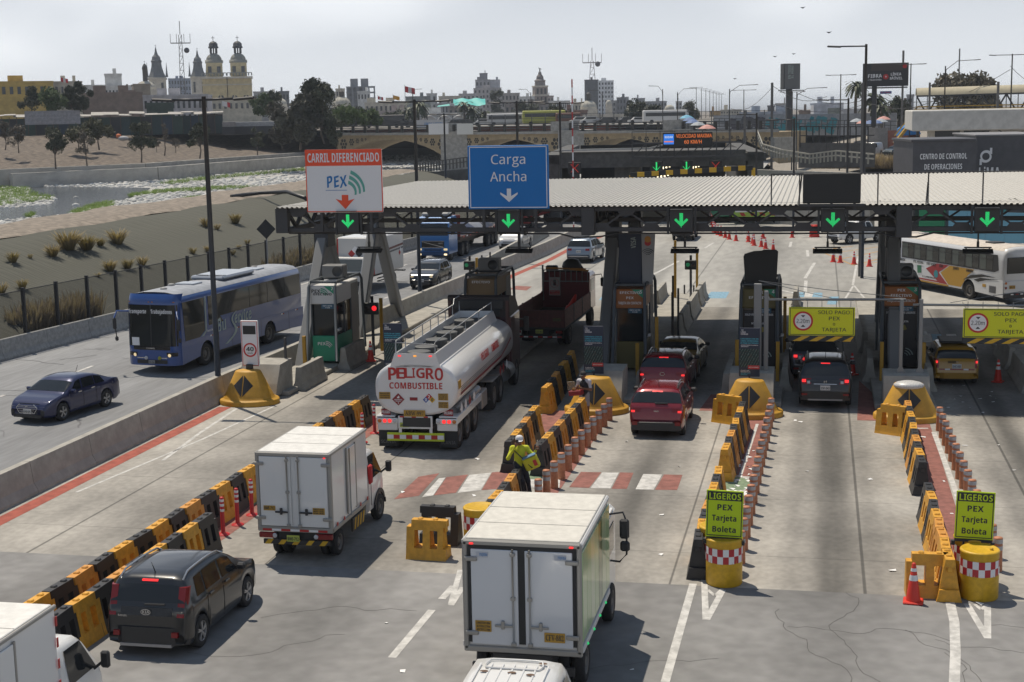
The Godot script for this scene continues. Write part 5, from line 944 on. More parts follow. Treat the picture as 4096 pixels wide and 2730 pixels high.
func buses()->void:
	var trim=mt("car_trim");var glass=mt("bus_glass",.02,.022,.022,.06);var white=mt("sign_white");var blue=paint("paint_bus_blue",.008,.055,.23,0,.35)
	# ---- blue staff coach ----
	var t=thing("coach","blue staff coach with BuService lettering driving towards us on the left carriageway","bus",V(-26.25,0,-67.4),174.4);var L=12.;var w=1.24;bus_shell(t,L,w,3.42,1.3,blue,rm("coach_roof",.32,.34,.38,.25,3.,.5,false));side_panels(t,arch_poly(-.02,-(L-.35),.36,1.32,[3.6,9.55],.6,.5),w,blue);obj("nose",npt(w,-(L-.42),-w,w,.36,3.36,2.95,0,20),blue,t);obj("windshield",npt(w,-(L-.42),-w*.95,w*.95,1.18,2.92,2.95,.012,16),glass,t)
	obj("screen_divider",npt(w,-(L-.42),-.025,.025,1.18,2.92,2.95,.02,6),trim,t);obj("black_panel",npt(w,-(L-.42),-w*.7,w*.7,1.02,1.19,2.95,.014,8),mt("gloss_black"),t);obj("lower_grille",npt(w,-(L-.42),-.72,.72,.44,.6,2.95,.014,8),trim,t)
	for e in PM:
		obj("headlight_cluster",npt(w,-(L-.42),e*.7,e*1.16,.76,.92,2.95,.014,6),mt("gloss_black"),t);var b=mb(true);b.ball(nose(w,-(L-.42),e*.82,.8,2.95,0),V(.075,.075,.05),12);obj("headlight",b,glow("headlight_warm",.9,.7,.4,.8),t);b=mb(true);b.ball(nose(w,-(L-.42),e*.32-.04,.68,2.95,.02),V(.085,.085,.05),12);obj("round_lamp",b,mt("lamp_clear") if e>0 else mt("lamp_amber",.3,.3,.02,.3),t);obj("bumper_strip",npt(w,-(L-.42),e*.36,e*.72,.66,.7,2.95,.014,4),mt("chrome"),t)
		for x in [1.05,.08]:
			obj("marker_lamp",npt(w,-(L-.42),e*x-.04,e*x+.04,3.02,3.06,2.95,.014,3),mt("lamp_amber_dim",.3,.1,.02,.4),t)
		# mirrors on curved arms
		b=mb(true);b.tube([nose(w,-(L-.42),e*1.15,2.62,2.95),V(e*1.42,2.68,-L-.22),V(e*1.52,2.4,-L-.28)],.04,8);obj("mirror_arm",b,blue,t);b=mb();b.bbox(V(e*1.52,2.15,-L-.28),V(.17,.5,.12),.05);b.bbox(V(e*1.5,1.5,-L-.2),V(.16,.2,.1),.05);b.bar(V(e*1.5,1.95,-L-.26),V(e*1.49,1.55,-L-.22),.03);obj("wing_mirror",b,trim,t)
		# window band and driver's window
		fp(t,"window_band",[U(.25,2.98),U(.25,2.),U(9.3,2.),U(9.3,2.98)],e*(w+.006),glass,.012);fp(t,"window_pillar",[U(9.3,3.),U(8.,1.72),U(9.3,1.72)],e*(w+.004),glass,.011)
		for k in 4:
			fp(t,"window_joint",[U(1.9+k*1.8,2.97),U(1.9+k*1.8,2.01),U(1.93+k*1.8,2.01),U(1.93+k*1.8,2.97)],e*(w+.014),trim,.008)
		fp(t,"driver_window",[U(9.65,2.98),U(9.65,1.55),U(10.2,1.28),U(11.3,1.2),U(11.45,2.98)],e*(w+.006),glass,.012);fp(t,"pillar_trim",[U(9.5,3.),U(9.5,1.5),U(10.,1.18),U(11.35,1.08),U(11.35,1.14),U(10.1,1.26),U(9.6,1.52),U(9.6,3.)],e*(w+.01),mt("coach_trim_pale",.3,.36,.36,.5),.016)
		for z in [1.6,4.5,5.9,7.3,8.5]:
			fp(t,"luggage_door_gap",[U(z,1.3),U(z,.42),U(z+.015,.42),U(z+.015,1.3)],e*(w+.021),trim,.006)
		for z in [.6,2.1,5.2,6.6,8.95]:
			fp(t,"reflective_tape",[U(z,1.28),U(z,1.22),U(z+.16,1.22),U(z+.16,1.28)],e*(w+.024),mt("tail_lamp"),.006);fp(t,"reflective_tape",[U(z+.17,1.28),U(z+.17,1.22),U(z+.32,1.22),U(z+.32,1.28)],e*(w+.024),white,.006)
		for c in [3.6,9.55]:wheel(t,V(e*(w-.19),.5,-c),.5,.32,true)
	var pale=mt("coach_letter",.34,.42,.42,.5);text(t,"Bu",.62,V(-w-.016,1.5,-8.2),pale,.75,-90,0,"slant");text(t,"ervice",.5,V(-w-.016,1.66,-6.2),pale,1.6,-90,0,"slant");var b=mb()
	# the S drawn as a winding road
	var prev=[]
	for i in 25:
		var f=i/24.;var z=-(6.6+1.15*f+.42*sin(f*TAU*.95+.6));var y=2.02-1.35*f;var hw=.05+.09*f;var row=[V(-w-.028,y,z-hw),V(-w-.028,y,z+hw)]
		if prev.size():b.quad(prev[0],prev[1],row[1],row[0])
		prev=row
	obj("road_emblem",b,pale,t);text(t,"Transporte de Trabajadores",.09,V(-w-.026,1.5,-9.15),white,.7,-90,0,"serif-regular");text(t,"Transporte",.17,V(.56,2.64,-L-.015),white,.84,180,0,"slant");text(t,"Trabajadores",.17,V(-.58,2.64,-L-.015),white,1.,180,0,"slant");text(t,"COMIL",.06,V(0,1.1,-L-.04),mt("chrome"),.42,180);ax(t,"route_card",white,V(.72,1.38,-L+.0),V(.34,.34,.02));plate(t,"B4S-956",V(0,.52,-L-.02),180,mt("plate_dim",.3,.3,.3,.5),null,.3,.13)
	ax(t,"underbody",trim,V(0,.62,-6),V(1.9,.6,10.8))
	# roof furniture
	bx(t,"roof_cooler",paint("coach_cooler",.2,.23,.28,.1,.4),V(0,3.5,-5.6),V(1.7,.2,3.),.08);b=mb()
	for k in 15:
		var a=lerpf(-1.35,1.35,k/14.);b.bar(V(sin(a)*.12,3.606,-6.75-cos(a)*.05),V(sin(a)*.78,3.606,-6.6-cos(a)*.42),.028,.012)
	obj("cooler_grille",b,trim,t);bx(t,"roof_hatch",paint("coach_cooler",.2,.23,.28),V(.05,3.44,-8.6),V(.95,.09,.8),.03);bx(t,"roof_hatch",paint("coach_cooler",.2,.23,.28),V(.05,3.44,-2.7),V(.95,.09,.8),.03)
	for q in [V(.5,3.43,-9.3),V(.3,3.43,-2.),V(.1,3.42,-10.6)]:
		b=mb(true);b.lathe([U(.15,0),U(.15,.05),U(.1,.08),U(0,.08)],14,xf(q));obj("roof_vent",b,mt("vent_grey"),t)
	# ---- white city bus on the right ----
	t=thing("city_bus","white city bus with red and ochre chevron turning away at the right","bus",V(10.62,0,-80.),28.5);L=11.6;w=1.24;var wp=paint("paint_bus_white",.6,.61,.63,0,.4);bus_shell(t,L,w,3.08,1.3,wp,rm("city_bus_roof",.56,.5,.44,.2,2.2,.7,false));side_panels(t,arch_poly(0,-(L-.35),.42,1.32,[3.1,8.7],.62,.5),w,wp);obj("nose",npt(w,-(L-.42),-w,w,.42,3.,2.7,0,16),wp,t);obj("windshield",npt(w,-(L-.42),-w*.95,w*.95,1.2,2.75,2.7,.012,12),glass,t)
	bx(t,"rear_panel",wp,V(0,.86,0),V(2.4,.9,.08),.03);bx(t,"rear_window",glass,V(0,2.12,.03),V(2.1,.86,.05),.03);bx(t,"rear_bumper",trim,V(0,.52,.03),V(2.4,.3,.14),.03)
	for e in PM:
		for y in [1.2,.95]:
			b=mb(true);b.ball(V(e*1.1,y,.05),V(.07,.07,.03),10);obj("tail_lamp",b,mt("tail_lamp") if y<1.1 else mt("lamp_orange"),t)
	for k in 6: 
		ax(t,"reflective_tape",mt("tail_lamp") if k%2 else white,V(-.75+k*.3,.6,.11),V(.16,.06,.02))
	plate(t,"A7A-773",V(-.72,.98,.06),0,mt("plate_orange"),null,.36,.18);ax(t,"underbody",trim,V(0,.66,-5.6),V(1.9,.6,10.6))
	for e in PM:
		var x:float=e*(w+.006);fp(t,"window_band",[U(.55,2.66),U(.42,1.85),U(.8,1.72),U(9.9,1.72),U(9.9,2.66)],x,trim,.012)
		for k in 7:
			var z=.95+k*1.28;fp(t,"window_pane",[U(z,2.58),U(z,1.8),U(z+.56,1.8),U(z+.56,2.58)],e*(w+.016),glass,.01);fp(t,"window_pane",[U(z+.6,2.58),U(z+.6,1.8),U(z+1.16,1.8),U(z+1.16,2.58)],e*(w+.016),mt("bus_glass_pale",.07,.085,.08,.1),.01);fp(t,"window_rail",[U(z,2.4),U(z,2.37),U(z+1.16,2.37),U(z+1.16,2.4)],e*(w+.024),trim,.008)
		fp(t,"driver_window",[U(10.05,2.66),U(10.05,1.5),U(10.6,1.42),U(11.1,1.42),U(11.1,2.66)],x,glass,.012)
		for c in [3.1,8.7]:wheel(t,V(e*(w-.17),.5,-c),.5,.3,true)
		fp(t,"red_chevron",[U(6.2,1.68),U(5.,1.68),U(6.,1.2),U(5.1,.6),U(5.9,.6),U(7.3,1.3)],e*(w+.026),mt("bus_red"),.008);fp(t,"ochre_chevron",[U(4.9,1.68),U(2.6,1.68),U(3.2,1.3),U(3.8,.6),U(5.,.6),U(5.8,1.2)],e*(w+.026),mt("bus_ochre"),.008);fp(t,"red_line",[U(5.9,.62),U(8.05,.62),U(8.05,.7),U(5.9,.7)],e*(w+.026),mt("bus_red"),.008);fp(t,"ochre_line",[U(5.,.5),U(8.05,.5),U(8.05,.58),U(5.,.58)],e*(w+.026),mt("bus_ochre"),.008)
		fp(t,"red_line",[U(9.4,.72),U(11.2,.72),U(11.2,.8),U(9.4,.8)],e*(w+.026),mt("bus_red"),.008);fp(t,"ochre_line",[U(9.4,.6),U(11.2,.6),U(11.2,.68),U(9.4,.68)],e*(w+.026),mt("bus_ochre"),.008);fp(t,"black_swoop",[U(3.6,1.05),U(2.9,1.35),U(1.9,1.5),U(.6,1.44),U(1.7,1.38),U(2.5,1.24)],e*(w+.03),mt("gloss_black"),.008);fp(t,"black_swoop",[U(2.6,1.14),U(2.,1.3),U(.4,1.34),U(1.5,1.22),U(2.2,1.06)],e*(w+.03),mt("gloss_black"),.008)
		fp(t,"engine_grille",[U(.6,.98),U(.6,.6),U(1.2,.6),U(1.2,.98)],e*(w+.026),mt("grille_grey",.25,.25,.26,.6),.008)
		for k in 6:fp(t,"grille_slat",[U(.62,.94-k*.06),U(.62,.92-k*.06),U(1.18,.92-k*.06),U(1.18,.94-k*.06)],e*(w+.034),trim,.01)
		fp(t,"number_panel",[U(1.5,1.),U(1.5,.84),U(1.8,.84),U(1.8,1.)],e*(w+.03),mt("plate_orange"),.008)
	var words=[["ANCON",9.75],["PTE. PIEDRA",8.1],["PAN. NORTE",6.75],["ACHO",5.75],["JUANTA",4.3],["GAMARRA",3.]]
	for q in words:text(t,q[0],.15,V(-w-.036,1.58,-q[1]),mt("sign_ink"),.13*q[0].length()*.72,-90)
	text(t,"E.T. Y S. LA BUENA ESTRELLA S.A.",.09,V(-w-.036,.82,-7.),mt("sign_ink"),1.3,-90);b=mb()
	b.fan(range(18).map(func(k):return V(-w-.036,1.08+sin(TAU*k/18)*.22,-6.25+cos(TAU*k/18)*.22)))
	obj("globe_emblem",b,mt("emblem_globe",.03,.22,.26,.4),t);b=mb();b.prism([U(7.75,1.),U(8.15,.95),U(8.2,1.4),U(7.8,1.42)],V(-w-.036,0,0),V(0,0,-1),UP,V(.008,0,0));obj("green_emblem",b,mt("emblem_green",.03,.16,.08,.5),t);bx(t,"roof_hatch",trim,V(0,3.12,-2.6),V(.7,.08,.8),.02);bx(t,"roof_hatch",mt("vent_grey"),V(0,3.1,-9.6),V(.5,.05,.4),.02)
# ribs, rods and hinges of a pair of box doors at z = z0
func box_doors(t:Node3D,w:float,y0:float,y1:float,z0:float,panel:Material,metal:Material,rod_dark:Material)->void:
	for e in PM:
		var b=mb();b.bbox(V(e*(w*.25-.015),(y0+y1)*.5,z0),V(w*.5-.16,y1-y0,.04),.01);obj("door",b,panel,t);var rod=mb(true);rod.tube([V(e*w*.075,y0+.02,z0+.05),V(e*w*.075,y1+.03,z0+.05)],.018,6);obj("lock_rod",rod,metal,t);b=mb()
		for f in [.02,.5,.96]:b.bbox(V(e*w*.075,lerpf(y0,y1,f),z0+.045),V(.09,.07,.05),.01)
		obj("rod_bracket",b,metal,t);b=mb();b.bbox(V(e*w*.16,lerpf(y0,y1,.21),z0+.055),V(.34,.045,.03),.01);b.bbox(V(e*w*.17,lerpf(y0,y1,.22),z0+.05),V(.06,.16,.05),.01);obj("door_handle",b,rod_dark,t)
		for f in [.12,.9]:
			bx(t,"hinge",metal,V(e*(w*.5-.1),lerpf(y0,y1,f),z0+.035),V(.24,.085,.05),.015)
func wbd(t:Node3D,lines:Array,at:Vector3,w:float,h:float,kind:="bold")->void:
	var b=mb();b.bbox(Vector3.ZERO,V(w,h,.012),.003);var o=obj("number_board",b,mt("plate_orange"),t,at);var n=lines.size()
	for i in n:text(o,lines[i],h*.62/n,V(0,h*(.5-(i+.5)/n)*.9,.008),mt("sign_ink"),w*.86,0,0,kind)
# small lorry: box body, cab ahead
func small_truck(label:String,at:Vector3,turn:float,W:float,y0:float,H:float,zb0:float,zb1:float,boards:Array)->Node3D:
	var t=thing("box_truck",label,"truck",at,turn,"");var white=paint("paint_truck_white",.66,.66,.65,0,.4);var alu=mt("aluminium");var trim=mt("car_trim");var w=W*.5;var b=mb();b.bbox(V(0,(y0+H)*.5,(zb0+zb1)*.5),V(W-.04,H-y0-.02,zb0-zb1-.04),.02);obj("box_body",b,white,t);bx(t,"roof_sheet",rm("truck_roof",.7,.69,.66,.12,2.,.5,false),V(0,H+.004,(zb0+zb1)*.5),V(W-.1,.03,zb0-zb1-.1),.012)
	for z in [.33,.66]:
		ax(t,"roof_seam",alu,V(0,H+.02,lerpf(zb0,zb1,z)),V(W-.12,.008,.014))
	for e in PM:
		b=mb();b.bbox(V(e*(w-.035),(y0+H)*.5,zb0-.03),V(.09,H-y0,.09),.015);b.bbox(V(e*(w-.02),H-.03,(zb0+zb1)*.5),V(.06,.07,zb0-zb1),.015);b.bbox(V(e*(w-.02),y0+.05,(zb0+zb1)*.5),V(.06,.11,zb0-zb1),.01);obj("corner_post",b,alu,t)
	b=mb();b.bbox(V(0,H-.045,zb0-.01),V(W,.09,.07),.015);b.bbox(V(0,y0+.06,zb0-.01),V(W,.13,.07),.015);obj("door_frame",b,alu,t);box_doors(t,W,y0+.14,H-.1,zb0+.012,white,alu,trim)
	for k in 7:
		ax(t,"reflective_tape",mt("tape_red") if k%2==0 else mt("sign_white"),V(-w+.24+k*(W-.48)/6.,y0+.045,zb0+.03),V((W-.48)/6.-.004,.05,.01))
	for q in boards:wbd(t,q[0],V(q[1],q[2],zb0+.04),q[3],q[4])
	# side door with its rod on the right
	var zs=lerpf(zb0,zb1,.52);bx(t,"side_door",white,V(w+.005,(y0+H)*.5+.02,zs),V(.03,H-y0-.35,.62),.01)
	for dz in [-.33,.33]:
		ax(t,"side_door_frame",alu,V(w+.012,(y0+H)*.5+.02,zs+dz),V(.03,H-y0-.28,.05))
	b=mb(true);b.tube([V(w+.045,y0+.1,zs+.2),V(w+.045,H-.15,zs+.2)],.016,6);obj("side_lock_rod",b,alu,t)
	for z in [.12,.3,.75,.95]:
		ax(t,"reflective_tape",mt("tape_red"),V(w+.012,y0+.14,lerpf(zb0,zb1,z)),V(.012,.09,.08))
	# chassis, wheels, cab
	ax(t,"chassis",trim,V(0,y0-.12,(zb0+zb1)*.5-.6),V(W*.5,.24,zb0-zb1+1.));var zc=zb1-.08;var cp=paint("paint_truck_white",.66,.66,.65,0);var hw=minf(w,.84);b=mb(true);var rows=[]
	for q in [[0,.42,1.95,1.],[.35,.42,2.,1.],[.95,.42,1.96,1.],[1.1,.42,1.86,.99],[1.3,.42,1.55,.97],[1.55,.42,1.18,.95],[1.68,.45,.95,.92],[1.72,.5,.85,.9]]:
		var k:float=hw*q[3];var ty:float=q[2];var belt=minf(1.2,ty-.03);var tb=ty-belt;var half=[U(k*.97,q[1]),U(k,.8),U(k,belt),U(k-tb*.14,belt+tb*.86),U(k-.12-tb*.1,ty-.02),U(0,ty)];var row=[]
		for p in half:row.append(V(p.x,minf(p.y,ty),zc-q[0]))
		for i in range(4,-1,-1):row.append(V(-half[i].x,minf(half[i].y,ty),zc-q[0]))
		rows.append(row)
	b.skin(rows);b.fan(rows[0]);b.fan(rows[-1]);obj("cab",b,cp,t);var glass=mt("car_glass")
	for e in PM:
		b=mb();b.quad(V(e*(hw+.005),1.24,zc-.45),V(e*(hw-.09),1.84,zc-.45),V(e*(hw-.09),1.84,zc-1.),V(e*(hw-.01),1.24,zc-1.38));obj("door_window",b,glass,t);b=mb();b.bar(V(e*hw,1.22,zc-1.3),V(e*(hw+.2),1.38,zc-1.3),.05);b.bbox(V(e*(hw+.22),1.4,zc-1.3),V(.16,.3,.1),.03);obj("wing_mirror",b,trim,t);b=mb()
		for k in 8:b.bar(V(e*(hw+.004),.55+k*.085,zc-.42),V(e*(hw+.004),.55+(k+1)*.085,zc-.42),.012)
		obj("door_gap",b,trim,t)
		# black arch over the wheel
		b=mb()
		for k in 10:
			var a=PI*k/10.;var c=PI*(k+1)/10.;b.bar(V(e*hw,.36+sin(a)*.42,zc-1.1-cos(a)*.42),V(e*hw,.36+sin(c)*.42,zc-1.1-cos(c)*.42),.05,.1)
		obj("wheel_arch",b,trim,t);wheel(t,V(e*(hw-.06),.34,zc-1.1),.34,.2,true)
		for x in [.16,.4]:wheel(t,V(e*(w-x-.05),.32,lerpf(zb0,zb1,.3)),.32,.18,true)
		bx(t,"tail_lamp",mt("tail_lamp"),V(e*(w-.22),y0-.1,zb0-.02),V(.42,.14,.08),.02);b=mb(true);b.ball(V(e*(w-.42),y0-.1,zb0+.025),V(.06,.06,.025),10);obj("reverse_lamp",b,mt("lamp_clear"),t)
	# hatched under-run guards
	bx(t,"rear_guard",trim,V(0,y0-.27,zb0-.06),V(W-.2,.12,.06),.01)
	for k in 5:
		b=mb();var x=-w+.25+k*(W-.5)/4.;b.quad(V(x-.12,y0-.33,zb0-.026),V(x-.02,y0-.21,zb0-.026),V(x+.12,y0-.21,zb0-.026),V(x+.02,y0-.33,zb0-.026));obj("hazard_stripe",b,mt("hazard_yellow"),t)
	for e in PM:
		bx(t,"side_guard",trim,V(e*(w-.06),.52,lerpf(zb0,zb1,.72)),V(.05,.34,.9),.01)
		for k in 4:
			b=mb();var z=lerpf(zb0,zb1,.72)+.36-k*.22;b.quad(V(e*(w-.03),.38,z),V(e*(w-.03),.66,z-.1),V(e*(w-.03),.66,z-.2),V(e*(w-.03),.38,z-.1));obj("hazard_stripe",b,mt("hazard_yellow"),t)
	return t
func tp(a:float,y:float,hw:float,hh:float,z:float)->Vector3:
	var c=cos(a);var s=sin(a);var k=pow(pow(absf(c),2.7)+pow(absf(s),2.7),-1./2.7)
	return V(c*k*hw,y+s*k*hh,z)
func diamond(t:Node3D,called:String,at:Vector3,r:float,m:Material,turn:=.0)->MeshInstance3D:
	var b=mb();b.prism([U(0,r),U(r,0),U(0,-r),U(-r,0)],Vector3.ZERO,RT,UP,V(0,0,.008));var o=obj(called,b,m,t,at);o.rotation_degrees.y=turn
	return o
func tanker()->void:
	var t=thing("fuel_tanker","white fuel tanker lettered PELIGRO COMBUSTIBLE behind a dark tractor unit","tanker truck",V(-12.42,0,-43.3),2.);var white=paint("tank_white",.66,.66,.66,0,.3);var red=mt("letter_red",.42,.02,.02,.5);var trim=mt("car_trim");var grey=mt("tank_steel",.3,.31,.32,.4,.5);var y=2.02;var hw=1.34;var hh=.86;var b=mb(true);var rows=[]
	for q in [[.06,.9],[.03,.985],[-.03,1.],[-3.4,1.],[-6.8,1.],[-10.1,1.],[-10.2,.97]]:
		var row=[]
		for k in 48:row.append(tp(TAU*k/48,y,hw*q[1],hh*q[1],q[0]))
		rows.append(row)
	b.skin(rows,true);obj("tank_shell",b,white,t);b=mb();var ring:Array=rows[0].duplicate();b.fan(ring);obj("tank_end",b,white,t);b=mb();var r6:Array=rows[6];b.fan(r6);obj("tank_front",b,white,t)
	# deck trough with sloping sides
	for e in PM:
		b=mb();b.prism([U(.82,2.68),U(.66,3.16),U(.61,3.16),U(.6,2.7)],V(0,0,.05),V(e,0,0),UP,V(0,0,-9.8));obj("deck_side",b,white,t)
	b=mb();b.prism([U(-.82,2.72),U(-.66,3.16),U(.66,3.16),U(.82,2.72)],V(0,0,.06),RT,UP,V(0,0,-.03));b.prism([U(-.82,2.72),U(-.66,3.16),U(.66,3.16),U(.82,2.72)],V(0,0,-9.75),RT,UP,V(0,0,-.03));obj("deck_end",b,white,t);ax(t,"deck_floor",mt("deck_dark",.05,.05,.052,.7),V(0,2.9,-4.85),V(1.2,.02,9.7))
	for q in [-.42,-1.4,-2.9,-4.5,-5.6,-7.4]:
		b=mb(true);b.lathe([U(.36,0),U(.36,.22),U(.38,.24),U(.37,.26)],20,xf(V(.02,2.9,q)));b.lathe([U(.37,.26),U(.3,.265),U(0,.27)],20,xf(V(.02,2.9,q)));obj("manhole",b,mt("manhole_grey",.085,.088,.09,.6),t)
	b=mb(true);b.tube([V(-.62,3.16,.03),V(-.62,3.5,.03),V(-.62,3.55,-.05),V(-.62,3.55,-8.6),V(-.62,3.75,-8.7),V(-.62,3.75,-9.6)],.022,6)
	for z in [-1.2,-2.4,-3.6,-4.8,-6.,-7.2,-8.4,-9.6]:b.tube([V(-.62,3.16,z),V(-.62,3.55,z)],.018,6)
	b.tube([V(-.62,3.5,.03),V(.62,3.44,.03),V(.62,3.5,-.2),V(.62,3.5,-9.6)],.018,6)
	for z in [-.1,-2.4,-4.8,-7.2,-9.6]:b.tube([V(.62,3.16,z),V(.62,3.5,z)],.015,6)
	obj("deck_rail",b,grey,t)
	# lamps on the deck end
	for q in [[-.5,"brake_light_on",.9,.03,.03],[0,"amber_on",.9,.35,.03],[.5,"brake_light_on",.9,.03,.03]]:
		bx(t,"marker_lamp",glow(q[1],q[2],q[3],q[4],1.2),V(q[0],3.08,.07),V(.1,.045,.03),.01)
	# lettering: the word arches a little
	var zf=.068;var word="PELIGRO";var xs=[-.76,-.49,-.25,-.06,.17,.45,.76]
	for i in 7:
		var d=absf(i-3)/3.;text(t,word[i],.31+.09*d*d,V(xs[i],2.53-.035*d*d,zf),red,.27 if word[i]!="I" else .09)
	text(t,"COMBUSTIBLE",.2,V(0,2.12,zf),red,1.72);wbd(t,["PRECAUCIÓN","SI NO VES MIS ESPEJOS","YO NO LO PUEDO VER"],V(-1.02,1.8,zf+.005),.37,.22);wbd(t,["CUIDADO","GIRO","AMPLIO"],V(.88,1.78,zf+.005),.32,.22);wbd(t,["LONGITUD: 18.20 Mts.","ANCHO: 2.60 Mts.","ALTURA: 3.60 Mts."],V(.88,1.52,zf+.005),.32,.2);var dm=diamond(t,"hazard_diamond",V(-.58,1.68,zf),.2,mt("diamond_maroon"));text(dm,"LIQUIDOS",.045,V(0,-.01,.011),mt("sign_white"),.26)
	text(dm,"INFLAMABLES",.025,V(0,-.06,.011),mt("sign_white"),.18);text(dm,"3",.06,V(0,-.12,.011),mt("sign_white"));var fl=mb();fl.prism([U(-.035,.04),U(.035,.04),U(.045,.08),U(.015,.13),U(-.005,.09),U(-.04,.08)],V(0,0,.009),RT,UP,V(0,0,.004));obj("flame_mark",fl,mt("sign_white"),dm)
	for q in [[V(.42,1.78,zf),"diamond_red",.42,.02,.02,"2"],[V(.32,1.68,zf),"diamond_blue",.01,.06,.3,"0"],[V(.52,1.68,zf),"diamond_yellow",.6,.36,.02,"0"],[V(.42,1.58,zf),"sign_white",.7,.7,.7,""]]:
		dm=diamond(t,"rating_square",q[0],.1,mt(q[1],q[2],q[3],q[4],.5))
		if q[5]:text(dm,q[5],.1,V(0,0,.01),mt("sign_white") if q[1]!="diamond_yellow" else mt("sign_ink"))
	ax(t,"rear_label",mt("diamond_maroon"),V(-.08,1.7,zf),V(.25,.1,.012));wbd(t,["ABW-997"],V(-.06,1.24,zf+.03),.7,.21,"serif")
	# rear skirt
	bx(t,"rear_panel",white,V(-.05,.94,.05),V(1.12,.42,.06),.015)
	for k in 3:
		ax(t,"reflective_tape",mt("tape_red"),V(-.48+k*.39,1.125,.085),V(.14,.05,.01))
	plate(t,"ABW-997",V(-.4,.86,.09),0,mt("plate_lime"),null,.3,.15)
	for e in PM:
		bx(t,"lamp_bar",white,V(e*.96,.98,.03),V(.68,.18,.08),.02)
		for k in 4:
			b=mb(true);b.ball(V(e*(.72+k*.165),.98,.075),V(.065,.065,.025),12);obj("tail_lamp",b,mt("lamp_clear") if k==0 else (mt("lamp_orange") if k==3 else glow("brake_light_on",.9,.03,.03,1.4)),t)
		b=mb();b.bbox(V(e*.97,.78,-.02),V(.66,.24,.06),.02);b.bbox(V(e*1.02,1.12,-1.9),V(.62,.05,3.9),.02);b.bbox(V(e*1.3,1.,-1.9),V(.04,.22,3.9),.01);obj("fender",b,white,t);b=mb();b.bbox(V(e*.98,.42,-.06),V(.62,.6,.03),.01);var mf=obj("mud_flap",b,mt("rubber"),t);text(mf,"SCANIA",.11,V(e*.98,.28,-.035),mt("flap_letter"),.48);b=mb();b.prism([U(0,.2),U(.3,.22),U(.3,0),U(0,.03)],V(e*1.02-.15,1.14,0),V(1,0,0),UP,V(0,0,-.02))
		obj("warning_plate",b,mt("diamond_maroon"),t);text(t,"PELIGRO",.09,V(e*1.02,1.25,.008),mt("sign_white"),.26)
		# bumper bar hangers
		bx(t,"bumper_hanger",white,V(e*.5-.05,.68,.04),V(.1,.2,.06),.01)
		for z in [-.62,-1.85,-3.08]: 
			wheel(t,V(e*1.12,.52,z),.52,.28,true);wheel(t,V(e*.78,.52,z),.52,.28,true)
	bx(t,"bumper_bar",mt("bumper_lime",.5,.6,.03,.5),V(-.05,.47,.06),V(1.86,.27,.06),.01)
	for k in 9:
		ax(t,"bumper_check",mt("tape_red") if k%2==1 else mt("sign_white"),V(-.05-.82+k*.205,.47,.095),V(.2 if k%2==1 else .205,.13,.01))
	# stripes, lettering and placards on the right flank
	for q in [[-.34,-.22,"stripe_maroon",.16,.02,.03],[-.18,-.15,"stripe_grey",.12,.12,.13],[-.11,-.08,"stripe_grey",.12,.12,.13],[-.04,-.01,"stripe_grey",.12,.12,.13]]:
		for e in PM:
			b=mb(true);rows=[]
			for i in 10:
				var row=[]
				for j in 3:
					var a=lerpf(q[0],q[1],j/2.)
					if i>=8:a+=.22*(i-7)
					var p=tp(a,y,hw+.006,hh+.006,-.5-i*1.02);p.x*=e;row.append(p)
				rows.append(row)
			b.skin(rows);obj("side_stripe",b,mt(q[2],q[3],q[4],q[5],.5),t)
	for q in [["PELIGRO",-4.7],["COMBUSTIBLE",-6.6]]:
		var p=tp(.36,y,hw+.012,hh+.012,q[1]);text(t,q[0],.26,p,red,1.3,90,-8)
	wbd(t,["997"],V(1.32,2.1,0),.02,.02);ax(t,"number_board",mt("plate_orange"),tp(.12,y,hw+.004,hh,-.3),V(.012,.26,.4))
	for z in [-.7,-1.35,-2.,-2.7,-7.6,-8.2,-8.9]:
		for e in PM:
			dm=diamond(t,"side_placard",V(e*1.3,1.26,z),.2,mt("sign_white") if int(z*10)%2 else mt("diamond_maroon"),e*90)
	b=mb(true)
	for e in PM:b.tube([V(e*1.1,1.22,-.5),V(e*1.1,1.22,-4.2)],.14,10)
	obj("hose_tube",b,grey,t)
	for q in [[V(1.08,.85,-4.4),V(.5,.6,.9)],[V(-1.08,.85,-4.4),V(.5,.6,.9)]]:
		bx(t,"side_locker",grey,q[0],q[1],.03)
	ax(t,"chassis",trim,V(0,.95,-5.),V(.9,.3,10.2))
	# tractor unit
	var cab=paint("paint_maroon",.05,.008,.012,.2,.35);bx(t,"cab",cab,V(0,1.75,-11.4),V(2.44,2.3,2.1),.08);b=mb();b.prism([U(-10.25,2.86),U(-10.2,3.62),U(-10.35,3.7),U(-11.6,3.5),U(-12.4,2.88)],V(-1.2,0,0),V(0,0,1),UP,V(2.4,0,0));obj("wind_deflector",b,mt("deflector_dark",.02,.014,.015,.5),t);b=mb();b.bbox(V(0,3.35,-10.16),V(2.,.36,.06),.02);b.bbox(V(0,3.05,-10.14),V(1.7,.22,.06),.02);var sg=obj("warning_board",b,mt("screen_black"),t)
	text(sg,"PELIGRO",.13,V(-.42,3.05,-10.1),mt("warn_white"),.5);text(sg,"PELIGRO",.13,V(.3,3.05,-10.1),mt("warn_white"),.5)
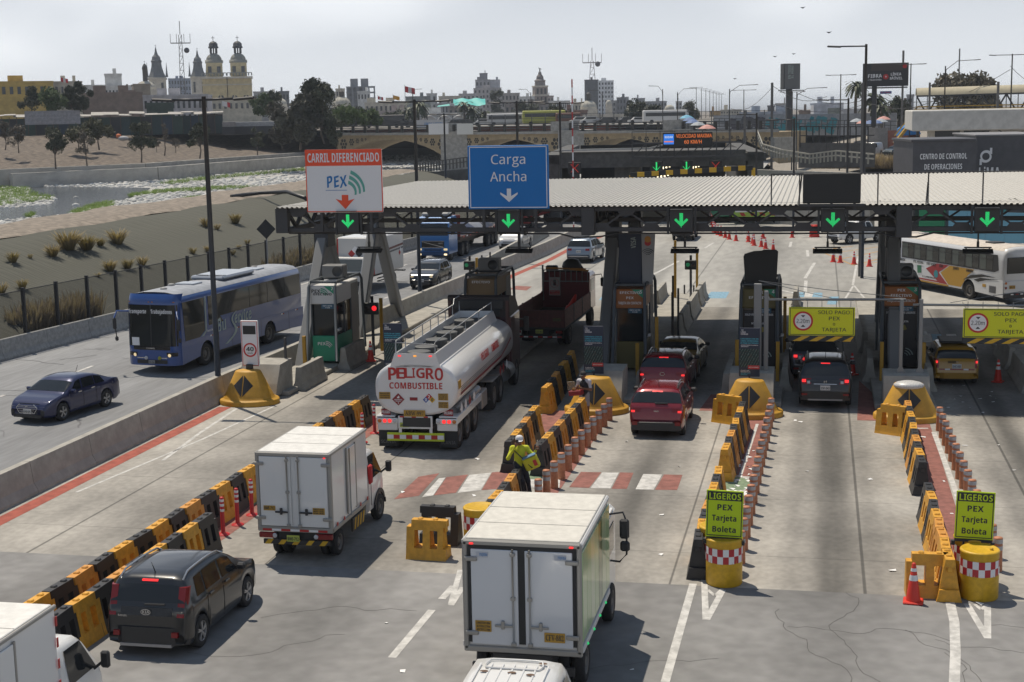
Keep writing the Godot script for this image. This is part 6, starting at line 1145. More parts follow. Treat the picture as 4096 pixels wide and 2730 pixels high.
	for e in PM:
		bx(t,"exhaust_stack",mt("stack_brown",.06,.025,.02,.6),V(e*1.12,2.1,-10.2),V(.12,2.8,.1),.02);b=mb();b.bbox(V(e*1.5,2.3,-12.3),V(.22,.6,.14),.04);b.bar(V(e*1.2,2.5,-12.2),V(e*1.5,2.5,-12.3),.05);obj("wing_mirror",b,trim,t)
		for z in [-6.7,-8.]:
			wheel(t,V(e*1.1,.52,z),.52,.28,true);wheel(t,V(e*.76,.52,z),.52,.28,true);bx(t,"fender",grey,V(e*1.,1.1,z),V(.56,.05,1.1),.02)
		wheel(t,V(e*1.08,.52,-11.5),.52,.3,true);b=mb();b.bbox(V(e*.98,.42,-6.05),V(.6,.62,.03),.01);var mf=obj("mud_flap",b,mt("rubber"),t);text(mf,"SCANIA",.1,V(e*.98,.5,-6.03),mt("flap_letter"),.46);b=mb(true);b.tube([V(e*1.08,.85,-9.2),V(e*1.08,.85,-10.2)],.32,14);obj("fuel_tank",b,grey,t)
func trucks()->void:
	var trim=mt("car_trim");var white=mt("sign_white");var glass=mt("car_glass");var alu=mt("aluminium");tanker();var t=small_truck("small white box truck BWE-712 with double rear doors, behind the tanker",V(-12.17,0,-31.6),0,1.88,.78,2.72,0,-2.85,[[["BWE-712"],-.62,1.36,.3,.12],[["LARGO: 5.20 Mts","ANCHO: 1.88 Mts","ALTURA: 2.80 Mts"],.62,1.32,.3,.16]]);plate(t,"BWE-712",V(-.06,.62,.02),0,mt("plate_lime"),null,.32,.16)
	var b=mb();b.bbox(V(.8,2.62,.03),V(.06,.03,.03),.01);obj("marker_lamp",b,glow("brake_light_on",.9,.03,.03,1.4),t);bx(t,"driver_sleeve",mt("sleeve_red",.4,.02,.025,.8),V(.85,1.4,-3.28),V(.1,.5,.2),.03);t=small_truck("white box truck cut off by the lower left corner of the picture",V(-12.95,0,-16.9),1.,1.96,.85,2.86,0,-3.5,[]);b=mb()
	for k in 5:b.box(V(.985,1.15+k*.36,-3.46),V(.012,.16,.05))
	obj("reflective_tape",b,mt("tape_red"),t)
	# ---- box truck with green flank ----
	t=thing("box_truck","white box truck CFV-882 with pale green right side, largest vehicle in front","truck",V(-5.18,0,-24.6),0);var W=2.2;var w=1.1;var H=2.97;var zf=-3.35;var wp=paint("cfv_white",.55,.57,.6,0,.22);bx(t,"box_body",paint("cfv_body",.5,.5,.5,0,.4),V(0,(.85+H)*.5,zf*.5),V(W-.03,H-.87,-zf),.05);bx(t,"roof_sheet",rm("cfv_roof",.6,.58,.53,.12,2.,.6,false),V(0,H+.002,zf*.5),V(W-.1,.03,-zf-.08),.012)
	for z in [.31,.63]:
		ax(t,"roof_seam",alu,V(0,H+.018,zf*z),V(W-.1,.01,.014))
	var grn=[paint("cfv_green_pale",.3,.46,.22,0,.3),paint("cfv_green_mid",.25,.42,.18,0,.3),paint("cfv_green_white",.38,.5,.3,0,.3)]
	for k in 7:
		b=mb();var l=-zf/7.;b.bbox(V(w+.002,(1.05+H)*.5-.05,zf*(k+.5)/7.),V(.03,H-1.3,l-.012),.006);obj("side_panel",b,grn[k%3] if k!=4 else paint("cfv_green_dark",.02,.12,.04,0,.3),t)
	b=mb();b.bbox(V(w,.97,zf*.5),V(.05,.12,-zf),.015);b.bbox(V(-w,.97,zf*.5),V(.05,.12,-zf),.015);b.bbox(V(w-.02,H-.06,zf*.5),V(.08,.12,-zf),.03);b.bbox(V(-w+.02,H-.06,zf*.5),V(.08,.12,-zf),.03);obj("edge_rail",b,mt("edge_white",.5,.5,.5,.4),t);b=mb();b.bbox(V(-w+.05,(.85+H)*.5,0),V(.11,H-.9,.08),.03);b.bbox(V(w-.05,(.85+H)*.5,0),V(.11,H-.9,.08),.03);b.bbox(V(0,H-.06,0),V(W,.12,.08),.03);b.bbox(V(0,.9,0),V(W,.12,.08),.02)
	obj("door_frame",b,alu,t);ax(t,"door_gasket",mt("rubber"),V(0,(.95+H)*.5,.012),V(W-.2,H-1.1,.04));box_doors(t,W-.14,1.,H-.17,.035,wp,alu,alu)
	for e in PM:
		bx(t,"marker_lamp",glow("brake_light_on",.9,.03,.03,1.4),V(e*.92,H-.07,.05),V(.08,.035,.03),.01);ax(t,"maker_label",mt("label_grey",.42,.44,.48,.5),V(e*.72,2.7,.062),V(.22,.1,.006));text(t,"FEQUISA",.05,V(e*.72+.03,2.705,.066),mt("pex_blue"),.15,0,0,"serif")
		# wheels
		for x in [.18,.46]:wheel(t,V(e*(w-x),.4,-.95),.4,.22,true)
		wheel(t,V(e*(w-.16),.4,-4.3),.4,.22,true)
	wbd(t,["LONGITUD:5.90m","ALTURA:2.95m","ANCHO:2.10m"],V(-.72,1.35,.065),.3,.21,"serif");wbd(t,["CFV-882"],V(.6,1.2,.065),.38,.18,"serif")
	for k in 4:
		b=mb(true);b.ball(V(w+.03,.96,-.4-k*.75),V(.03,.03,.03),8);obj("side_lamp",b,glow("lamp_green_on",.02,.5,.15,1.),t)
	b=mb();b.box(V(0,.7,-2.4),V(1.1,.28,4.9));b.box(V(0,.55,0),V(1.9,.16,.08));obj("chassis",b,trim,t);b=mb();b.bbox(V(0,1.45,-4.35),V(2.,1.75,1.5),.1);b.prism([U(-3.62,2.3),U(-4.8,2.3),U(-5.1,1.4),U(-3.62,1.4)],V(-.98,0,0),V(0,0,1),UP,V(1.96,0,0));obj("cab",b,paint("paint_truck_white",.66,.66,.65,0),t)
	for e in PM:
		b=mb(true);b.tube([V(e*.98,2.3,-4.3),V(e*1.28,2.38,-4.2),V(e*1.36,2.2,-4.15),V(e*1.36,1.5,-4.15),V(e*1.2,1.3,-4.25),V(e*.98,1.3,-4.3)],.022,6);obj("mirror_arm",b,trim,t);b=mb();b.bbox(V(e*1.32,2.05,-4.12),V(.2,.42,.1),.04);b.bbox(V(e*1.33,1.68,-4.12),V(.2,.22,.1),.04);obj("wing_mirror",b,trim,t);bx(t,"door_window",glass,V(e*1.,1.75,-4.3),V(.03,.6,.8),.01)
	# ---- white van roof at the bottom edge ----
	t=thing("microbus","white van with ribbed rusty roof at the bottom edge, behind the green truck","van",V(-4.52,0,-17.2),1.);var vp=paint("paint_truck_white",.66,.66,.65,0);b=mb(true);var rows=[]
	for q in [[0,1.85,.95],[.1,1.96,.98],[.4,2.,1.],[3.6,2.02,1.],[4.25,2.,.99],[4.42,1.93,.97],[4.75,1.5,.95],[5.,1.15,.93],[5.15,.8,.9]]:
		var k:float=.84*q[2];var ty:float=q[1];var bt=minf(1.2,ty-.04);var tb=ty-bt;var half=[U(k,.3),U(k*1.02,.8),U(k,bt),U(k-tb*.1,bt+tb*.8),U(k-.08-tb*.1,bt+tb*.95),U(k*.5,ty-.004),U(0,ty)];var row=[]
		for p in half:row.append(V(p.x,p.y,-q[0]))
		for i in range(5,-1,-1):row.append(V(-half[i].x,half[i].y,-q[0]))
		rows.append(row)
	b.skin(rows);b.fan(rows[0]);obj("body",b,vp,t)
	for k in 7:
		bx(t,"roof_rib",vp,V(-.54+k*.18,2.022,-2.1),V(.035,.02,3.7),.008)
	b=mb(true);b.tube([V(-.42,2.03,-3.75),V(-.46,2.03,-3.9),V(-.42,2.03,-4.08),V(-.3,2.03,-4.12),V(.3,2.03,-4.12),V(.42,2.03,-4.08),V(.46,2.03,-3.9),V(.42,2.03,-3.75),V(-.42,2.03,-3.75)],.016,6);obj("roof_moulding",b,vp,t);b=mb()
	for q in [U(.32,-3.55),U(-.42,-3.6),U(.02,-3.6),U(.44,-4.02)]:
		b.fan(range(8).map(func(k):return V(q.x+cos(TAU*k/8)*.07*(1.+.3*sin(k*2.3)),2.034,q.y+sin(TAU*k/8)*.045)))
	obj("rust_stain",b,mt("rust",.12,.075,.05,.9),t)
	for e in PM:
		b=mb();b.quad(V(e*.845,1.22,-3.4),V(e*.785,1.82,-3.4),V(e*.78,1.8,-4.2),V(e*.83,1.22,-4.7));b.quad(V(e*.845,1.22,-.4),V(e*.785,1.82,-.4),V(e*.785,1.82,-3.2),V(e*.845,1.22,-3.2));obj("side_window",b,glass,t)
		for z in [-.9,-4.1]:wheel(t,V(e*.72,.32,z),.32,.2)
	far_trucks()
func far_trucks()->void:
	var trim=mt("car_trim");var white=mt("sign_white");var glass=mt("car_glass")
	# ---- white box truck with hazard diamonds, facing ----
	var t=thing("box_truck","white box truck with hazard diamonds above its cab, facing us beyond the booth","truck",V(-27.1,0,-88.6),173.5);var wp=paint("haz_white",.58,.57,.55,0,.4);var b=mb();b.bbox(V(0,2.12,-2.45),V(2.4,2.3,4.7),.07);obj("box_body",b,wp,t);bx(t,"roof_hatch",wp,V(0,3.29,-2.5),V(.6,.06,.9),.02)
	for e in PM:
		bx(t,"corner_post",mt("tape_red"),V(e*1.17,2.1,-4.76),V(.1,2.2,.1),.02);fp(t,"side_stripe",[U(.2,2.45),U(2.6,2.3),U(3.3,1.3),U(3.6,1.3),U(2.8,2.42),U(.2,2.58)],e*1.206,mt("stripe_brown",.16,.06,.05,.5));fp(t,"side_stripe",[U(.2,2.25),U(2.5,2.12),U(3.1,1.25),U(3.2,1.25),U(2.62,2.22),U(.2,2.35)],e*1.206,mt("stripe_grey"));dm_side(t,V(e*1.21,2.,-.6),e);wheel(t,V(e*1.,.44,-5.5),.44,.26,true);wheel(t,V(e*.98,.44,-1.6),.44,.3,true)
		b=mb();b.bar(V(e*1.,1.75,-5.9),V(e*1.38,1.8,-6.),.04);b.bbox(V(e*1.4,1.9,-6.02),V(.2,.45,.12),.03);obj("wing_mirror",b,trim,t)
	b=mb();b.prism([U(-4.85,.5),U(-4.85,2.1),U(-5.55,2.16),U(-5.75,2.1),U(-6.15,1.32),U(-6.25,1.1),U(-6.25,.5)],V(-1.02,0,0),V(0,0,1),UP,V(2.04,0,0));obj("cab",b,wp,t);b=mb();b.quad(V(.9,2.04,-5.8),V(-.9,2.04,-5.8),V(-.92,1.36,-6.15),V(.92,1.36,-6.15));obj("windshield",b,mt("screen_grey",.09,.1,.1,.1),t);b=mb();b.bbox(V(0,1.2,-6.26),V(1.9,.2,.04),.01);b.bbox(V(0,.62,-6.27),V(2.,.26,.08),.02);obj("front_trim",b,trim,t)
	b=mb();b.box(V(0,.85,-2.8),V(1.,.25,5.6))
	for e in PM:
		b.box(V(e*1.1,.72,-3.2),V(.06,.06,1.8));b.box(V(e*1.1,.55,-3.2),V(.06,.06,1.8))
	b.box(V(0,.75,.35),V(2.1,.08,.3));obj("chassis",b,trim,t)
	for q in [[0,2.52,"sign_white"],[.24,2.28,"tape_red"],[-.24,2.28,"sign_ink"],[0,2.06,"sign_white"]]:diamond(t,"hazard_diamond",V(q[0],q[1],-4.82),.24,mt(q[2]),180)
	# ---- blue tractor with flat trailer ----
	t=thing("flatbed_truck","bright blue cab-over truck pulling a tarpaulin-covered flat trailer towards us","truck",V(-27.1,0,-116.5),178.3);var bl=paint("paint_volvo_blue",.012,.13,.38,.1,.35);b=mb();b.prism([U(-12.7,.5),U(-12.7,2.9),U(-13.,3.2),U(-14.3,3.15),U(-14.75,2.75),U(-14.95,1.75),U(-15.,.5)],V(-1.22,0,0),V(0,0,1),UP,V(2.44,0,0));obj("cab",b,bl,t);b=mb();b.quad(V(1.1,2.72,-14.775),V(-1.1,2.72,-14.775),V(-1.14,1.85,-14.955),V(1.14,1.85,-14.955))
	obj("windshield",b,glass,t);bx(t,"roof_deflector",mt("deflector_grey",.3,.3,.3,.5),V(0,3.35,-13.6),V(2.1,.3,1.2),.1);bx(t,"grille",mt("gloss_black"),V(0,1.22,-15.),V(1.7,.46,.05),.02);b=mb();b.bar(V(.8,1.42,-15.04),V(-.8,1.02,-15.04),.04);b.box(V(0,1.46,-15.03),V(1.74,.03,.03));b.box(V(0,.98,-15.03),V(1.74,.03,.03));obj("grille_bar",b,mt("chrome"),t);text(t,"FH12",.1,V(-.6,1.3,-15.045),mt("chrome"),.3,180)
	b=mb();b.bbox(V(0,.55,-15.04),V(2.4,.3,.14),.04);b.bbox(V(0,.82,-15.),V(1.3,.16,.05),.02);obj("bumper",b,mt("bumper_blue",.012,.05,.14,.5),t)
	for e in PM:
		for q in [[.86,"headlight_warm"],[.5,"headlight_bright"]]:
			bx(t,"headlight",glow(q[1],.9,.7,.4,.8 if q[0]>.6 else 2.),V(e*.98,q[0],-15.06),V(.26,.14,.14),.03)
		wheel(t,V(e*1.05,.52,-14.1),.52,.3,true)
		for z in [-11.2,-9.9,-3.4,-2.2,-1.]:wheel(t,V(e*1.02,.52,z),.52,.42,true)
		b=mb();b.bbox(V(e*1.48,2.3,-14.8),V(.2,.55,.14),.03);b.bar(V(e*1.2,2.5,-14.6),V(e*1.48,2.5,-14.8),.05);obj("wing_mirror",b,trim,t);bx(t,"door_window",glass,V(e*1.235,2.2,-13.9),V(.02,.7,.9),.008)
		for k in 12:
			ax(t,"reflective_tape",mt("tape_red") if k%2 else white,V(e*1.255,1.45,-.6-k*.95),V(.012,.1,.35))
	bx(t,"trailer_deck",mt("trailer_brown",.09,.05,.04,.7),V(0,1.4,-6.),V(2.5,.26,12.),.02);bx(t,"headboard",mt("trailer_red",.2,.03,.02,.6),V(0,2.3,-11.9),V(2.46,1.7,.1),.02);ax(t,"chassis",trim,V(0,.95,-6.),V(.9,.4,12.))
	for q in [[-10.,.95,"tarp_dark",.05,.055,.08],[-7.6,.8,"tarp_blue",.05,.06,.1],[-5.2,.9,"tarp_grey",.3,.31,.34],[-2.6,.75,"tarp_dark",.05,.055,.08]]:
		b=mb(true);rows_tarp(b,q[0],q[1]);obj("tarpaulin",b,mt(q[2],q[3],q[4],q[5],.4),t)
	# ---- maroon crane lorry under the canopy ----
	t=thing("flatbed_truck","maroon open-bed truck with folded loader crane under the canopy, ahead of the tanker","truck",V(-12.3,0,-63.),-1.);var mar=rm("bed_maroon",.11,.025,.022,.3,1.5,.6,false);bx(t,"bed_floor",mt("bed_dark"),V(0,.98,-3.4),V(2.4,.14,6.8),.02);bx(t,"tailgate",mar,V(0,1.42,-.05),V(2.4,.8,.07),.015)
	for e in PM:
		for k in 3:
			bx(t,"side_board",rm("bed_board",.2,.08,.06,.35,1.2,.7,false),V(e*1.18,1.42,-1.15-k*2.2),V(.07,.8,2.14),.015);ax(t,"board_post",trim,V(e*1.2,1.42,-2.25-k*2.2),V(.08,.84,.06))
		for x in [0,.3]:wheel(t,V(e*(.98-x),.48,-1.9),.48,.26,true)
		wheel(t,V(e*1.02,.48,-7.6),.48,.28,true);bx(t,"tail_lamp",mt("tail_lamp"),V(e*.95,.84,0),V(.3,.12,.05),.015);b=mb(true);b.tube([V(e*1.1,2.45,-8.5),V(e*1.45,2.5,-8.6),V(e*1.5,2.3,-8.6)],.025,6);obj("mirror_arm",b,trim,t);bx(t,"wing_mirror",trim,V(e*1.5,2.1,-8.6),V(.18,.45,.1),.04)
	bx(t,"rear_bumper",trim,V(0,.62,0),V(2.3,.14,.08),.02)
	for k in 10:
		ax(t,"reflective_tape",mt("tape_red") if k%2 else white,V(-1.+k*.22,.62,.045),V(.2,.06,.01))
	plate(t,"D3V-861",V(.05,.86,.03),0,mt("plate_lime"),null,.34,.17);plate(t,"D3V-861",V(.85,1.4,0),0,mt("plate_olive",.12,.1,.03,.6),null,.36,.14);bx(t,"headboard",mt("headboard_maroon",.13,.012,.015,.6),V(0,1.9,-6.75),V(2.36,1.8,.1),.02);b=mb()
	for k in 9:b.bar(V(-1.1+k*.275,2.3,-6.66),V(-1.1+k*.275,2.9,-6.66),.04)
	b.bar(V(-1.15,2.9,-6.66),V(1.15,2.9,-6.66),.05);b.bar(V(-1.15,2.35,-6.66),V(1.15,2.35,-6.66),.05);b.bar(V(-1.15,1.4,-6.66),V(-1.15,3.15,-6.66),.08);obj("head_rack",b,mt("rack_grey",.2,.2,.2,.5,.3),t);b=mb();b.bbox(V(-.55,2.1,-6.62),V(.56,.9,.02),.006);var sg=obj("warning_sign",b,mt("sign_dull"),t);b=mb()
	for k in 20:
		var a=TAU*k/20;var c=TAU*(k+1)/20;b.bar(V(-.55+cos(a)*.22,2.26+sin(a)*.22,-6.605),V(-.55+cos(c)*.22,2.26+sin(c)*.22,-6.605),.05,.006)
	b.bar(V(-.7,2.41,-6.603),V(-.4,2.11,-6.603),.04,.006);obj("prohibition_ring",b,mt("ring_red"),sg);b=mb();b.box(V(-.55,2.22,-6.608),V(.13,.16,.006))
	for k in 4:b.box(V(-.6+k*.035,2.36,-6.608),V(.024,.14,.006))
	b.bar(V(-.49,2.22,-6.608),V(-.43,2.32,-6.608),.03,.006);obj("hand_mark",b,mt("sign_ink"),sg);ax(sg,"red_field",mt("ring_red"),V(-.55,1.79,-6.606),V(.5,.2,.006));text(sg,"PROHIBIDO EL PASO",.05,V(-.55,1.83,-6.6),mt("sign_dull"),.44);text(sg,"SOLO PERSONAL AUTORIZADO",.04,V(-.55,1.75,-6.6),mt("sign_dull"),.44);bx(t,"cab",paint("cab_maroon",.16,.015,.018,.1),V(0,1.7,-8.),V(2.2,1.9,1.9),.12)
	for e in PM:
		bx(t,"door_window",glass,V(e*1.1,2.05,-8.),V(.03,.6,1.),.01)
	b=mb(true);b.ball(V(.25,3.05,-7.),V(.5,.42,.35),12);obj("crane_hood",b,mt("crane_black"),t);b=mb();b.bar(V(.5,3.35,-7.),V(.95,2.7,-7.),.12);b.bbox(V(-.75,2.95,-7.),V(.6,.3,.3),.06);b.bbox(V(0,2.75,-7.05),V(2.1,.2,.25),.05);obj("crane_arm",b,mt("crane_black"),t);b=mb();b.bar(V(-1.,3.,-6.7),V(1.,2.95,-6.7),.07);b.bar(V(.2,2.95,-6.62),V(1.15,2.88,-6.62),.07);obj("lifting_sling",b,mt("sling_orange"),t)
	ax(t,"chassis",trim,V(0,.75,-4.),V(.9,.28,7.8));var c=thing("traffic_cone","stacked red cones lying in the bed of the maroon open truck","traffic cone",V(-11.6,1.06,-67.2),0,"");b=mb(true);b.lathe([U(.26,0),U(.26,.3),U(.2,.34),U(.05,.95),U(0,.97)],14,Transform3D(Basis(V(0,0,1),-.35),V(0,.05,0)));obj("cone_body",b,mt("cone_red"),c)
	# ---- vehicles glimpsed through the truss ----
	t=thing("ambulance_van","white and lime utility van with striped flank seen under the canopy","van",V(-3.18,0,-136.74),100.,"vehicles glimpsed through the canopy truss");bx(t,"body",paint("util_lime",.3,.5,.05,0),V(0,1.3,-2.4),V(1.9,1.7,4.8),.15);fp(t,"window_band",[U(.3,2.),U(.3,1.5),U(4.4,1.5),U(4.2,2.)],-.957,glass);fp(t,"white_stripe",[U(.1,1.4),U(.1,1.1),U(4.7,1.1),U(4.7,1.4)],-.957,white)
	for k in 5:fp(t,"red_stripe",[U(.3+k*.9,1.05),U(.1+k*.9,.75),U(.5+k*.9,.75),U(.7+k*.9,1.05)],-.957,mt("tape_red"))
	for e in PM:
		for z in [-.9,-3.9]:wheel(t,V(e*.85,.36,z),.36,.22)
	t=thing("cargo_container","olive yellow steel container box standing on the far plaza under the canopy","container",V(-1.02,0,-139.85),98.);bx(t,"body",mt("cont_olive"),V(0,1.45,-2.4),V(2.2,2.5,5.),.03)
	for k in 10:
		bx(t,"wall_rib",mt("cont_olive"),V(-1.11,1.45,-.2-k*.49),V(.05,2.3,.08),.01)
	b=mb()
	for k in 8:b.box(V(-1.12,.32,-.3-k*.6),V(.03,.1,.3))
	obj("reflective_tape",b,mt("tape_red"),t);var suvp={group="vehicles glimpsed through the canopy truss",L=4.4,W=1.8,prof=[U(0,.6),U(.05,1.),U(.4,1.55),U(.8,1.65),U(2.2,1.65),U(2.6,1.5),U(3.3,1.1),U(4.2,.95),U(4.4,.6)],belt=[1.08,1.02],wheels=[.85,3.5],wr=.34,paint=paint("paint_white",.62,.62,.62,0),wind=[2.6,3.2],back=[.15,.4],side=[[.66,1.2,.78,1.2],[1.3,2.,1.3,1.95],[2.1,3.,2.05,2.5]],mirror=2.85}
	car("white sport utility car seen through the truss left of the lime van","car",V(-4.54,0,-140.55),95.,suvp);var gp=suvp.duplicate();gp.paint=paint("paint_green_taxi",.02,.16,.06,.1);car("green car with lit tail lamps half hidden by the third lane signal","car",V(-9.14,0,-136.97),5.,gp);t=thing("box_truck","dark red cargo truck glimpsed through the truss by the blue sign's arrow signal","truck",V(-26.65,0,-137.64),177.,"vehicles glimpsed through the canopy truss")
	bx(t,"box_body",mt("far_red"),V(0,2.2,-3.),V(2.4,2.4,6.),.05);bx(t,"cab",mt("far_red"),V(0,1.6,-7.),V(2.2,2.2,1.6),.1)
	for e in PM:
		for z in [-1.2,-6.8]:wheel(t,V(e*1.,.48,z),.48,.3,true)
	# sliver of a vehicle at the left edge
	car("maroon car whose nose just enters the picture at the left edge","car",V(-25.2,0,-36.5),172.,{L=4.4,W=1.8,prof=[U(0,.5),U(.1,1.),U(.5,1.4),U(2.2,1.46),U(3.3,.98),U(4.2,.84),U(4.4,.5)],belt=[.98,.9],wheels=[.85,3.5],wr=.32,paint=paint("paint_maroon_car",.06,.006,.01,.2),wind=[2.4,3.1],back=[.2,.45],side=[[.7,1.5,.8,1.5],[1.6,2.7,1.6,2.3]],mirror=2.6,rails=[.6,2.,mt("chrome")]})
func rows_tarp(b:MB,z:float,h:float)->void:
	var rows=[]
	for i in 9:
		var row=[];var f=i/8.;var e=sin(f*PI)
		for j in 9:
			var g=j/8.;var k=pow(sin(g*PI),.5);row.append(V(-1.15+2.3*g,1.5+h*k*pow(e,.45)+rr(-.06,.06),z+1.2-2.4*f))
		rows.append(row)
	b.skin(rows)
func dm_side(t:Node3D,at:Vector3,e:float)->void:
	diamond(t,"side_placard",at+V(0,.16,0),.16,mt("sign_white"),e*90);diamond(t,"side_placard",at+V(0,0,-.16),.16,mt("tape_red"),e*90)
func vehicles()->void:
	cars();buses();trucks()
# ---- planting ----
func leaf_mat(key:String,r:float,g:float,b:float)->StandardMaterial3D:
	if mats.has(key):return mats[key]
	var m=mt(key,1,1,1,.75);m.albedo_color=lin(r,g,b);m.vertex_color_use_as_albedo=true;m.backlight_enabled=true;m.backlight=lin(r*.5,g*.5,b*.3)
	return m
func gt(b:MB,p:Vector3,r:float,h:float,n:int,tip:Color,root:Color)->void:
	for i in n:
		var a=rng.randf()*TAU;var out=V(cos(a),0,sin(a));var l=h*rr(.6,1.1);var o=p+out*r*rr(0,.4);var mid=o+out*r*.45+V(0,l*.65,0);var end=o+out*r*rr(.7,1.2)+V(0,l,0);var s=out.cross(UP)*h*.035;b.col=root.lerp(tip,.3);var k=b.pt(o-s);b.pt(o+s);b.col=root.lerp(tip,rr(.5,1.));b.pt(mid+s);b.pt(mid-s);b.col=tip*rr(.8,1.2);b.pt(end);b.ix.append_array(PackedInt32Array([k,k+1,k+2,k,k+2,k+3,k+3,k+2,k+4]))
func field(called:String,label:String,cat:String,poly:Array,n:int,y:float,r:float,h:float,tip:Color,root:Color,mat:Material)->void:
	var pk=PackedVector2Array();var lo=U(1e6,1e6);var hi=-lo
	for p in poly:
		pk.append(U(p.x,p.z));lo=lo.min(U(p.x,p.z));hi=hi.max(U(p.x,p.z))
	var b=mb();b.use_col=true
	for i in n*4:
		var q=U(rr(lo.x,hi.x),rr(lo.y,hi.y))
		if not Geometry2D.is_point_in_polygon(q,pk):continue
		gt(b,V(q.x,y,q.y),r*rr(.6,1.3),h*rr(.5,1.3),7,tip,root)
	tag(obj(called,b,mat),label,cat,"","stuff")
# tapered trunk with limbs, crown of leaf clumps scattered through uneven lobes
func tree(called:String,label:String,base:Vector3,h:float,r:float,c:Color,dense:float,low:=.35,group:="trees of the river bank and town",lobes:=9,clump:=.0)->void:
	var t=thing(called,label,"tree",base,rng.randf()*360,group);var bark=mt("bark");var b=mb(true);var bend=V(rr(-.08,.08),0,rr(-.08,.08))*h;var top=V(0,h*.75,0)+bend;b.tube([Vector3.ZERO,V(0,h*low*.6,0)+bend*.6,V(0,h*low,0)+bend*.4,top],h*.022,7,h*.006);var cs=[]
	for i in lobes:
		var a=rng.randf()*TAU;var f=rng.randf();var d=r*rr(.15,.9)*(1.-.45*f);var c0=V(cos(a)*d,lerpf(h*low,h*.88,f),sin(a)*d)+bend*.6;cs.append([c0,r*rr(.22,.5)]);b.tube([V(0,h*low*.85,0)+bend*.45,c0.lerp(V(0,h*low,0),.45)+V(0,h*.03,0),c0],h*.011,5,h*.003)
	obj("trunk",b,bark,t);var n=int(1400*dense);var lf=mb();lf.use_col=true;var s0=clump if clump>.0 else maxf(.12,r*.085)
	for i in n:
		var l=cs[rng.randi()%cs.size()];var v=V(rng.randfn(),rng.randfn()*.75,rng.randfn()).normalized()*l[1]*pow(rng.randf(),.45);var p:Vector3=l[0]+v;var x=V(rng.randfn(),rng.randfn(),rng.randfn()).normalized();var y=x.cross(V(rng.randfn(),rng.randfn(),rng.randfn())).normalized();var s=s0*rr(.6,1.4);lf.col=Color(1,1,1)*rr(.7,2.2);lf.col.a=1;lf.tri(p-x*s,p+x*s*.7+y*s*.5,p+y*s*1.3);lf.tri(p+x*s,p-y*s,p-x*s*.6-y*s*.3)
	obj("crown",lf,leaf_mat("leaf_%d"%int(c.r*900+c.g*5000+c.b*70),c.r,c.g,c.b),t)
func palm(label:String,base:Vector3,h:float,r:float)->void:
	var t=thing("palm_tree",label,"palm tree",base,rng.randf()*360,"palm trees of the town");var b=mb(true);b.tube([Vector3.ZERO,V(.1,h*.5,0),V(0,h,0)],.32,8,.26);obj("trunk",b,mt("palm_trunk",.1,.08,.06,.9),t);b=mb()
	for i in 46:
		var a=rng.randf()*TAU;var up=rr(-.9,.9);var prev=V(0,h,0);var d=V(cos(a),up,sin(a)).normalized()
		for k in 5:
			var q=prev+d*r*.24;d=(d+V(0,-.28,0)).normalized();var s=d.cross(UP).normalized()*r*.13*(1.-k*.14);b.quad(prev-s,prev+s,q+s*.8,q-s*.8);prev=q
	obj("fronds",b,mt("palm_leaf",.045,.06,.025,.6),t)
func lpo(label:String,base:Vector3,h:float,heads:int,arm:=1.7,curved:=false,turn:=.0)->void:
	var t=thing("street_lamp",label,"street lamp",base,turn,"street lamps");var dk=mt("lamp_pole");var b=mb(true);b.tube([Vector3.ZERO,V(0,h*.5,0),V(0,h,0)],.11,10,.08);obj("pole",b,dk,t)
	for e in ([-1.,1.] if heads==2 else [-1. if heads==-1 else 1.]):
		b=mb(true)
		if curved:b.tube([V(0,h*.86,0),V(e*.1,h*.97,0),V(e*arm*.4,h*1.04,0),V(e*arm,h*1.045,0)],.05,6)
		else:b.tube([V(0,h-.12,0),V(e*(arm-.65),h-.1,0)],.05,6)
		obj("arm",b,dk,t);b=mb();var y=h*1.045 if curved else h-.1;b.bbox(V(e*(arm+(.15 if curved else -.3)),y,0),V(.85,.11,.32),.04,Basis(V(0,0,1),e*.06));obj("lamp_head",b,dk,t)
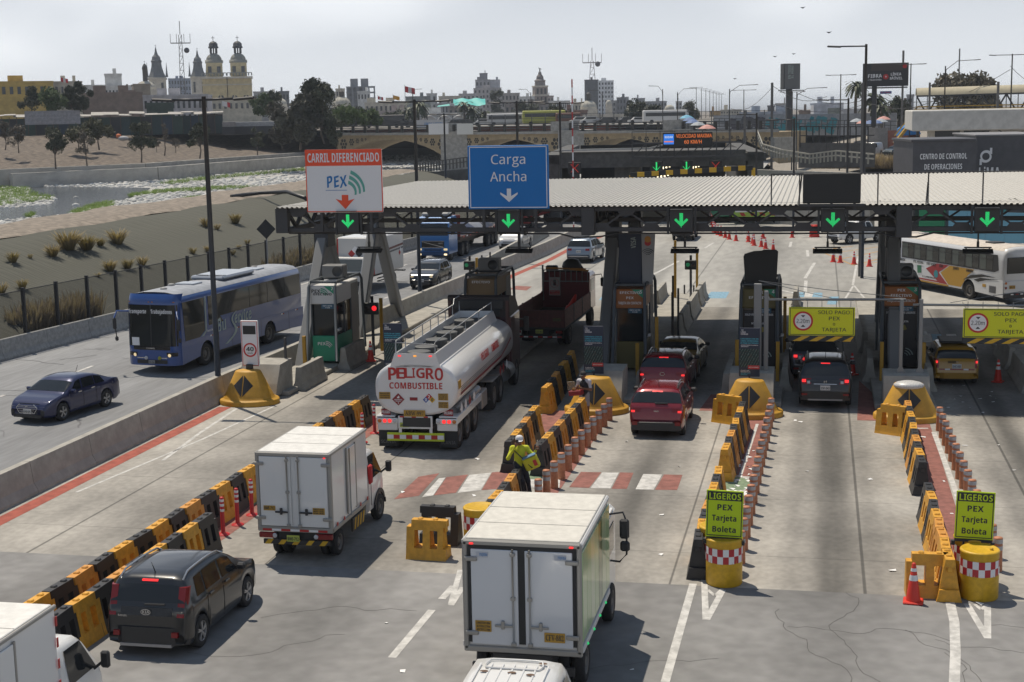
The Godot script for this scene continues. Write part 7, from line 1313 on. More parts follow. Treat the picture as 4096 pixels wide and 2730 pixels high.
func left_bank()->void:
	var conc=rm("barrier_left",.34,.335,.32,.28,2.);var px=[V(-39.5,0,-26),V(-37.4,0,-46),V(-36.1,0,-58),V(-35,0,-68),V(-33.1,0,-90),V(-32.2,0,-105.7),V(-31.6,0,-111.6),V(-29.,0,-124.5),V(-27.5,0,-136)];var wall=thing("roadside_barrier","concrete barrier wall at the foot of the dark embankment, left of the bus","concrete barrier",V(-34,0,-80));var fence=thing("wire_fence","tall dark wire mesh fence on the concrete wall below the embankment","fence",V(-34,0,-80))
	var o=V(34,0,80);var mesh_m=mt("wire_mesh",.03,.032,.033,.9);mesh_m.transparency=BaseMaterial3D.TRANSPARENCY_ALPHA;mesh_m.albedo_color.a=.22;var pm=mt("fence_post")
	for i in px.size()-1:
		var a:Vector3=px[i];var c:Vector3=px[i+1];var n=maxi(1,roundi(a.distance_to(c)/3.))
		for j in n:
			var b=mb();jersey(b,a.lerp(c,float(j)/n)+o,a.lerp(c,float(j+1)/n)+o,.92,.6);obj("wall_stone",b,conc,wall)
		n=maxi(1,roundi(a.distance_to(c)/2.45))
		for j in n:
			var p:Vector3=a.lerp(c,float(j)/n)+o+V(-.38,0,0);var q:Vector3=a.lerp(c,float(j+1)/n)+o+V(-.38,0,0);var b=mb();b.box(p+V(0,1.5,0),V(.15,3.,.13));obj("post",b,pm,fence);b=mb();b.bar(p+V(0,1.85,0),q+V(0,1.85,0),.012,2.);obj("mesh_panel",b,mesh_m,fence);b=mb();b.bar(p+V(0,2.88,0),q+V(0,2.88,0),.04,.04);obj("top_rail",b,pm,fence)
	# embankment: foot, face, rounded crest, bench, river side
	var b=mb(true);var rows=[]
	for i in 60:
		var z=lerpf(-18,-165,i/59.);var x0=-36.8-.094*(z+58);var row=[]
		for f in 15:
			var k=f/14.;var bump=.05*sin(z*1.9+k*3.)*k+rr(-.03,.03);row.append(V(lerpf(x0,-45.4,k),.5+3.8*k-.22*pow(k,12)+bump,z))
		rows.append(row)
	b.skin(rows);var sm=rm("embankment_cloth",.098,.098,.078,.5,1.,.95);sm.uv1_scale=V(.05,.05,.9);struct("embankment",b,sm);b=mb(true);rows=[]
	for i in 60:
		var z=lerpf(-18,-165,i/59.);var row=[];var w=.6*sin(z*.21)+.4*sin(z*.63)
		for q in [[-45.35,4.07],[-46.2,4.2],[-48.5,4.25],[-51,4.2],[-53.+w,4.],[-55.5+w,2.4],[-58.5+w,.5],[-61,-.35]]:row.append(V(q[0],q[1]+rr(-.07,.07),z))
		rows.append(row)
	b.skin(rows);struct("river_bench",b,rm("dirt_pale",.25,.21,.17,.5,5.))
	# river bed with pale cobbles
	b=mb()
	for q in [[-150.,-10.,-100.,-460.]]:b.quad(V(q[0],-.2,q[3]),V(q[1],-.2,q[3]),V(q[1],-.2,q[2]-66),V(q[0],-.2,q[2]+60))
	struct("river_bed",b,rm("gravel_grey",.47,.465,.45,.5,3.));var wb=mb();var wp=[V(-88.11,0,-143.7),V(-88.02,0,-147.57),V(-86.09,0,-155.76),V(-91.99,0,-178.37),V(-96.69,0,-196.05),V(-104.24,0,-213.76),V(-107.78,0,-215.59),V(-118.55,0,-218.57),V(-128.92,0,-220.18),V(-116.7,0,-198.55),V(-104.83,0,-185.46),V(-98.46,0,-172.66),V(-100.53,0,-167.69),V(-103.23,0,-164.61),V(-89.77,0,-141.28)]
	var tri=Geometry2D.triangulate_polygon(PackedVector2Array(wp.map(func(p):return U(p.x,p.z))))
	for k in range(0,tri.size(),3):wb.tri(V(wp[tri[k]].x,-.14,wp[tri[k]].z),V(wp[tri[k+1]].x,-.14,wp[tri[k+1]].z),V(wp[tri[k+2]].x,-.14,wp[tri[k+2]].z))
	var wm=mt("river_water",.045,.05,.05,.12);wm.normal_enabled=true;var nt=NoiseTexture2D.new();nt.width=256;nt.height=256;nt.seamless=true;nt.as_normal_map=true;nt.bump_strength=5.;var fn=FastNoiseLite.new();fn.frequency=.03;nt.noise=fn;wm.normal_texture=nt;wm.uv1_triplanar=true;wm.uv1_world_triplanar=true;wm.uv1_scale=V(.25,.25,.12);struct("river_water",wb,wm)
	# cobbles as instances
	var mm=MultiMesh.new();mm.transform_format=MultiMesh.TRANSFORM_3D;mm.use_colors=true;var sb=mb(true);sb.ball(Vector3.ZERO,V(.5,.3,.42),7);mm.mesh=sb.mesh()
	var pk=PackedVector2Array(wp.map(func(p):return U(p.x,p.z)))
	var pts=[]
	while pts.size()<15000:
		var z=-115.-260.*pow(rng.randf(),1.3);var x=rr(-128,-60) if z>-190 else rr(-135,-22)
		if Geometry2D.is_point_in_polygon(U(x,z),pk) and rng.randf()>.012:continue
		if sin(x*.21+z*.05)+sin(z*.13)<-.7 and rng.randf()<.7:continue
		pts.append(V(x,-.18,z))
	mm.instance_count=pts.size()
	for i in pts.size():
		var s=rr(.35,1.15);mm.set_instance_transform(i,Transform3D(Basis(UP,rng.randf()*TAU).scaled(V(s,s,s)),pts[i]));var v=rr(.6,1.15);mm.set_instance_color(i,Color(v,v,v*.98))
	var mi=MultiMeshInstance3D.new();mi.multimesh=mm;var stm=mt("cobble",.6,.595,.58,.9);stm.vertex_color_use_as_albedo=true;mi.material_override=stm;mi.name="river_cobbles";add_child(mi);tag(mi,"pale grey cobbles covering the dry part of the river bed","stones","","stuff");var gm=leaf_mat("river_green",1,1,1);var tip=Color(.17,.26,.05);var root=Color(.07,.12,.03);field("river_grass","bright green water plants on the spit at the left edge of the river","grass",[V(-101.96,0,-164.52),V(-103.19,0,-174.86),V(-103.63,0,-182.38),V(-106.87,0,-188.73),V(-119.23,0,-203.52),V(-127.54,0,-217.27),V(-135.06,0,-218.4)],900,-.1,.5,.5,tip,root,gm)
	field("river_grass","bright green grass strip along the near edge of the shallow water","grass",[V(-85.04,0,-152.84),V(-83.49,0,-155.59),V(-86.48,0,-166.56),V(-91.83,0,-177.43),V(-92.28,0,-173.86),V(-88.61,0,-161.94)],420,-.1,.45,.4,tip,root,gm);field("river_grass","thin green grass line crossing the cobbles towards the white sign","grass",[V(-94.4,0,-187.34),V(-94.51,0,-195.78),V(-91.61,0,-199.87),V(-86.27,0,-208.57),V(-86.15,0,-213.56),V(-93.54,0,-212.14),V(-97.98,0,-203.03),V(-97.32,0,-191.81)],420,-.1,.5,.45,tip,root,gm)
	field("river_grass","small green tuft patch in the water by the bench","grass",[V(-88.68,0,-149.6),V(-87.15,0,-148.85),V(-89.65,0,-153.82),V(-91.44,0,-155.37)],60,-.1,.4,.4,tip,root,gm);field("river_grass","grass patches on the cobbles behind the lamp post","grass",[V(-82.42,0,-178.34),V(-80.93,0,-181.94),V(-83.41,0,-186.11),V(-84.43,0,-183.27)],80,-.1,.5,.4,tip,root,gm);field("river_grass","green weeds along the foot of the river wall","grass",[V(-108.64,0,-225.26),V(-109.22,0,-240.39),V(-103.8,0,-283.66),V(-99.84,0,-274.3),V(-105.04,0,-246.08),V(-104.53,0,-223.17)],260,-.1,.6,.6,tip,root,gm)
	# tufts of dry grass on the embankment, each a plant of its own
	var tips=[Color(.33,.26,.14),Color(.26,.21,.1)];var tm=leaf_mat("dry_tuft",1,1,1);var tufts=[[158,568,1.5,"largest tuft, left of centre on the embankment"],[200,570,1.2,"second of the big pair on the embankment"],[270,556,1.25,"big pale tuft upper middle of the embankment"],[231,560,.7,"small tuft between the big pair and the pale tuft"],[122,585,.9,"dark low tuft left of the largest tuft"],[30,598,.8,"leftmost upper tuft near the picture edge"],[253,618,.9,"tuft in the lower middle row, left one"],[294,611,.8,"tuft in the lower middle row, middle one"],[327,603,.75,"tuft in the lower middle row, right one"],[52,660,.7,"low tuft at lower left of the embankment"],[4,668,.7,"tuft cut by the left picture edge"],[443,578,.6,"small pale tuft beside the lamp pole"],[473,516,.9,"tuft just left of the lamp pole near the crest"],[541,508,1.,"pale tuft right of the lamp pole near the crest"],[499,522,.55,"small tuft right behind the lamp pole"],[569,556,.5,"small tuft left of the black diamond sign"],[478,574,.6,"dark tuft right of the pole, mid slope"],[70,590,.35,"tiny tuft upper left of the embankment"],[225,634,.4,"tiny tuft below the lower middle row"],[535,582,.5,"faint tuft low beside the fence"],[549,568,.4,"faint tuft above the fence"]]
	var k=0
	for q in [V(-42.5,3.22,-76.26),V(-42.09,3.09,-77.62),V(-42.01,3.09,-81.28),V(-42.2,3.15,-79.49),V(-42.18,3.08,-73.91),V(-42.43,3.13,-70.17),V(-39.52,2.09,-75.37),V(-39.27,2.06,-77.07),V(-39.25,2.07,-78.87),V(-40,2.11,-66.85),V(-40.14,2.13,-65.13),V(-38.95,2.1,-85.33),V(-41.79,3.13,-93.92),V(-41.36,3.05,-98.14),V(-41.09,2.93,-94.23),V(-38.3,2.02,-92.81),V(-38.69,2.04,-87.09),V(-42.47,3.18,-72.01),V(-39.28,1.96,-73.46),V(-37.65,1.72,-88.64),V(-38.12,1.91,-90.83)]:
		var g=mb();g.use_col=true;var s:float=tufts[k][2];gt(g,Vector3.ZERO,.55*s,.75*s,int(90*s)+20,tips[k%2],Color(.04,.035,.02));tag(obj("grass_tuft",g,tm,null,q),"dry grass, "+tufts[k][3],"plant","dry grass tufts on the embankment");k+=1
	field("dry_weeds","pale dry weeds behind the mesh fence near the blue bus","weeds",[V(-36.9,0,-62),V(-38.2,0,-62),V(-37.4,0,-68),V(-36.2,0,-68)],120,.6,.4,1.2,Color(.36,.3,.22),Color(.12,.09,.06),tm);field("dry_weeds","pale dry weeds behind the fence beside the canopy leg","weeds",[V(-34.4,0,-88),V(-35.6,0,-88),V(-34.2,0,-98),V(-33.2,0,-98)],120,.6,.4,1.1,Color(.36,.3,.22),Color(.12,.09,.06),tm);var pipe=mb(true)
	pipe.tube([V(-46.79,4.3,-110.3),V(-44.87,4.5,-112.09),V(-41.57,4.7,-109.39),V(-38.91,4.4,-106.08),V(-39.06,3.8,-107.58)],.16,8);tag(obj("black_pipe",pipe,mt("lamp_pole")),"black pipe lying over the embankment crest beside the white sign","pipe");var sg=thing("warning_sign","black diamond road sign on a thin post by the wire fence","sign",V(-33.6,0,-84.5),8);b=mb();b.bar(V(0,.9,0),V(0,3.6,0),.07);obj("post",b,mt("post_grey"),sg)
	b=mb();b.prism([U(0,.62),U(.6,0),U(0,-.62),U(-.6,0)],V(0,3.75,.04),RT,UP,V(0,0,.03));obj("panel",b,mt("screen_black"),sg)
	# lamps down the median
	for q in [[V(-22.25,.9,-50.4),"nearest double-arm lamp on the median, beside the 40 sign"],[V(-21.6,.9,-76.6),"second double-arm lamp on the median, right of the booth leg"],[V(-20.9,.9,-100.5),"third double-arm lamp on the median, behind the blue sign"],[V(-21.2,.9,-119.5),"fourth double-arm lamp on the median, right end of the blue sign"]]:
		lpo(q[1],q[0],10.5,2,1.9)
	lpo("short double-arm lamp behind the canopy left of the blue sign",V(-37.82,4.03,-145.15),6.62,2,1.4);far_bank()
func far_bank()->void:
	var conc=rm("river_wall",.42,.41,.385,.25,14.)
	# retaining wall in long bays
	var wp=[V(-150,0,-190),V(-133.3,0,-218),V(-118,0,-240),V(-111,0,-304),V(-104,0,-330)];var t=thing("river_wall","long pale concrete river wall on the far bank","wall",V(-120,0,-250))
	for i in 4:
		var n=6
		for j in n:
			var a:Vector3=wp[i].lerp(wp[i+1],float(j)/n)+V(120,0,250);var c:Vector3=wp[i].lerp(wp[i+1],(j+1.)/n)+V(120,0,250);var b=mb();b.bar(a+V(0,1.4,0),c+V(0,1.4,0),.9,3.)
			if i>0:b.bar(a+V(2.2,1.,0),c+V(2.2,1.,0),1.2,2.4)
			obj("wall_bay",b,conc,t)
	# earth bank behind it
	var b=mb(true);var rows=[]
	for i in 50:
		var f=i/49.;var p=wp[0].lerp(wp[1],f*4.) if f<.25 else (wp[1].lerp(wp[2],f*4.-1.) if f<.5 else (wp[2].lerp(wp[3],f*4.-2.) if f<.75 else wp[3].lerp(wp[4],f*4.-3.)));var row=[]
		for k in 9:
			var d=k/8.;row.append(p+V(-34*d,2.6+5.2*pow(d,1.1)+(rr(-.35,.35) if k>0 and k<8 else .0),-36*d))
		rows.append(row)
	b.skin(rows);struct("earth_bank",b,rm("bank_earth",.17,.135,.105,.7,9.));b=mb();b.quad(V(-1200,7.6,-1800),V(600,7.6,-1800),V(60,7.6,-330),V(-700,7.6,-200));struct("town_ground",b,rm("soil_far"))
	# market stalls along the top
	var shade=[["stall_teal",.025,.05,.055],["stall_blue",.025,.045,.075],["stall_green",.03,.06,.05],["stall_dark",.03,.032,.038]];var roof=rm("tin_roof",.36,.34,.31,.3,5.,.6);var xs=[[0,55,283,"first from the left"],[55,183,284,"behind the crumpled grey banner"],[183,300,287,"right of the grey banner"],[300,420,291,"in the middle of the row"],[420,545,293,"behind the nearest lamp's pole"]];var stall=[V(-164.07,0,-272.38),7.19,11.07,V(-156.19,0,-276.95),11.03,10.89,V(-147.77,0,-283.79),10.35,10.32,V(-139.19,0,-290.31),10.87,9.83,V(-131.25,0,-296.19),8.50,9.26]
	for i in 5:
		var q=[stall[i*3],stall[i*3+1],stall[i*3+2]];var c:Vector3=q[0];var s=thing("market_stall","long dark shack with pale tin roof on the bank, "+xs[i][3],"stall",V(c.x,7.4,c.z),rad_to_deg(atan2(-c.x,-c.z)),"shacks along the top of the bank");var w:float=q[1];var n=5
		for j in n:
			var g=shade[(i*2+j)%4];bx(s,"wall_sheet",mt(g[0],g[1],g[2],g[3],.7),V((j+.5-n*.5)*w/n,1.9,rr(-.4,.2)),V(w/n-.06,3.9,.3),.03);b=mb();b.bar(V((j-n*.5)*w/n,-.2,.35),V((j-n*.5)*w/n,4.2,.35),.14);obj("post",b,mt("bark"),s)
		b=mb()
		for j in 4:b.bbox(V((j+.5-2)*w/4,4.55+rr(-.25,.25),-2.6),V(w/4+.5,.07,7.),.02,Basis(RT,rr(.03,.1))*Basis(V(0,0,1),rr(-.04,.04)))
		obj("tin_roof",b,roof,s)
	var bn=[V(-153.12,0,-271.79),10.81,12.99];var c:Vector3=bn[0];var s=thing("banner_board","long crumpled grey banner board above the bank stalls at the left","banner",V(c.x,bn[2]-3.,c.z),rad_to_deg(atan2(-c.x,-c.z))-4);b=mb(true);rows=[]
	for i in 14:
		var row=[]
		for j in 6:row.append(V((i/13.-.5)*bn[1],j*.55,.12*sin(i*1.7+j)+rr(-.06,.06)))
		rows.append(row)
	b.skin(rows);obj("cloth",b,rm("banner_cloth",.3,.3,.32,.3,4.,.6),s);b=mb()
	for k in 3:b.bar(V((k-1)*bn[1]*.45,-3,-.3),V((k-1)*bn[1]*.45,2.9,-.3),.15)
	obj("post",b,mt("bark"),s)
	# grey corrugated warehouse and graffiti hut at the end of the row
	for q in [["grey corrugated warehouse with dark base, right end of the bank row",V(-118.97,0,-297.02),9.34,9.69,6.,.3,.31,.33],["small plastered hut with graffiti and tin roof beside the warehouse",V(-123.84,0,-292.89),2.83,9.82,5.,.26,.25,.25],["rough pale concrete shed behind the nearest lamp pole",V(-130.48,0,-298.74),5.31,11.57,6.,.27,.24,.24]]:
		c=q[1];s=thing("bank_shed",q[0],"shed",V(c.x,7.,c.z),rad_to_deg(atan2(-c.x,-c.z)));bx(s,"wall",rm("shed_%d"%int(q[5]*100),q[5],q[6],q[7],.25,5.),V(0,(q[3]-7.)*.5,-q[4]*.5),V(q[2],q[3]-7.,q[4]),.05);bx(s,"base_panel",mt("stall_dark"),V(0,.9,.02),V(q[2],1.7,.1),.02)
	# trees of the bank: pixel-free list of base, height, radius, kind
	var dark=Color(.035,.042,.02);var olive=Color(.075,.075,.035);var grey=Color(.1,.085,.065);var green=Color(.05,.085,.02)
	for q in [[V(-126.67,2.67,-224.76),7.4,2.6,dark,1.3,"dark leafy tree low on the earth bank, leftmost of the dark ones"],[V(-115.95,3.2,-234.95),7.,2.7,dark,1.3,"dark forked tree in the middle of the earth bank"],[V(-110.99,3.35,-248.32),7.2,2.6,dark,1.2,"dark tree on the bank left of the nearest lamp pole"],[V(-106.22,3.4,-264.47),5.6,1.7,dark,.9,"small dark tree at the right end of the earth bank"],
		[V(-132.87,5.11,-252.13),7.,3.4,olive,1.1,"wide olive tree high on the bank below the banner's right end"],[V(-133.82,4.91,-245.95),5.6,2.6,olive,.8,"yellowish olive tree left of the wide olive tree"],[V(-124.08,2.85,-230.75),6.4,1.8,grey,.5,"thin bare tree standing low between two dark trees"],[V(-137.78,5.22,-232.2),5.2,1.9,grey,.5,"bare grey tree near the left picture edge"],[V(-142.25,5.72,-235.35),5.4,2.,grey,.5,"bare grey tree cut by the left picture edge"],[V(-117.94,3.99,-248.42),6.6,.9,grey,.2,"tall nearly leafless sapling right of the forked tree"],[V(-117.35,4.35,-252.02),3.,1.,grey,.25,"low bare shrub tree on the bank"],[V(-121.34,4.55,-252.34),2.8,1.,grey,.3,"small bare tree beside the tall sapling"]]:
		tree("bank_tree",q[5],q[0],q[1],q[2],q[3],q[4])
	for q in [[V(-165.69,11.61,-302.61),8.5,3.6,dark,1.8,"dark cypress-like tree above the banner, larger one"],[V(-163.67,11.56,-304.84),7.5,3.,dark,1.4,"dark tree right of the larger one above the banner"],[V(-173,12.06,-298.49),6.5,3.3,dark,1.4,"dark round tree above the banner's left end"],[V(-167.08,11.68,-296.11),5.5,4.,green,1.5,"bright green tree in the middle above the banner"],
		[V(-98.58,4.22,-267.41),11.5,4.8,Color(.05,.05,.035),2.4,"big grey-green tree left of the bridge, front one"],[V(-95.2,5.31,-271.81),12.5,4.8,dark,2.8,"big dark tree against the bridge's left end"],[V(-103.48,4.18,-270.91),9.,4.,Color(.06,.055,.04),1.8,"grey tree at the left of the bridge trees"],[V(-101.8,7.79,-282.2),7.5,4.,dark,1.6,"dark tree behind the big bridge trees"],[V(-90.91,4.13,-266.94),6.,2.6,dark,1.2,"dark low tree under the bridge's left end"],
		[V(-134.36,10.59,-339.37),5.5,3.4,green,1.2,"green shrub tree with yellow blossom left of the dome"],[V(-132.48,10.75,-343.33),6.5,3.2,dark,1.2,"dark leafy tree below the pale dome"],[V(-103.9,8.3,-313.22),4.6,3.6,Color(.07,.11,.025),1.4,"bright green bush on the bridge's left parapet"],[V(-100.81,8.02,-316.32),4.2,3.4,Color(.07,.11,.025),1.2,"bright green bush right of the first on the parapet"]]:
		tree("town_tree",q[5],q[0],q[1],q[2],q[3],q[4],.25)
	# waste heap with something orange
	var hp=thing("rubbish_heap","heap of pale rubbish with an orange bag on the bank","rubbish",V(-136.13,6.69,-267.33));b=mb(true);b.ball(V(.6,.3,0),V(1.2,.5,.8),10);obj("pale_sacks",b,mt("sack_pale",.35,.35,.36,.8),hp);b=mb(true);b.ball(V(-.4,.8,0),V(.6,.45,.5),8);obj("orange_bag",b,mt("bag_orange",.6,.16,.05,.7),hp)
func facing(c:Vector3,extra:=.0)->float:
	return rad_to_deg(atan2(-c.x,-c.z))+extra
# a building: walls, parapet, windows as parts
func block(label:String,c:Vector3,w:float,top:float,base:float,depth:float,col:Array,rows:=0,cols:=0,extra:=.0,cat:="building",win:=.45)->Node3D:
	var t=thing("town_building",label,cat,V(c.x,base,c.z),facing(c,extra),"buildings of the old town");var h=top-base;var b=mb();b.box(V(0,h*.5,-depth*.5),V(w,h,depth));var m=rm("wall_%d_%d_%d"%[int(col[0]*100),int(col[1]*100),int(col[2]*100)],col[0]*1.25,col[1]*1.25,col[2]*1.25,.3,14.);obj("wall",b,m,t);b=mb();b.box(V(0,h+.25,-.15),V(w+.3,.5,.5));b.box(V(0,h+.25,-depth+.15),V(w+.3,.5,.5));obj("parapet",b,m,t)
	var pane=BoxMesh.new()
	if rows>0:
		pane.size=V(w/cols*win,minf(h/rows*.5,2.),.3)
		for r in rows:
			for k in cols:put("window",pane,mt("town_window"),t,V((k+.5)*w/cols-w*.5,h-(r+.55)*minf(h/rows,3.6),-.05))
	# rooftop clutter
	for k in 2:
		if rng.randf()<.7:
			b=mb();var s=rr(.1,.22)*w;b.box(V(rr(-.35,.35)*w,h+1.,-depth*.5),V(s,2.4,minf(s,depth)));obj("roof_room",b,m,t)
	return t
func dome_on(t:Node3D,at:Vector3,r:float,h:float,m:Material,ribs:=0)->void:
	var b=mb(true);var p=[]
	for i in 9:p.append(U(r*cos(PI*.5*i/8.),h*sin(PI*.5*i/8.)))
	b.lathe(p,24,xf(at));obj("dome",b,m,t)
	if ribs:
		b=mb(true)
		for k in ribs:
			var a=TAU*k/ribs
			b.tube(p.map(func(q):return at+V(cos(a)*q.x,q.y,sin(a)*q.x)),r*.025,4)
		obj("dome_ribs",b,m,t)
func lp(t:Node3D,called:String,prof:Array,m:Material,at:=Vector3.ZERO,n:=16)->void:
	var b=mb(n>10);b.lathe(prof,n,Transform3D(Basis(UP,PI/n),at));obj(called,b,m,t)
func cross_on(t:Node3D,at:Vector3,s:float)->void:
	var b=mb();b.bar(at,at+V(0,s,0),s*.09);b.bar(at+V(-s*.28,s*.65,0),at+V(s*.28,s*.65,0),s*.09);obj("cross",b,mt("town_iron"),t)
func lattice(label:String,c:Vector3,base:float,top:float,w:float,col:Array,arms:=true)->void:
	var t=thing("lattice_mast",label,"antenna mast",V(c.x,base,c.z),facing(c));var h=top-base;var m=mt("mast_%d"%int(col[0]*100),col[0],col[1],col[2],.6);var b=mb();var n=int(h/(w*1.1))
	for e in [U(-1,-1),U(1,-1),U(1,1),U(-1,1)]:b.bar(V(e.x*w*.5,0,e.y*w*.5),V(e.x*w*.22,h,e.y*w*.22),w*.1)
	for i in n:
		var y0=h*i/n;var y1=h*(i+1)/n;var k0=lerpf(.5,.22,float(i)/n)*w;var k1=lerpf(.5,.22,(i+1.)/n)*w
		for z in [-1.,1.]:
			b.bar(V(-k0,y0,z*k0),V(k1,y1,z*k1),w*.06);b.bar(V(-k0,y0,z*k0),V(k0,y0,z*k0),w*.06)
	obj("lattice",b,m,t);b=mb();b.bar(V(0,h,0),V(0,h+w*2.2,0),w*.12)
	if arms:
		b.bar(V(-w*1.6,h*.91,0),V(w*1.6,h*.91,0),w*.16)
		for e in [-1.6,-.6,.6,1.6]:b.bar(V(w*e,h*.91,0),V(w*e,h*.91+w*1.5,0),w*.08)
	obj("aerials",b,m,t);b=mb(true);b.lathe([U(0,.3),U(w*.45,.2),U(w*.45,-.2),U(0,-.3)],14,Transform3D(Basis(RT,PI/2),V(w*.95,h*.83,w*.3)));obj("dish",b,mt("mast_dish",.06,.06,.07,.6),t)
func churches()->void:
	var yel=rm("church_yellow",.66,.55,.32,.2,12.);var pale=rm("church_pale",.6,.55,.46,.2,12.);var slate=rm("church_slate",.16,.17,.18,.3,10.);var lead=rm("church_lead",.3,.3,.27,.25,10.);var dark=mt("town_window")
	# yellow church with two domed towers
	var c=[V(-249.09,0,-589.44),20.85,28.00];var p:Vector3=c[0];var t=thing("church","yellow church with two grey domed towers on the left skyline","church",V(p.x,7.5,p.z),facing(p));var w:float=c[1];var h:float=c[2]-7.5;var b=mb()
	for e in PM:b.box(V(e*w*.255,h*.5,-5),V(w*.49,h,11))
	b.box(V(0,h*.48,-7),V(w*.2,h*.96,9));obj("wall",b,yel,t)
	for e in PM:
		for k in 5:
			ax(t,"pilaster",yel,V(e*w*.255+(k-2)*w*.115,h*.5,.6),V(w*.024,h,.5))
		b=mb();b.box(V(e*w*.255,h*.985,-4.8),V(w*.53,.9,12.6));b.box(V(e*w*.255,h*.84,.6),V(w*.51,.5,.9));obj("cornice",b,pale,t);b=mb()
		for k in 9:b.box(V(e*w*.255+(k-4)*w*.062,h+1.,.7),V(.5,1.1,.4))
		b.box(V(e*w*.255,h+1.7,.7),V(w*.5,.3,.5));obj("balustrade",b,lead,t)
		for k in [-.62,.62]:
			b=mb();var x=e*w*.255+k*w*.19;var arc=[U(-1.3,0),U(1.3,0),U(1.3,5.4)]
			for i in 7:arc.append(U(cos(PI*i/6.)*1.3,5.4+sin(PI*i/6.)*1.3))
			b.prism(arc,V(x,h*.3,.52),RT,UP,V(0,0,.2));obj("arched_window",b,dark,t)
		var xc=e*w*.245;ax(t,"drum",yel,V(xc,h+3.,-5),V(w*.33,6.,9))
		for k in [-.7,.7]:
			ax(t,"drum_window",dark,V(xc+k*w*.13,h+3.2,-.4),V(1.5,2.6,.3))
		lp(t,"dome_gallery",[U(w*.185,0),U(w*.185,1.3),U(w*.165,1.3)],lead,V(xc,h+6.,-5),20);dome_on(t,V(xc,h+7.2,-5),w*.155,w*.14,lead,12)
		for k in 8:
			b=mb();var a=TAU*k/8;b.box(V(xc+cos(a)*1.35,h+w*.14+8.3,-5+sin(a)*1.35),V(.6,2.4,.6));obj("lantern_column",b,mt("town_iron"),t)
		lp(t,"lantern_cap",[U(2.2,0),U(2.2,.6),U(1.9,.8),U(1.9,1.8),U(1.2,2.6),U(.2,3.)],mt("town_iron"),V(xc,h+w*.14+9.4,-5));cross_on(t,V(xc,h+w*.14+12.2,-5),2.4)
	# two slate-spired towers and a domed church behind
	for q in [[V(-327.26,0,-685.92),8.52,31.51,"left slate bell-shaped spire tower of the cathedral, by the dark lantern dome"],[V(-308.86,0,-694.4),7.54,31.67,"right slate bell-shaped spire tower, beside the yellow church"]]:
		p=q[0];w=q[1];t=thing("cathedral_tower",q[q.size()-1],"tower",V(p.x,7.5,p.z),facing(p));h=q[2]-7.5;b=mb();b.box(V(0,h*.5,-w*.5),V(w,h,w));b.box(V(0,h*.97,-w*.5),V(w*1.12,.8,w*1.12));b.box(V(0,h*.55,-w*.5),V(w*1.1,.8,w*1.1));obj("wall",b,pale,t)
		for k in [-.28,.28]:
			ax(t,"belfry_window",dark,V(k*w,h*.78,.05),V(w*.14,h*.22,.3))
		lp(t,"spire",[U(w*.56,0),U(w*.42,w*.3),U(w*.33,w*.62),U(w*.3,w*.88),U(w*.34,w*.9),U(w*.34,w*.98),U(w*.28,w*1.02),U(w*.25,w*1.2),U(w*.12,w*1.34),U(w*.07,w*1.5),U(w*.03,w*1.75)],slate,V(0,h,-w*.5),8);cross_on(t,V(0,h+w*1.72,-w*.5),w*.2)
		for e in PM:lp(t,"pinnacle",[U(.8,0),U(.5,2.),U(.05,7.5)],slate,V(e*w*.56,h,0),6)
	# grey dome with dark lantern
	for q in [[V(-245.04,0,-503.53),6.89,21.62,.62,"grey ribbed dome with tall dark lantern at the left skyline",true,2.3],[V(-152.84,0,-455.01),5.78,13.47,.8,"pale smooth dome with brown lantern behind the bridge trees",true,.9],[V(-172.08,0,-448.08),5.71,13.84,.7,"plain pale stone dome half hidden by palms",false,0],[V(-96.33,0,-612.46),6.81,11.44,.75,"ribbed ochre dome with slim blue lantern before the dark tower",true,1.3],[V(-59.32,0,-466.24),3.33,10.14,.9,"small pale dome among the trees right of the tower block",true,.35],[V(-47.4,0,-467.6),3.18,9.92,.8,"white dome left of the row of dark lamp poles",false,0],[V(-43.4,0,-518.18),2.44,8.61,.9,"tiny white dome behind the far lamp row",false,0],[V(-79.36,0,-554.35),2.32,12.36,1.2,"white pointed dome with a small flag near the tower block",false,0]]:
		p=q[0];w=q[1];t=thing("domed_church",q[4],"church",V(p.x,7.5,p.z),facing(p),"domes of the old town");h=q[2]-7.5;var r=w*.5;ax(t,"wall",pale,V(0,h*.5,-r),V(w*1.12,h,w*1.12));lp(t,"drum",[U(r*1.02,0),U(r*1.02,.8)],pale,V(0,h,-r),24);dome_on(t,V(0,h+.8,-r),r,r*q[3]*1.1,rm("dome_stone",.48,.46,.4,.25,8.),14 if q[5] else 0)
		if q[6]>.0:
			var l:float=q[6]*r*.75;var y:float=h+.6+r*q[3]*1.1;lp(t,"lantern",[U(r*.3,-.4),U(r*.27,.3),U(r*.27,l*.75),U(r*.32,l*.78),U(r*.28,l*.9),U(r*.12,l*1.08),U(0,l*1.12)],mt("lantern_dark",.07,.065,.06,.7),V(0,y,-r),12);cross_on(t,V(0,y+l*1.1,-r),r*.35)
	# bell tower with statue
	c=[V(-149.5,0,-785.9),7.12,24.83];p=c[0];w=c[1];h=c[2]-7.5;t=thing("bell_tower","pinkish baroque bell tower topped by a small statue, centre skyline","tower",V(p.x,7.5,p.z),facing(p,12));var pink=rm("tower_pink",.34,.28,.25,.3,9.);ax(t,"wall",pink,V(0,h*.5,-w*.5),V(w,h,w));b=mb()
	for y in [.42,.7,.98]:b.box(V(0,h*y,-w*.5),V(w*1.08,.8,w*1.08))
	obj("cornice",b,rm("church_pale"),t)
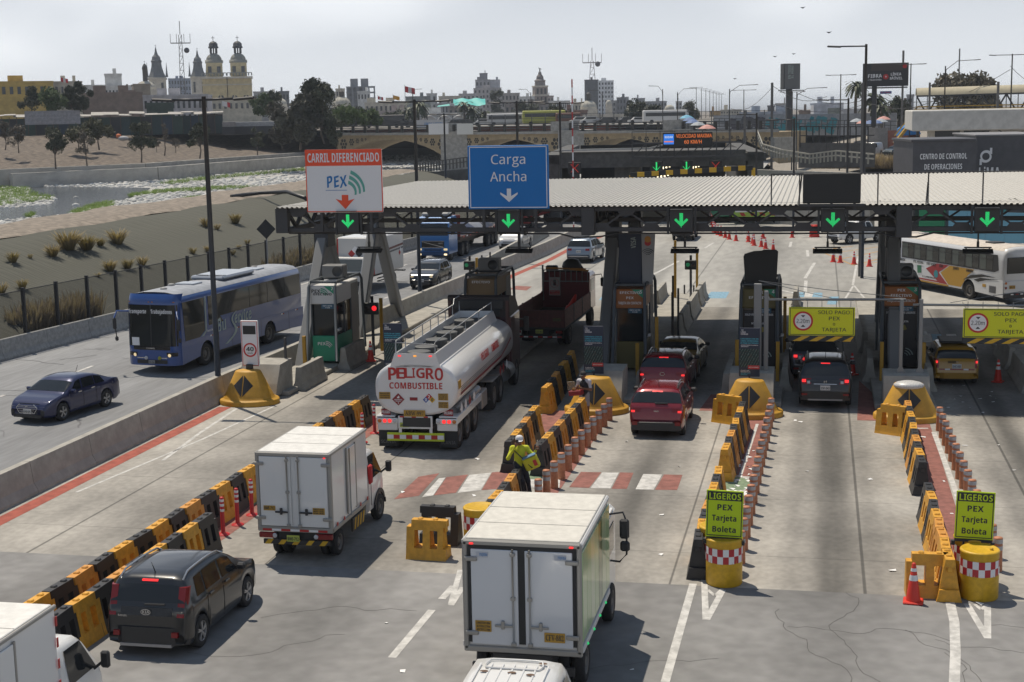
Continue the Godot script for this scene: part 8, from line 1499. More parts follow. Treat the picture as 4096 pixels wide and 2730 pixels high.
	for k in 3:
		ax(t,"belfry_window",dark,V((k-1)*w*.3,h*.83,.04),V(w*.15,h*.17,.3));ax(t,"belfry_window",dark,V((k-1)*w*.3,h*.56,.04),V(w*.11,h*.16,.3))
	lp(t,"upper_drum",[U(w*.42,0),U(w*.4,w*.32),U(w*.45,w*.34),U(w*.45,w*.4),U(w*.3,w*.48),U(w*.26,w*.7),U(w*.14,w*.86),U(w*.12,w*1.),U(.2,w*1.12)],rm("tower_cap",.24,.21,.2,.25,8.),V(0,h,-w*.5),8);b=mb();b.bar(V(0,h+w*1.1,-w*.5),V(0,h+w*1.34,-w*.5),.5);b.bar(V(-.9,h+w*1.36,-w*.5),V(.9,h+w*1.24,-w*.5),.3);obj("statue",b,mt("town_iron"),t)
	for q in [[V(-180.09,0,-487.82),1.97,16.86,"left of two small pinkish twin bell turrets"],[V(-174.12,0,-489.98),1.97,16.60,"right of two small pinkish twin bell turrets"]]:
		p=q[0];w=q[1];h=q[2]-7.5;t=thing("bell_turret",q[3],"tower",V(p.x,7.5,p.z),facing(p));ax(t,"wall",pink,V(0,h*.5,-w*.5),V(w,h,w));dome_on(t,V(0,h,-w*.5),w*.42,w*.5,lead);cross_on(t,V(0,h+w*.48,-w*.5),w*.35)
func fv(label:String,cat:String,at:Vector3,turn:float,l:float,h:float,m:Material)->void:
	var t=thing("far_vehicle",label,cat,at,turn,"vehicles on the far bridge");var b=mb();var w=2.4 if h>2.2 else 1.7
	if h>2.2:
		b.bbox(V(0,h*.5+.2,0),V(l,h-.4,w),.2)
	else:b.prism([U(-l*.5,.3),U(-l*.5,.8),U(-l*.33,h*.62),U(-l*.2,h),U(l*.25,h),U(l*.42,h*.62),U(l*.5,.75),U(l*.5,.3)],V(0,0,-w*.5),RT,UP,V(0,0,w))
	obj("body",b,m,t);ax(t,"window_band",mt("town_window"),V(0,h*(.68 if h>2.2 else .8),0),V(l*(.92 if h>2.2 else .46),h*.26,w+.06))
	for k in [-.32,.32]:
		b=mb();b.lathe([U(0,-w*.52),U(.42,-w*.52),U(.42,w*.52),U(0,w*.52)],12,Transform3D(Basis(RT,PI/2),V(k*l,.42,0)));obj("wheels",b,mt("tyre"),t)
func bridges()->void:
	var stone=rm("bridge_stone",.34,.27,.17,.25,6.);var dark=mt("bridge_dark",.035,.033,.03,.8);var grey=rm("bridge_grey",.3,.295,.28,.25,6.);var pts=[V(-96.67,5.04,-284),V(-68.79,5.05,-267.29),V(-44.81,4.93,-258.14),V(-23.65,4.86,-248.88),V(-6.61,4.83,-239.91)];var t=thing("stone_bridge","ochre stone arch bridge with rosette spandrels over the river","bridge",V(pts[2].x,0,pts[2].z));var o=V(-pts[2].x,0,-pts[2].z)
	for i in 4:
		var a:Vector3=pts[i]*V(1,0,1)+o;var c:Vector3=pts[i+1]*V(1,0,1)+o;var d=(c-a).normalized();var l=a.distance_to(c);var n=UP.cross(d).normalized()
		if n.z<0:n=-n
		var poly=[U(0,6.7),U(0,1.6)]
		for k in 21:
			var f=k/20.;poly.append(U(1.2+(l-2.4)*f,2.2+3.6*pow(sin(PI*f),.75)))
		poly.append_array([U(l,1.6),U(l,6.7)]);var b=mb();b.prism(poly,a,d,UP,-n*9.);obj("arch_span",b,stone,t);b=mb();b.bar(a+V(0,6.9,0)+n*.3,c+V(0,6.9,0)+n*.3,.7,.45);obj("deck_edge",b,grey,t)
		# pierced rosettes shrinking towards the crown
		for e in [0,1]:
			for k in 5:
				var r:float=[1.3,.9,.65,.45,.34][k];var s:float=[2.,4.5,6.3,7.7,8.8][k];var q=a+d*(s if e==0 else l-s)+V(0,6.2-r*.98,0)+n*.03;b=mb()
				for j in 6:
					var an=TAU*j/6;var ctr=q+d*cos(an)*r*.58+V(0,sin(an)*r*.58,0)
					b.fan(range(8).map(func(z):return ctr+d*cos(TAU*z/8)*r*.27+V(0,sin(TAU*z/8)*r*.27,0)))
				b.fan(range(8).map(func(z):return q+n*.01+d*cos(TAU*z/8)*r*.22+V(0,sin(TAU*z/8)*r*.22,0)))
				obj("rosette",b,dark,t)
		var m=9
		for k in m:
			ax(t,"rail_post",dark,a.lerp(c,(k+.5)/m)+V(0,7.8,0)+n*.3,V(.5,1.5,.5))
		b=mb()
		for y in [7.25,7.7,8.1,8.5]:b.bar(a+V(0,y,0)+n*.3,c+V(0,y,0)+n*.3,.12,.14 if y<8.4 else .2)
		obj("railing",b,mt("bridge_rail"),t)
		if i>0:
			b=mb();b.box(a+V(0,3.6,0)-n*4.,V(5.4,7.4,10.5));b.box(a+V(0,8.,0)+n*.2,V(5.,1.7,1.2));obj("pier",b,grey,t)
	# white and grey boards on the parapet
	for q in [[V(-70.14,0,-265.9),3.84,8.83,.55,.55,.55],[V(-64.87,0,-265.18),3.09,8.75,.5,.5,.48]]:
		var b=mb();b.box(V(q[0].x,q[2]-1.,q[0].z+1.)+o,V(q[1],2.,.2));obj("parapet_board",b,mt("board_%d"%int(q[3]*100),q[3],q[4],q[5],.6),t)
	# road bridge behind with red girder
	var g=thing("girder_bridge","red girder road bridge carrying traffic behind the stone bridge","bridge",V(pts[2].x,0,pts[2].z));var a2:Vector3=V(-105.75,7.13,-328.39)*V(1,0,1)+o;var c2:Vector3=V(-43.69,6.28,-319.02)*V(1,0,1)+o;var e2:Vector3=V(-7.43,6,-299.91)*V(1,0,1)+o;var b2=mb();b2.bar(a2+V(0,6.9,0),c2+V(0,6.9,0),12.,1.3);obj("red_girder",b2,rm("girder_red",.16,.055,.04,.25,6.),g);b2=mb();b2.bar(a2+V(0,7.6,0),c2+V(0,7.6,0),13.,.2)
	b2.bar(c2+V(0,7.6,0),e2+V(0,7.4,0),13.,.2);obj("deck",b2,grey,g)
	for k in 30:
		b2=mb();var p=a2.lerp(c2,k/20.) if k<20 else c2.lerp(e2,(k-20)/10.);b2.box(p+V(0,8.9,6.2),V(.16,2.6,.16));obj("rail_post",b2,mt("bridge_rail"),g)
	b2=mb()
	for y in [8.5,9.2,10.1]:
		b2.bar(a2+V(0,y,6.2),c2+V(0,y,6.2),.08);b2.bar(c2+V(0,y,6.2),e2+V(0,y,6.2),.08)
	obj("railing",b2,mt("bridge_rail"),g);var wht=mt("far_white");var drk=mt("far_dark",.05,.05,.055,.4);var tv=facing(V(-66.04,8.51,-323.32),5)
	for q in [[V(-97.93,8.41,-320.37),10.,2.9,drk,"bus","dark bus at the left end of the far bridge"],[V(-69.47,8.31,-320.56),8.,2.7,wht,"bus","white bus in the middle of the far bridge"],[V(-60.48,8.26,-320.34),9.5,3.2,mt("far_lime",.35,.36,.08,.5),"bus","lime-roofed bus on the far bridge below the bell tower"],[V(-54.63,7.8,-318.35),5.5,2.6,mt("far_brown",.14,.06,.04,.5),"van","brown van right of the lime-roofed bus"],
		[V(-51.68,7.4,-315.8),4.6,1.7,wht,"car","leftmost of two white wagons right of the brown van"],[V(-49.02,7.38,-314.2),4.6,1.7,wht,"car","rightmost of two white wagons right of the brown van"],[V(-45.28,7.24,-312.74),4.4,1.5,drk,"car","black car on the far bridge under the ochre dome"],[V(-40.62,7.01,-310.35),4.2,1.4,drk,"car","dark car right of the black one on the far bridge"],[V(-37.9,6.9,-308.68),4.4,1.4,wht,"car","white car at the right part of the far bridge"],
		[V(-31.8,7.23,-303.34),9.,2.8,wht,"bus","white bus near the right end of the far bridge"],[V(-93.37,8.23,-320.68),4.5,1.6,drk,"car","dark car right of the dark bus"],[V(-90.72,8.19,-320.4),4.5,1.6,drk,"car","second dark car right of the dark bus"],[V(-80.72,7.93,-319.98),4.5,1.6,drk,"car","dark car behind the far bridge banner, left of three"],[V(-78.72,7.89,-320.47),4.5,1.6,drk,"car","dark car behind the far bridge rail, middle of three"],[V(-74.47,7.82,-320.46),4.4,1.6,wht,"car","pale car left of the white bus on the far bridge"]]:
		var p:Vector3=q[0];fv(q[5],q[4],V(p.x,7.75,p.z),tv,q[1],q[2],q[3])
	var bn=thing("street_banner","white printed banner hung on the far bridge railing","banner",V(-84.22,8.2,-310.79),tv);b2=mb();b2.box(V(0,.2,0),V(6.2,1.9,.1));obj("cloth",b2,wht,bn);text(bn,"RÁPIDO Y SEGURO",.7,V(.8,.2,.06),mt("pex_blue"),4.)
func flag(label:String,at:Vector3,base_y:float,s:float,cols:Array)->void:
	var t=thing("flag_pole",label,"flag",V(at.x,base_y,at.z),facing(at));var h=at.y-base_y;var b=mb();b.bar(Vector3.ZERO,V(0,h+.4,0),s*.05);obj("pole",b,mt("post_grey"),t)
	for k in 3:
		b=mb(true);var rows=[]
		for i in 4:
			var row=[]
			for j in 4:
				var f:float=(k+i/3.)/3.;row.append(V(s*f,h-s*.25*f-s*.6*j/3.,sin(f*7.)*s*.08))
			rows.append(row)
		b.skin(rows);obj("stripe",b,cols[k],t)
func town()->void:
	churches();bridges();var g=[.3,.3,.31];var cr=[.42,.39,.33];var wh=[.5,.5,.49];var br=[.2,.155,.13];var dk=[.16,.165,.18];var ye=[.42,.3,.09]
	# label, box (centre, width, top), base, depth, colour, rows, columns
	for q in [
		["ochre yellow tenement with dark windows at the left edge",V(-212.35,0,-362.28),15.92,21.06,7.5,14,ye,1,8,4],
		["cream grey end house joined to the ochre tenement",V(-204.11,0,-371.62),7.61,21.02,7.5,14,cr,1,5,4],
		["pale building crowned by a tall windowless tank house",V(-214.25,0,-418.32),5.06,24.36,7.5,10,wh,0,0,0],["long pale low block left of the tank house",V(-218.27,0,-413.98),5.66,20.94,7.5,12,wh,0,0,0],["pale block with window strip below the tank house",V(-211.16,0,-415.38),10.32,20.67,7.5,12,wh,2,10,0],
		["long bare brick wall building above the stalls",V(-168.94,0,-329.1),14.01,16.84,7.4,10,br,0,0,2],["brown blind cube above the bare brick building",V(-175.93,0,-359.23),4.35,19.50,7.4,10,[.24,.21,.17],0,0,3],["low brown house left of the blind cube",V(-177.73,0,-356.11),2.32,17.81,7.4,10,br,1,2,0],
		["white two-storey building with small square windows behind the lamp head",V(-161.89,0,-349.21),16.40,16.31,7.4,12,[.4,.39,.4],2,12,-6],["dark green shed on the roof line above the stalls",V(-150.49,0,-315.98),6.10,13.95,7.4,6,[.04,.06,.05],0,0,0],
		["blue grey office slab between the two slate spires",V(-375.91,0,-817.71),13.20,34.17,7.5,20,[.24,.27,.33],4,8,0],["low cream cloister below the yellow church",V(-221.69,0,-513.99),32.78,17.04,7.5,20,[.4,.37,.3],1,16,0],["grey flat-roofed house right of the yellow church",V(-220.77,0,-557.9),7.27,20.49,7.5,12,g,2,4,0],["dark framed house on the skyline right of the yellow church",V(-219.93,0,-579.68),4.31,20.85,7.5,12,dk,3,3,0],["small grey house beside the dark framed one",V(-219.8,0,-569.02),3.36,19.87,7.5,12,cr,2,2,0],
		["grey house between the twin bell turrets",V(-217.27,0,-601.99),4.10,20.64,7.5,12,g,3,2,0],["pale office block left of the open concrete frame",V(-227.9,0,-661.86),5.53,21.60,7.5,14,wh,4,3,0],["cream block against the open concrete frame",V(-220.2,0,-653.92),4.24,22.77,7.5,14,cr,4,3,0],["white flat block in front of the open concrete frame",V(-194.64,0,-609.68),5.46,20.60,7.5,12,wh,1,4,0],["long cream low roof line by the small orange flag",V(-162.39,0,-535.88),16.03,14.95,7.5,16,cr,1,9,0],
		["grey mansard-roofed palace by the big flag",V(-172.18,0,-616.38),10.61,17.94,7.5,16,[.2,.215,.22],0,0,0],["slim pale block with a roof turret right of the mansard palace",V(-171.51,0,-637.32),4.69,19.40,7.5,10,wh,3,2,0],["low ochre block on the skyline left of the big stepped building",V(-173.5,0,-678.14),10.80,18.55,7.5,14,cr,2,6,0],
		["lower left wing of the big stepped building",V(-187.19,0,-777.76),13.30,20.87,7.5,20,[.38,.37,.37],4,6,0],["middle mass of the big stepped building",V(-185.03,0,-809.08),15.76,24.24,7.5,20,[.36,.34,.34],6,7,0],["upper slab of the big stepped building",V(-192.09,0,-828),8.57,29.34,7.5,16,[.27,.27,.29],6,4,0],["pale blind slab at the right of the big stepped building",V(-185.53,0,-831.55),5.81,29.25,7.5,16,[.36,.37,.4],0,0,0],["topmost dark cube of the big stepped building",V(-192.65,0,-833.01),4.56,33.18,7.5,14,[.2,.2,.22],0,0,0],
		["grey flat block between the stepped building and the bell tower",V(-157.8,0,-743.42),9.48,20.20,7.5,16,[.3,.28,.27],3,5,0],["white window-row house left of the bell tower",V(-145.72,0,-725.5),7.92,18.06,7.5,14,wh,2,4,0],["pinkish block at the bell tower's right shoulder",V(-142.88,0,-776.97),3.28,18.78,7.5,12,[.32,.27,.25],2,2,0],["white colonnaded hall right of the bell tower",V(-118.95,0,-669.5),9.89,15.17,7.5,16,wh,1,11,0],["cream low house between the hall and the ochre dome",V(-103.91,0,-631.5),6.27,13.99,7.5,12,cr,1,4,0],
		["dark grey blind face of the tower block with mast",V(-137.94,0,-889.36),8.52,29.15,7.5,20,[.1,.105,.115],0,0,0],["white face of the tower block with small square windows",V(-128.97,0,-888.68),9.55,28.41,7.5,20,[.55,.56,.58],8,5,0],["grey block right of the tower block",V(-96.32,0,-713.51),11.07,15.07,7.5,16,g,3,7,0],["dark cube house right of the tower block",V(-95.33,0,-708.61),4.44,16.49,7.5,12,dk,3,3,0],["pale cube house farther right of the tower block",V(-88.03,0,-724.67),4.74,16.01,7.5,12,g,3,3,0],["long grey flat block before the far lamp poles",V(-81.88,0,-735.43),11.77,14.42,7.5,16,g,3,8,0],
		["long low cream street house under the ochre dome",V(-56.3,0,-426.12),24.42,9.09,7.5,12,[.46,.43,.38],1,16,0],["brown colonnaded house left of the ochre dome",V(-74.21,0,-443.82),8.02,10.50,7.5,12,[.2,.13,.11],1,5,0],["long white market hall behind the white bus",V(-92.64,0,-450.39),26.00,10.28,7.5,14,[.46,.44,.4],1,14,0],["low white arcade wall behind the palms",V(-111.18,0,-435.93),20.72,10.42,7.5,10,wh,0,0,0],["pinkish grey plain building behind the dark bus",V(-124.62,0,-421.93),13.27,11.38,7.5,12,[.33,.29,.28],1,6,0],["dark stone house behind the turquoise netting",V(-124.33,0,-504.89),10.82,12.76,7.5,12,[.22,.2,.19],1,6,0],["grey roofscape block behind the white arcade",V(-139.51,0,-542.32),9.97,14.18,7.5,14,g,1,8,0],["dim brown block right of the stepped building's foot",V(-118.01,0,-588.21),18.20,13.65,7.5,14,[.2,.18,.17],1,9,0],
		["stepped grey apartment house left of the row of lamps",V(-66.19,0,-696.86),2.88,13.99,7.5,12,g,4,2,0],["white stepped house beside the stepped apartment house",V(-61.02,0,-687.29),6.07,11.65,7.5,12,wh,3,4,0],["ochre warehouse behind the row of dark lamp poles",V(-38.9,0,-558.64),4.58,9.29,7.5,12,[.38,.26,.13],0,0,0],["cream arcaded house with windows right of the ochre warehouse",V(-32.18,0,-539.03),7.54,9.71,7.5,12,cr,2,8,0],["long blue grey depot with three dark posters",V(-16.16,0,-429.64),13.92,8.96,7.,14,[.3,.33,.38],1,9,0],["pale square tank house above the blue grey depot",V(-12.06,0,-459.84),3.57,11.41,7.,10,[.36,.35,.34],0,0,0],["dark water tank block left of the square tank house",V(-15.5,0,-469.74),2.17,10.81,7.,8,dk,0,0,0],
		["large pale blind house with stepped roof left of the palm",V(1.68,0,-399.98),7.27,11.06,6.5,14,[.4,.42,.46],0,0,4],["lower pale wing of the blind house",V(7.73,0,-394.91),5.80,9.36,6.5,12,[.42,.42,.43],1,5,4],["low shop with pale canopy before the blind house",V(.76,0,-329.94),12.22,8.06,6.,8,[.2,.21,.19],0,0,0],["brick red house right of the depot",V(-4.06,0,-419.98),4.08,9.15,6.5,10,br,1,3,0],["dark brown house behind the small palm",V(16.38,0,-329.58),5.23,9.94,6.,12,[.17,.13,.11],1,5,0],["pale low wall house under the billboard",V(10.25,0,-299.79),9.18,7.43,5.5,8,[.34,.33,.3],0,0,0],["narrow grey tower behind the big billboard's right post",V(20.66,0,-359.41),1.59,12.58,6.,8,g,4,1,0]]:
		block(q[0],q[1],q[2],q[3],q[4],q[5],q[6],q[7],q[8],q[9])
	# open concrete frame under construction
	var c=[V(-244.76,0,-761.6),15.74,25.92];var p:Vector3=c[0];var t=thing("unfinished_building","unfinished open concrete frame building with two roof blocks, left of centre","building",V(p.x,7.5,p.z),facing(p));var m=rm("frame_grey",.25,.26,.28,.2,10.);var w:float=c[1];var h:float=c[2]-7.5;var b:MB
	for k in 7:
		ax(t,"floor_slab",m,V(0,h-k*3.,-7),V(w,.7,14))
	for k in 6:
		ax(t,"column",m,V((k/5.-.5)*(w-1),h*.5,0),V(.8,h,.8))
	ax(t,"inner_core",m,V(-w*.12,h*.5-.5,-7),V(w*.66,h,10))
	for x in [-.22,.14]:
		ax(t,"roof_block",m,V(x*w,h+2.,-6),V(w*.26,5.,8))
	lattice("tall lattice radio mast between the slate spires",V(-249.56,19.45,-545.64),7.5,43.64,2.4,[.14,.13,.13]);lattice("red and white lattice mast on the dark tower block",V(-138.18,28.98,-894.39),28.98,41.10,3.6,[.4,.36,.36])
	# turquoise netting over a roof
	t=thing("roof_netting","bright turquoise netting draped over a roof in the old town","netting",V(-119.16,11.05,-485.59),facing(V(-119.16,11.05,-485.59)));b=mb(true);var rows=[]
	for i in 12:
		var row=[]
		for j in 5:row.append(V((i/11.-.35)*11.,2.2+j*.6+.25*sin(i*1.3+j),-j*1.2))
		rows.append(row)
	b.skin(rows);b.quad(V(-9,2.4,.5),V(-3,3.2,.4),V(-3.2,2.4,1.2),V(-9.4,2.,1.2));obj("net",b,mt("net_turquoise",.05,.45,.42,.6),t)
	# arches of the arcade
	for q in [[985,V(-117.28,8.18,-432.38)],[1020,V(-112.78,8.09,-433.57)],[1054,V(-108.39,8,-434.69)]]:
		p=q[1];t=thing("white_arch","white semicircular arch hood at the arcade, %s of three"%("left one" if q[0]<1000 else ("middle one" if q[0]<1040 else "right one")),"arch",V(p.x,7.6,p.z),facing(p),"arch hoods of the white arcade");b=mb(true)
		b.tube(range(13).map(func(k):return V(cos(PI*k/12.)*2.3,sin(PI*k/12.)*2.3,0)),.35,6)
		obj("arch_ring",b,mt("far_white"),t)
	var red=mt("flag_red",.45,.02,.03,.7);var wt=mt("flag_white",.6,.6,.6,.7);flag("large red white red flag on a tall pole over the mansard palace",V(-122.04,19.05,-422.74),7.5,3.,[red,wt,red]);flag("small red white red flag left of the orange flag",V(-129.84,16.24,-420.41),7.5,1.6,[red,wt,red]);flag("small orange flag on a pole left of the big flag",V(-128.34,16.55,-431.31),7.5,2.,[mt("flag_orange"),mt("flag_orange"),mt("flag_orange")])
	flag("red and white flag on a pole above the ochre tenement",V(-203.71,22.46,-367.29),12,1.9,[red,wt,red]);flag("red and white flag hanging under the nearest lamp's right arm",V(-137.61,14.61,-321.81),7.5,1.9,[wt,wt,red]);flag("thin white flag in front of the dark stone house",V(-109.23,13.92,-426.23),7.5,1.4,[wt,wt,wt])
	for q in [["left palm of the pair before the mansard palace",V(-118.6,8.15,-413.32),11.68,3.6],["right tall palm of the pair before the mansard palace",V(-115.66,8.09,-414.15),13.51,4.2],["palm in front of the turquoise netting, left",V(-104.94,7.76,-427.3),13.32,3.],["palm in front of the turquoise netting, middle",V(-102.9,7.59,-427.8),11.47,3.6],["palm in front of the turquoise netting, right",V(-99.59,7.53,-428.58),10.37,3.4],["tall lone palm beside the dark billboard post",V(6.57,5.93,-289.93),14.56,2.6],["bushy palm under the billboard, taller",V(9.57,6.04,-279.84),11.96,3.4],["bushy palm under the billboard, lower right",V(10.99,6.05,-277.78),10.49,2.4]]:
		p=q[1];palm(q[0],V(p.x,5.5,p.z),q[2]-5.5,q[3])
	var dark=Color(.05,.058,.035)
	for q in [["conifer standing before the stepped building",V(-131.02,10.2,-585.52),13.,4.5],["dark tree left of the bell tower's foot",V(-103.28,8.52,-509.64),8.,5.],["tree clump behind the lime-roofed bus",V(-66.04,7.9,-374.22),5.,4.5],["round tree right of the small pale dome",V(-47.08,7.54,-377.07),6.5,4.5],["low tree far right of the small pale dome",V(-43.18,7.42,-382.57),4.5,4.],["tree below the pale smooth dome",V(-123.67,8.59,-380.4),5.,5.],["green tree left of the dark bus",V(-129.25,8.59,-378.54),5.5,6.],["leafy tree right of the dark bus",V(-111.23,8.33,-373.8),4.5,4.],["dark tree behind the far lamp row",V(-36.65,6.94,-418.4),5.5,3.],["dark tree under the narrow grey tower",V(15.36,6.32,-299.61),5.,3.2]]:
		p=q[1];tree("town_tree",q[0],V(p.x,7.2,p.z),q[2],q[3],dark,1.,.2)
	tree("town_tree","huge spreading dry tree behind the footbridge roof",V(30.1,9.58,-328.62)*V(1,0,1)+V(0,5,0),15.32-5.,8.,Color(.12,.105,.07),3.,.3)
func wr_(label:String,called:String,cat:String,a:Vector3,c:Vector3,h:float,th:float,m:Material,bay:=6.,y0:=.0)->Node3D:
	var t=thing(called,label,cat,a);var n=maxi(1,roundi(a.distance_to(c)/bay))
	for i in n:
		var b=mb();var p=a.lerp(c,float(i)/n)-a;var q=a.lerp(c,(i+.985)/n)-a;b.bar(p+V(0,h*.5+y0,0),q+V(0,h*.5+y0,0),th,h);obj("wall_panel",b,m,t)
	return t
func rf(label:String,pts:Array,h:float,m:Material,n:=8)->void:
	var t=thing("rail_fence",label,"railing",pts[0])
	for i in pts.size()-1:
		for k in n:
			var p:Vector3=pts[i].lerp(pts[i+1],float(k)/n)-pts[0];ax(t,"rail_post",m,p+V(0,h*.5,0),V(.16,h,.16))
		for y in [.55,1.]:
			var b=mb();b.bar(pts[i]-pts[0]+V(0,h*y,0),pts[i+1]-pts[0]+V(0,h*y,0),.1,.12);obj("rail",b,m,t)
func portal()->void:
	var conc=rm("portal_dark",.1,.1,.1,.3,5.);var steel=mt("canopy_steel");var dk=mt("screen_black");var c=[V(-15.69,0,-138.84),17.46,6.81];var p:Vector3=c[0];var f=facing(p);var t=thing("tunnel_portal","dark concrete tunnel mouth behind the canopy, lights glowing inside","tunnel",V(p.x,0,p.z),f);var w:float=c[1];ax(t,"lintel",conc,V(0,6.,-3),V(w,1.5,8));ax(t,"roof_slab",conc,V(0,6.,-10),V(w+4,.8,20))
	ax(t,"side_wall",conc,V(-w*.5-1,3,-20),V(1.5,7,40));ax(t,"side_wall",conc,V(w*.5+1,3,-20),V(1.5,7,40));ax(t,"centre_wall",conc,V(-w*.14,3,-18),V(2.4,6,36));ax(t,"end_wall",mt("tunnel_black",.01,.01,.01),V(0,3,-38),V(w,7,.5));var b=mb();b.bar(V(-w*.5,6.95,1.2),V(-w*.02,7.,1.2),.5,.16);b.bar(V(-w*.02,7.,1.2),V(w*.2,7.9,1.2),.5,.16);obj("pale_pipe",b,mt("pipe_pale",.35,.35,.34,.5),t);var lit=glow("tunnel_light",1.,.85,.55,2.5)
	for r in 2:
		for k in 16:ax(t,"tunnel_lamp",lit,V(w*(.0+.3*k/15.)+r*.5,4.6-r*.7+.04*k,-6.-k*1.2),V(.16,.22,.3))
	# gantry with signals over the right bore
	t=thing("sign_gantry","steel truss gantry over the tunnel mouth carrying signals","gantry",V(p.x,0,p.z)+Basis(UP,deg_to_rad(f))*V(0,0,2.5),f);b=mb()
	for y in [6.2,7.5]:b.box(V(w*.19,y,0),V(w*.6,.16,.2))
	obj("chord",b,steel,t)
	for k in 8:
		b=mb();var x=w*(-.11+.075*k);b.bar(V(x,6.2,0),V(x+w*.075,7.5,0),.09);b.box(V(x,6.85,0),V(.1,1.4,.1));obj("web",b,steel,t)
	b=mb()
	for k in 9:b.box(V(w*(-.11+.075*k),8.1,0),V(.06,1.1,.06))
	b.box(V(w*.19,8.6,0),V(w*.6,.06,.06));obj("hand_rail",b,steel,t)
	for q in [[-.42,0,"red cross signal over the closed left bore of the tunnel"],[.02,1,"left green arrow signal at the tunnel mouth"],[.18,1,"middle green arrow signal at the tunnel mouth"],[.335,0,"red cross signal right of the tunnel arrows"]]:
		var s=thing("tunnel_signal",q[2],"traffic signal",t.position+t.basis*V(w*q[0],5.3,.3),f,"signals at the tunnel mouth");bx(s,"housing",dk,V(0,0,-.1),V(1.2,1.1,.15));b=mb()
		if q[1]:
			b.box(V(0,.1,0),V(.13,.7,.04))
			for e in PM:b.bar(V(0,-.32,0),V(e*.33,.02,0),.12,.04)
		else:
			for e in PM:b.bar(V(-.35,-.38*e,0),V(.35,.38*e,0),.12,.04)
		obj("arrow_lights" if q[1] else "cross_lights",b,glow("led_green") if q[1] else glow("led_red",.9,.05,.03,1.2 if q[0]>0 else .4),s)
	# message board
	var v=thing("message_board","dark message board with orange letters VELOCIDAD MAXIMA 60 KM/H over the tunnel","screen",V(-12.15,7.84,-136.46),f);bx(v,"housing",dk,Vector3.ZERO,V(4.6,1.3,.3));var am=glow("led_amber",.85,.2,.04,.9);text(v,"VELOCIDAD MAXIMA",.34,V(.58,.3,.16),am,3.3,0,0,"regular");text(v,"60 KM/H",.34,V(.5,-.25,.16),am,1.6,0,0,"regular");bx(v,"blue_panel",glow("led_blue",.03,.2,.75,.9),V(-1.75,.02,.1),V(.95,.95,.2))
	text(v,"RADAR",.2,V(-1.75,.22,.21),glow("led_white",.7,.75,.8,.8),.75);ax(v,"orange_bar",am,V(-1.75,-.2,.21),V(.85,.1,.02))
	# striped height bar
	var g=thing("height_bar","black and yellow striped clearance bar in front of the tunnel","barrier",t.position+t.basis*V(w*.2,0,3.5),f);var yl=mt("hazard_yellow")
	for k in 17:ax(g,"bar_segment",yl if k%2 else dk,V(w*(-.3+.0375*k),4.75+.03*k,0),V(w*.0372,.42,.25))
	for e in [-.31,.325]:
		for k in 4:ax(g,"post_segment",dk if k%2 else yl,V(w*e,4.2+(.5 if e>0 else .0)-k*1.,0),V(.42,1.,.24))
	# parapet left of the ramp and pipes over the portal
	rf("dark concrete parapet curving down to the tunnel, left of the blue sign",[V(-46.32,3.84,-163.57),V(-43.02,4.16,-162.4),V(-38.79,4.64,-160.37),V(-33.04,4.97,-156.55),V(-26.03,5.49,-147.72)],1.1,mt("parapet_grey",.13,.125,.115,.8),9);wr_("dark retaining wall below the curved parapet","ramp_wall","wall",V(-46.46,3.82,-164.05)-V(0,3,0),V(-26.12,5.48,-148.22)-V(0,3,0),3.,.5,conc);var mast=thing("striped_mast","thin red and white striped mast rising behind the blue sign","mast",V(-19.96,5.43,-118.33)*V(1,0,1))
	for k in 20:ax(mast,"mast_segment",mt("tape_red") if k%2 else mt("sign_white"),V(0,.33+k*.66,0),V(.1,.66,.1))
func umbrella(label:String,at:Vector3,r:float,m:Material)->void:
	var t=thing("market_umbrella",label,"umbrella",at,rng.randf()*90,"market umbrellas");lp(t,"canopy",[U(r,0),U(r*.55,r*.3),U(.02,r*.46)],m,V(0,2.,0),8);ax(t,"pole",mt("post_grey"),V(0,1.,0),V(.06,2.2,.06))
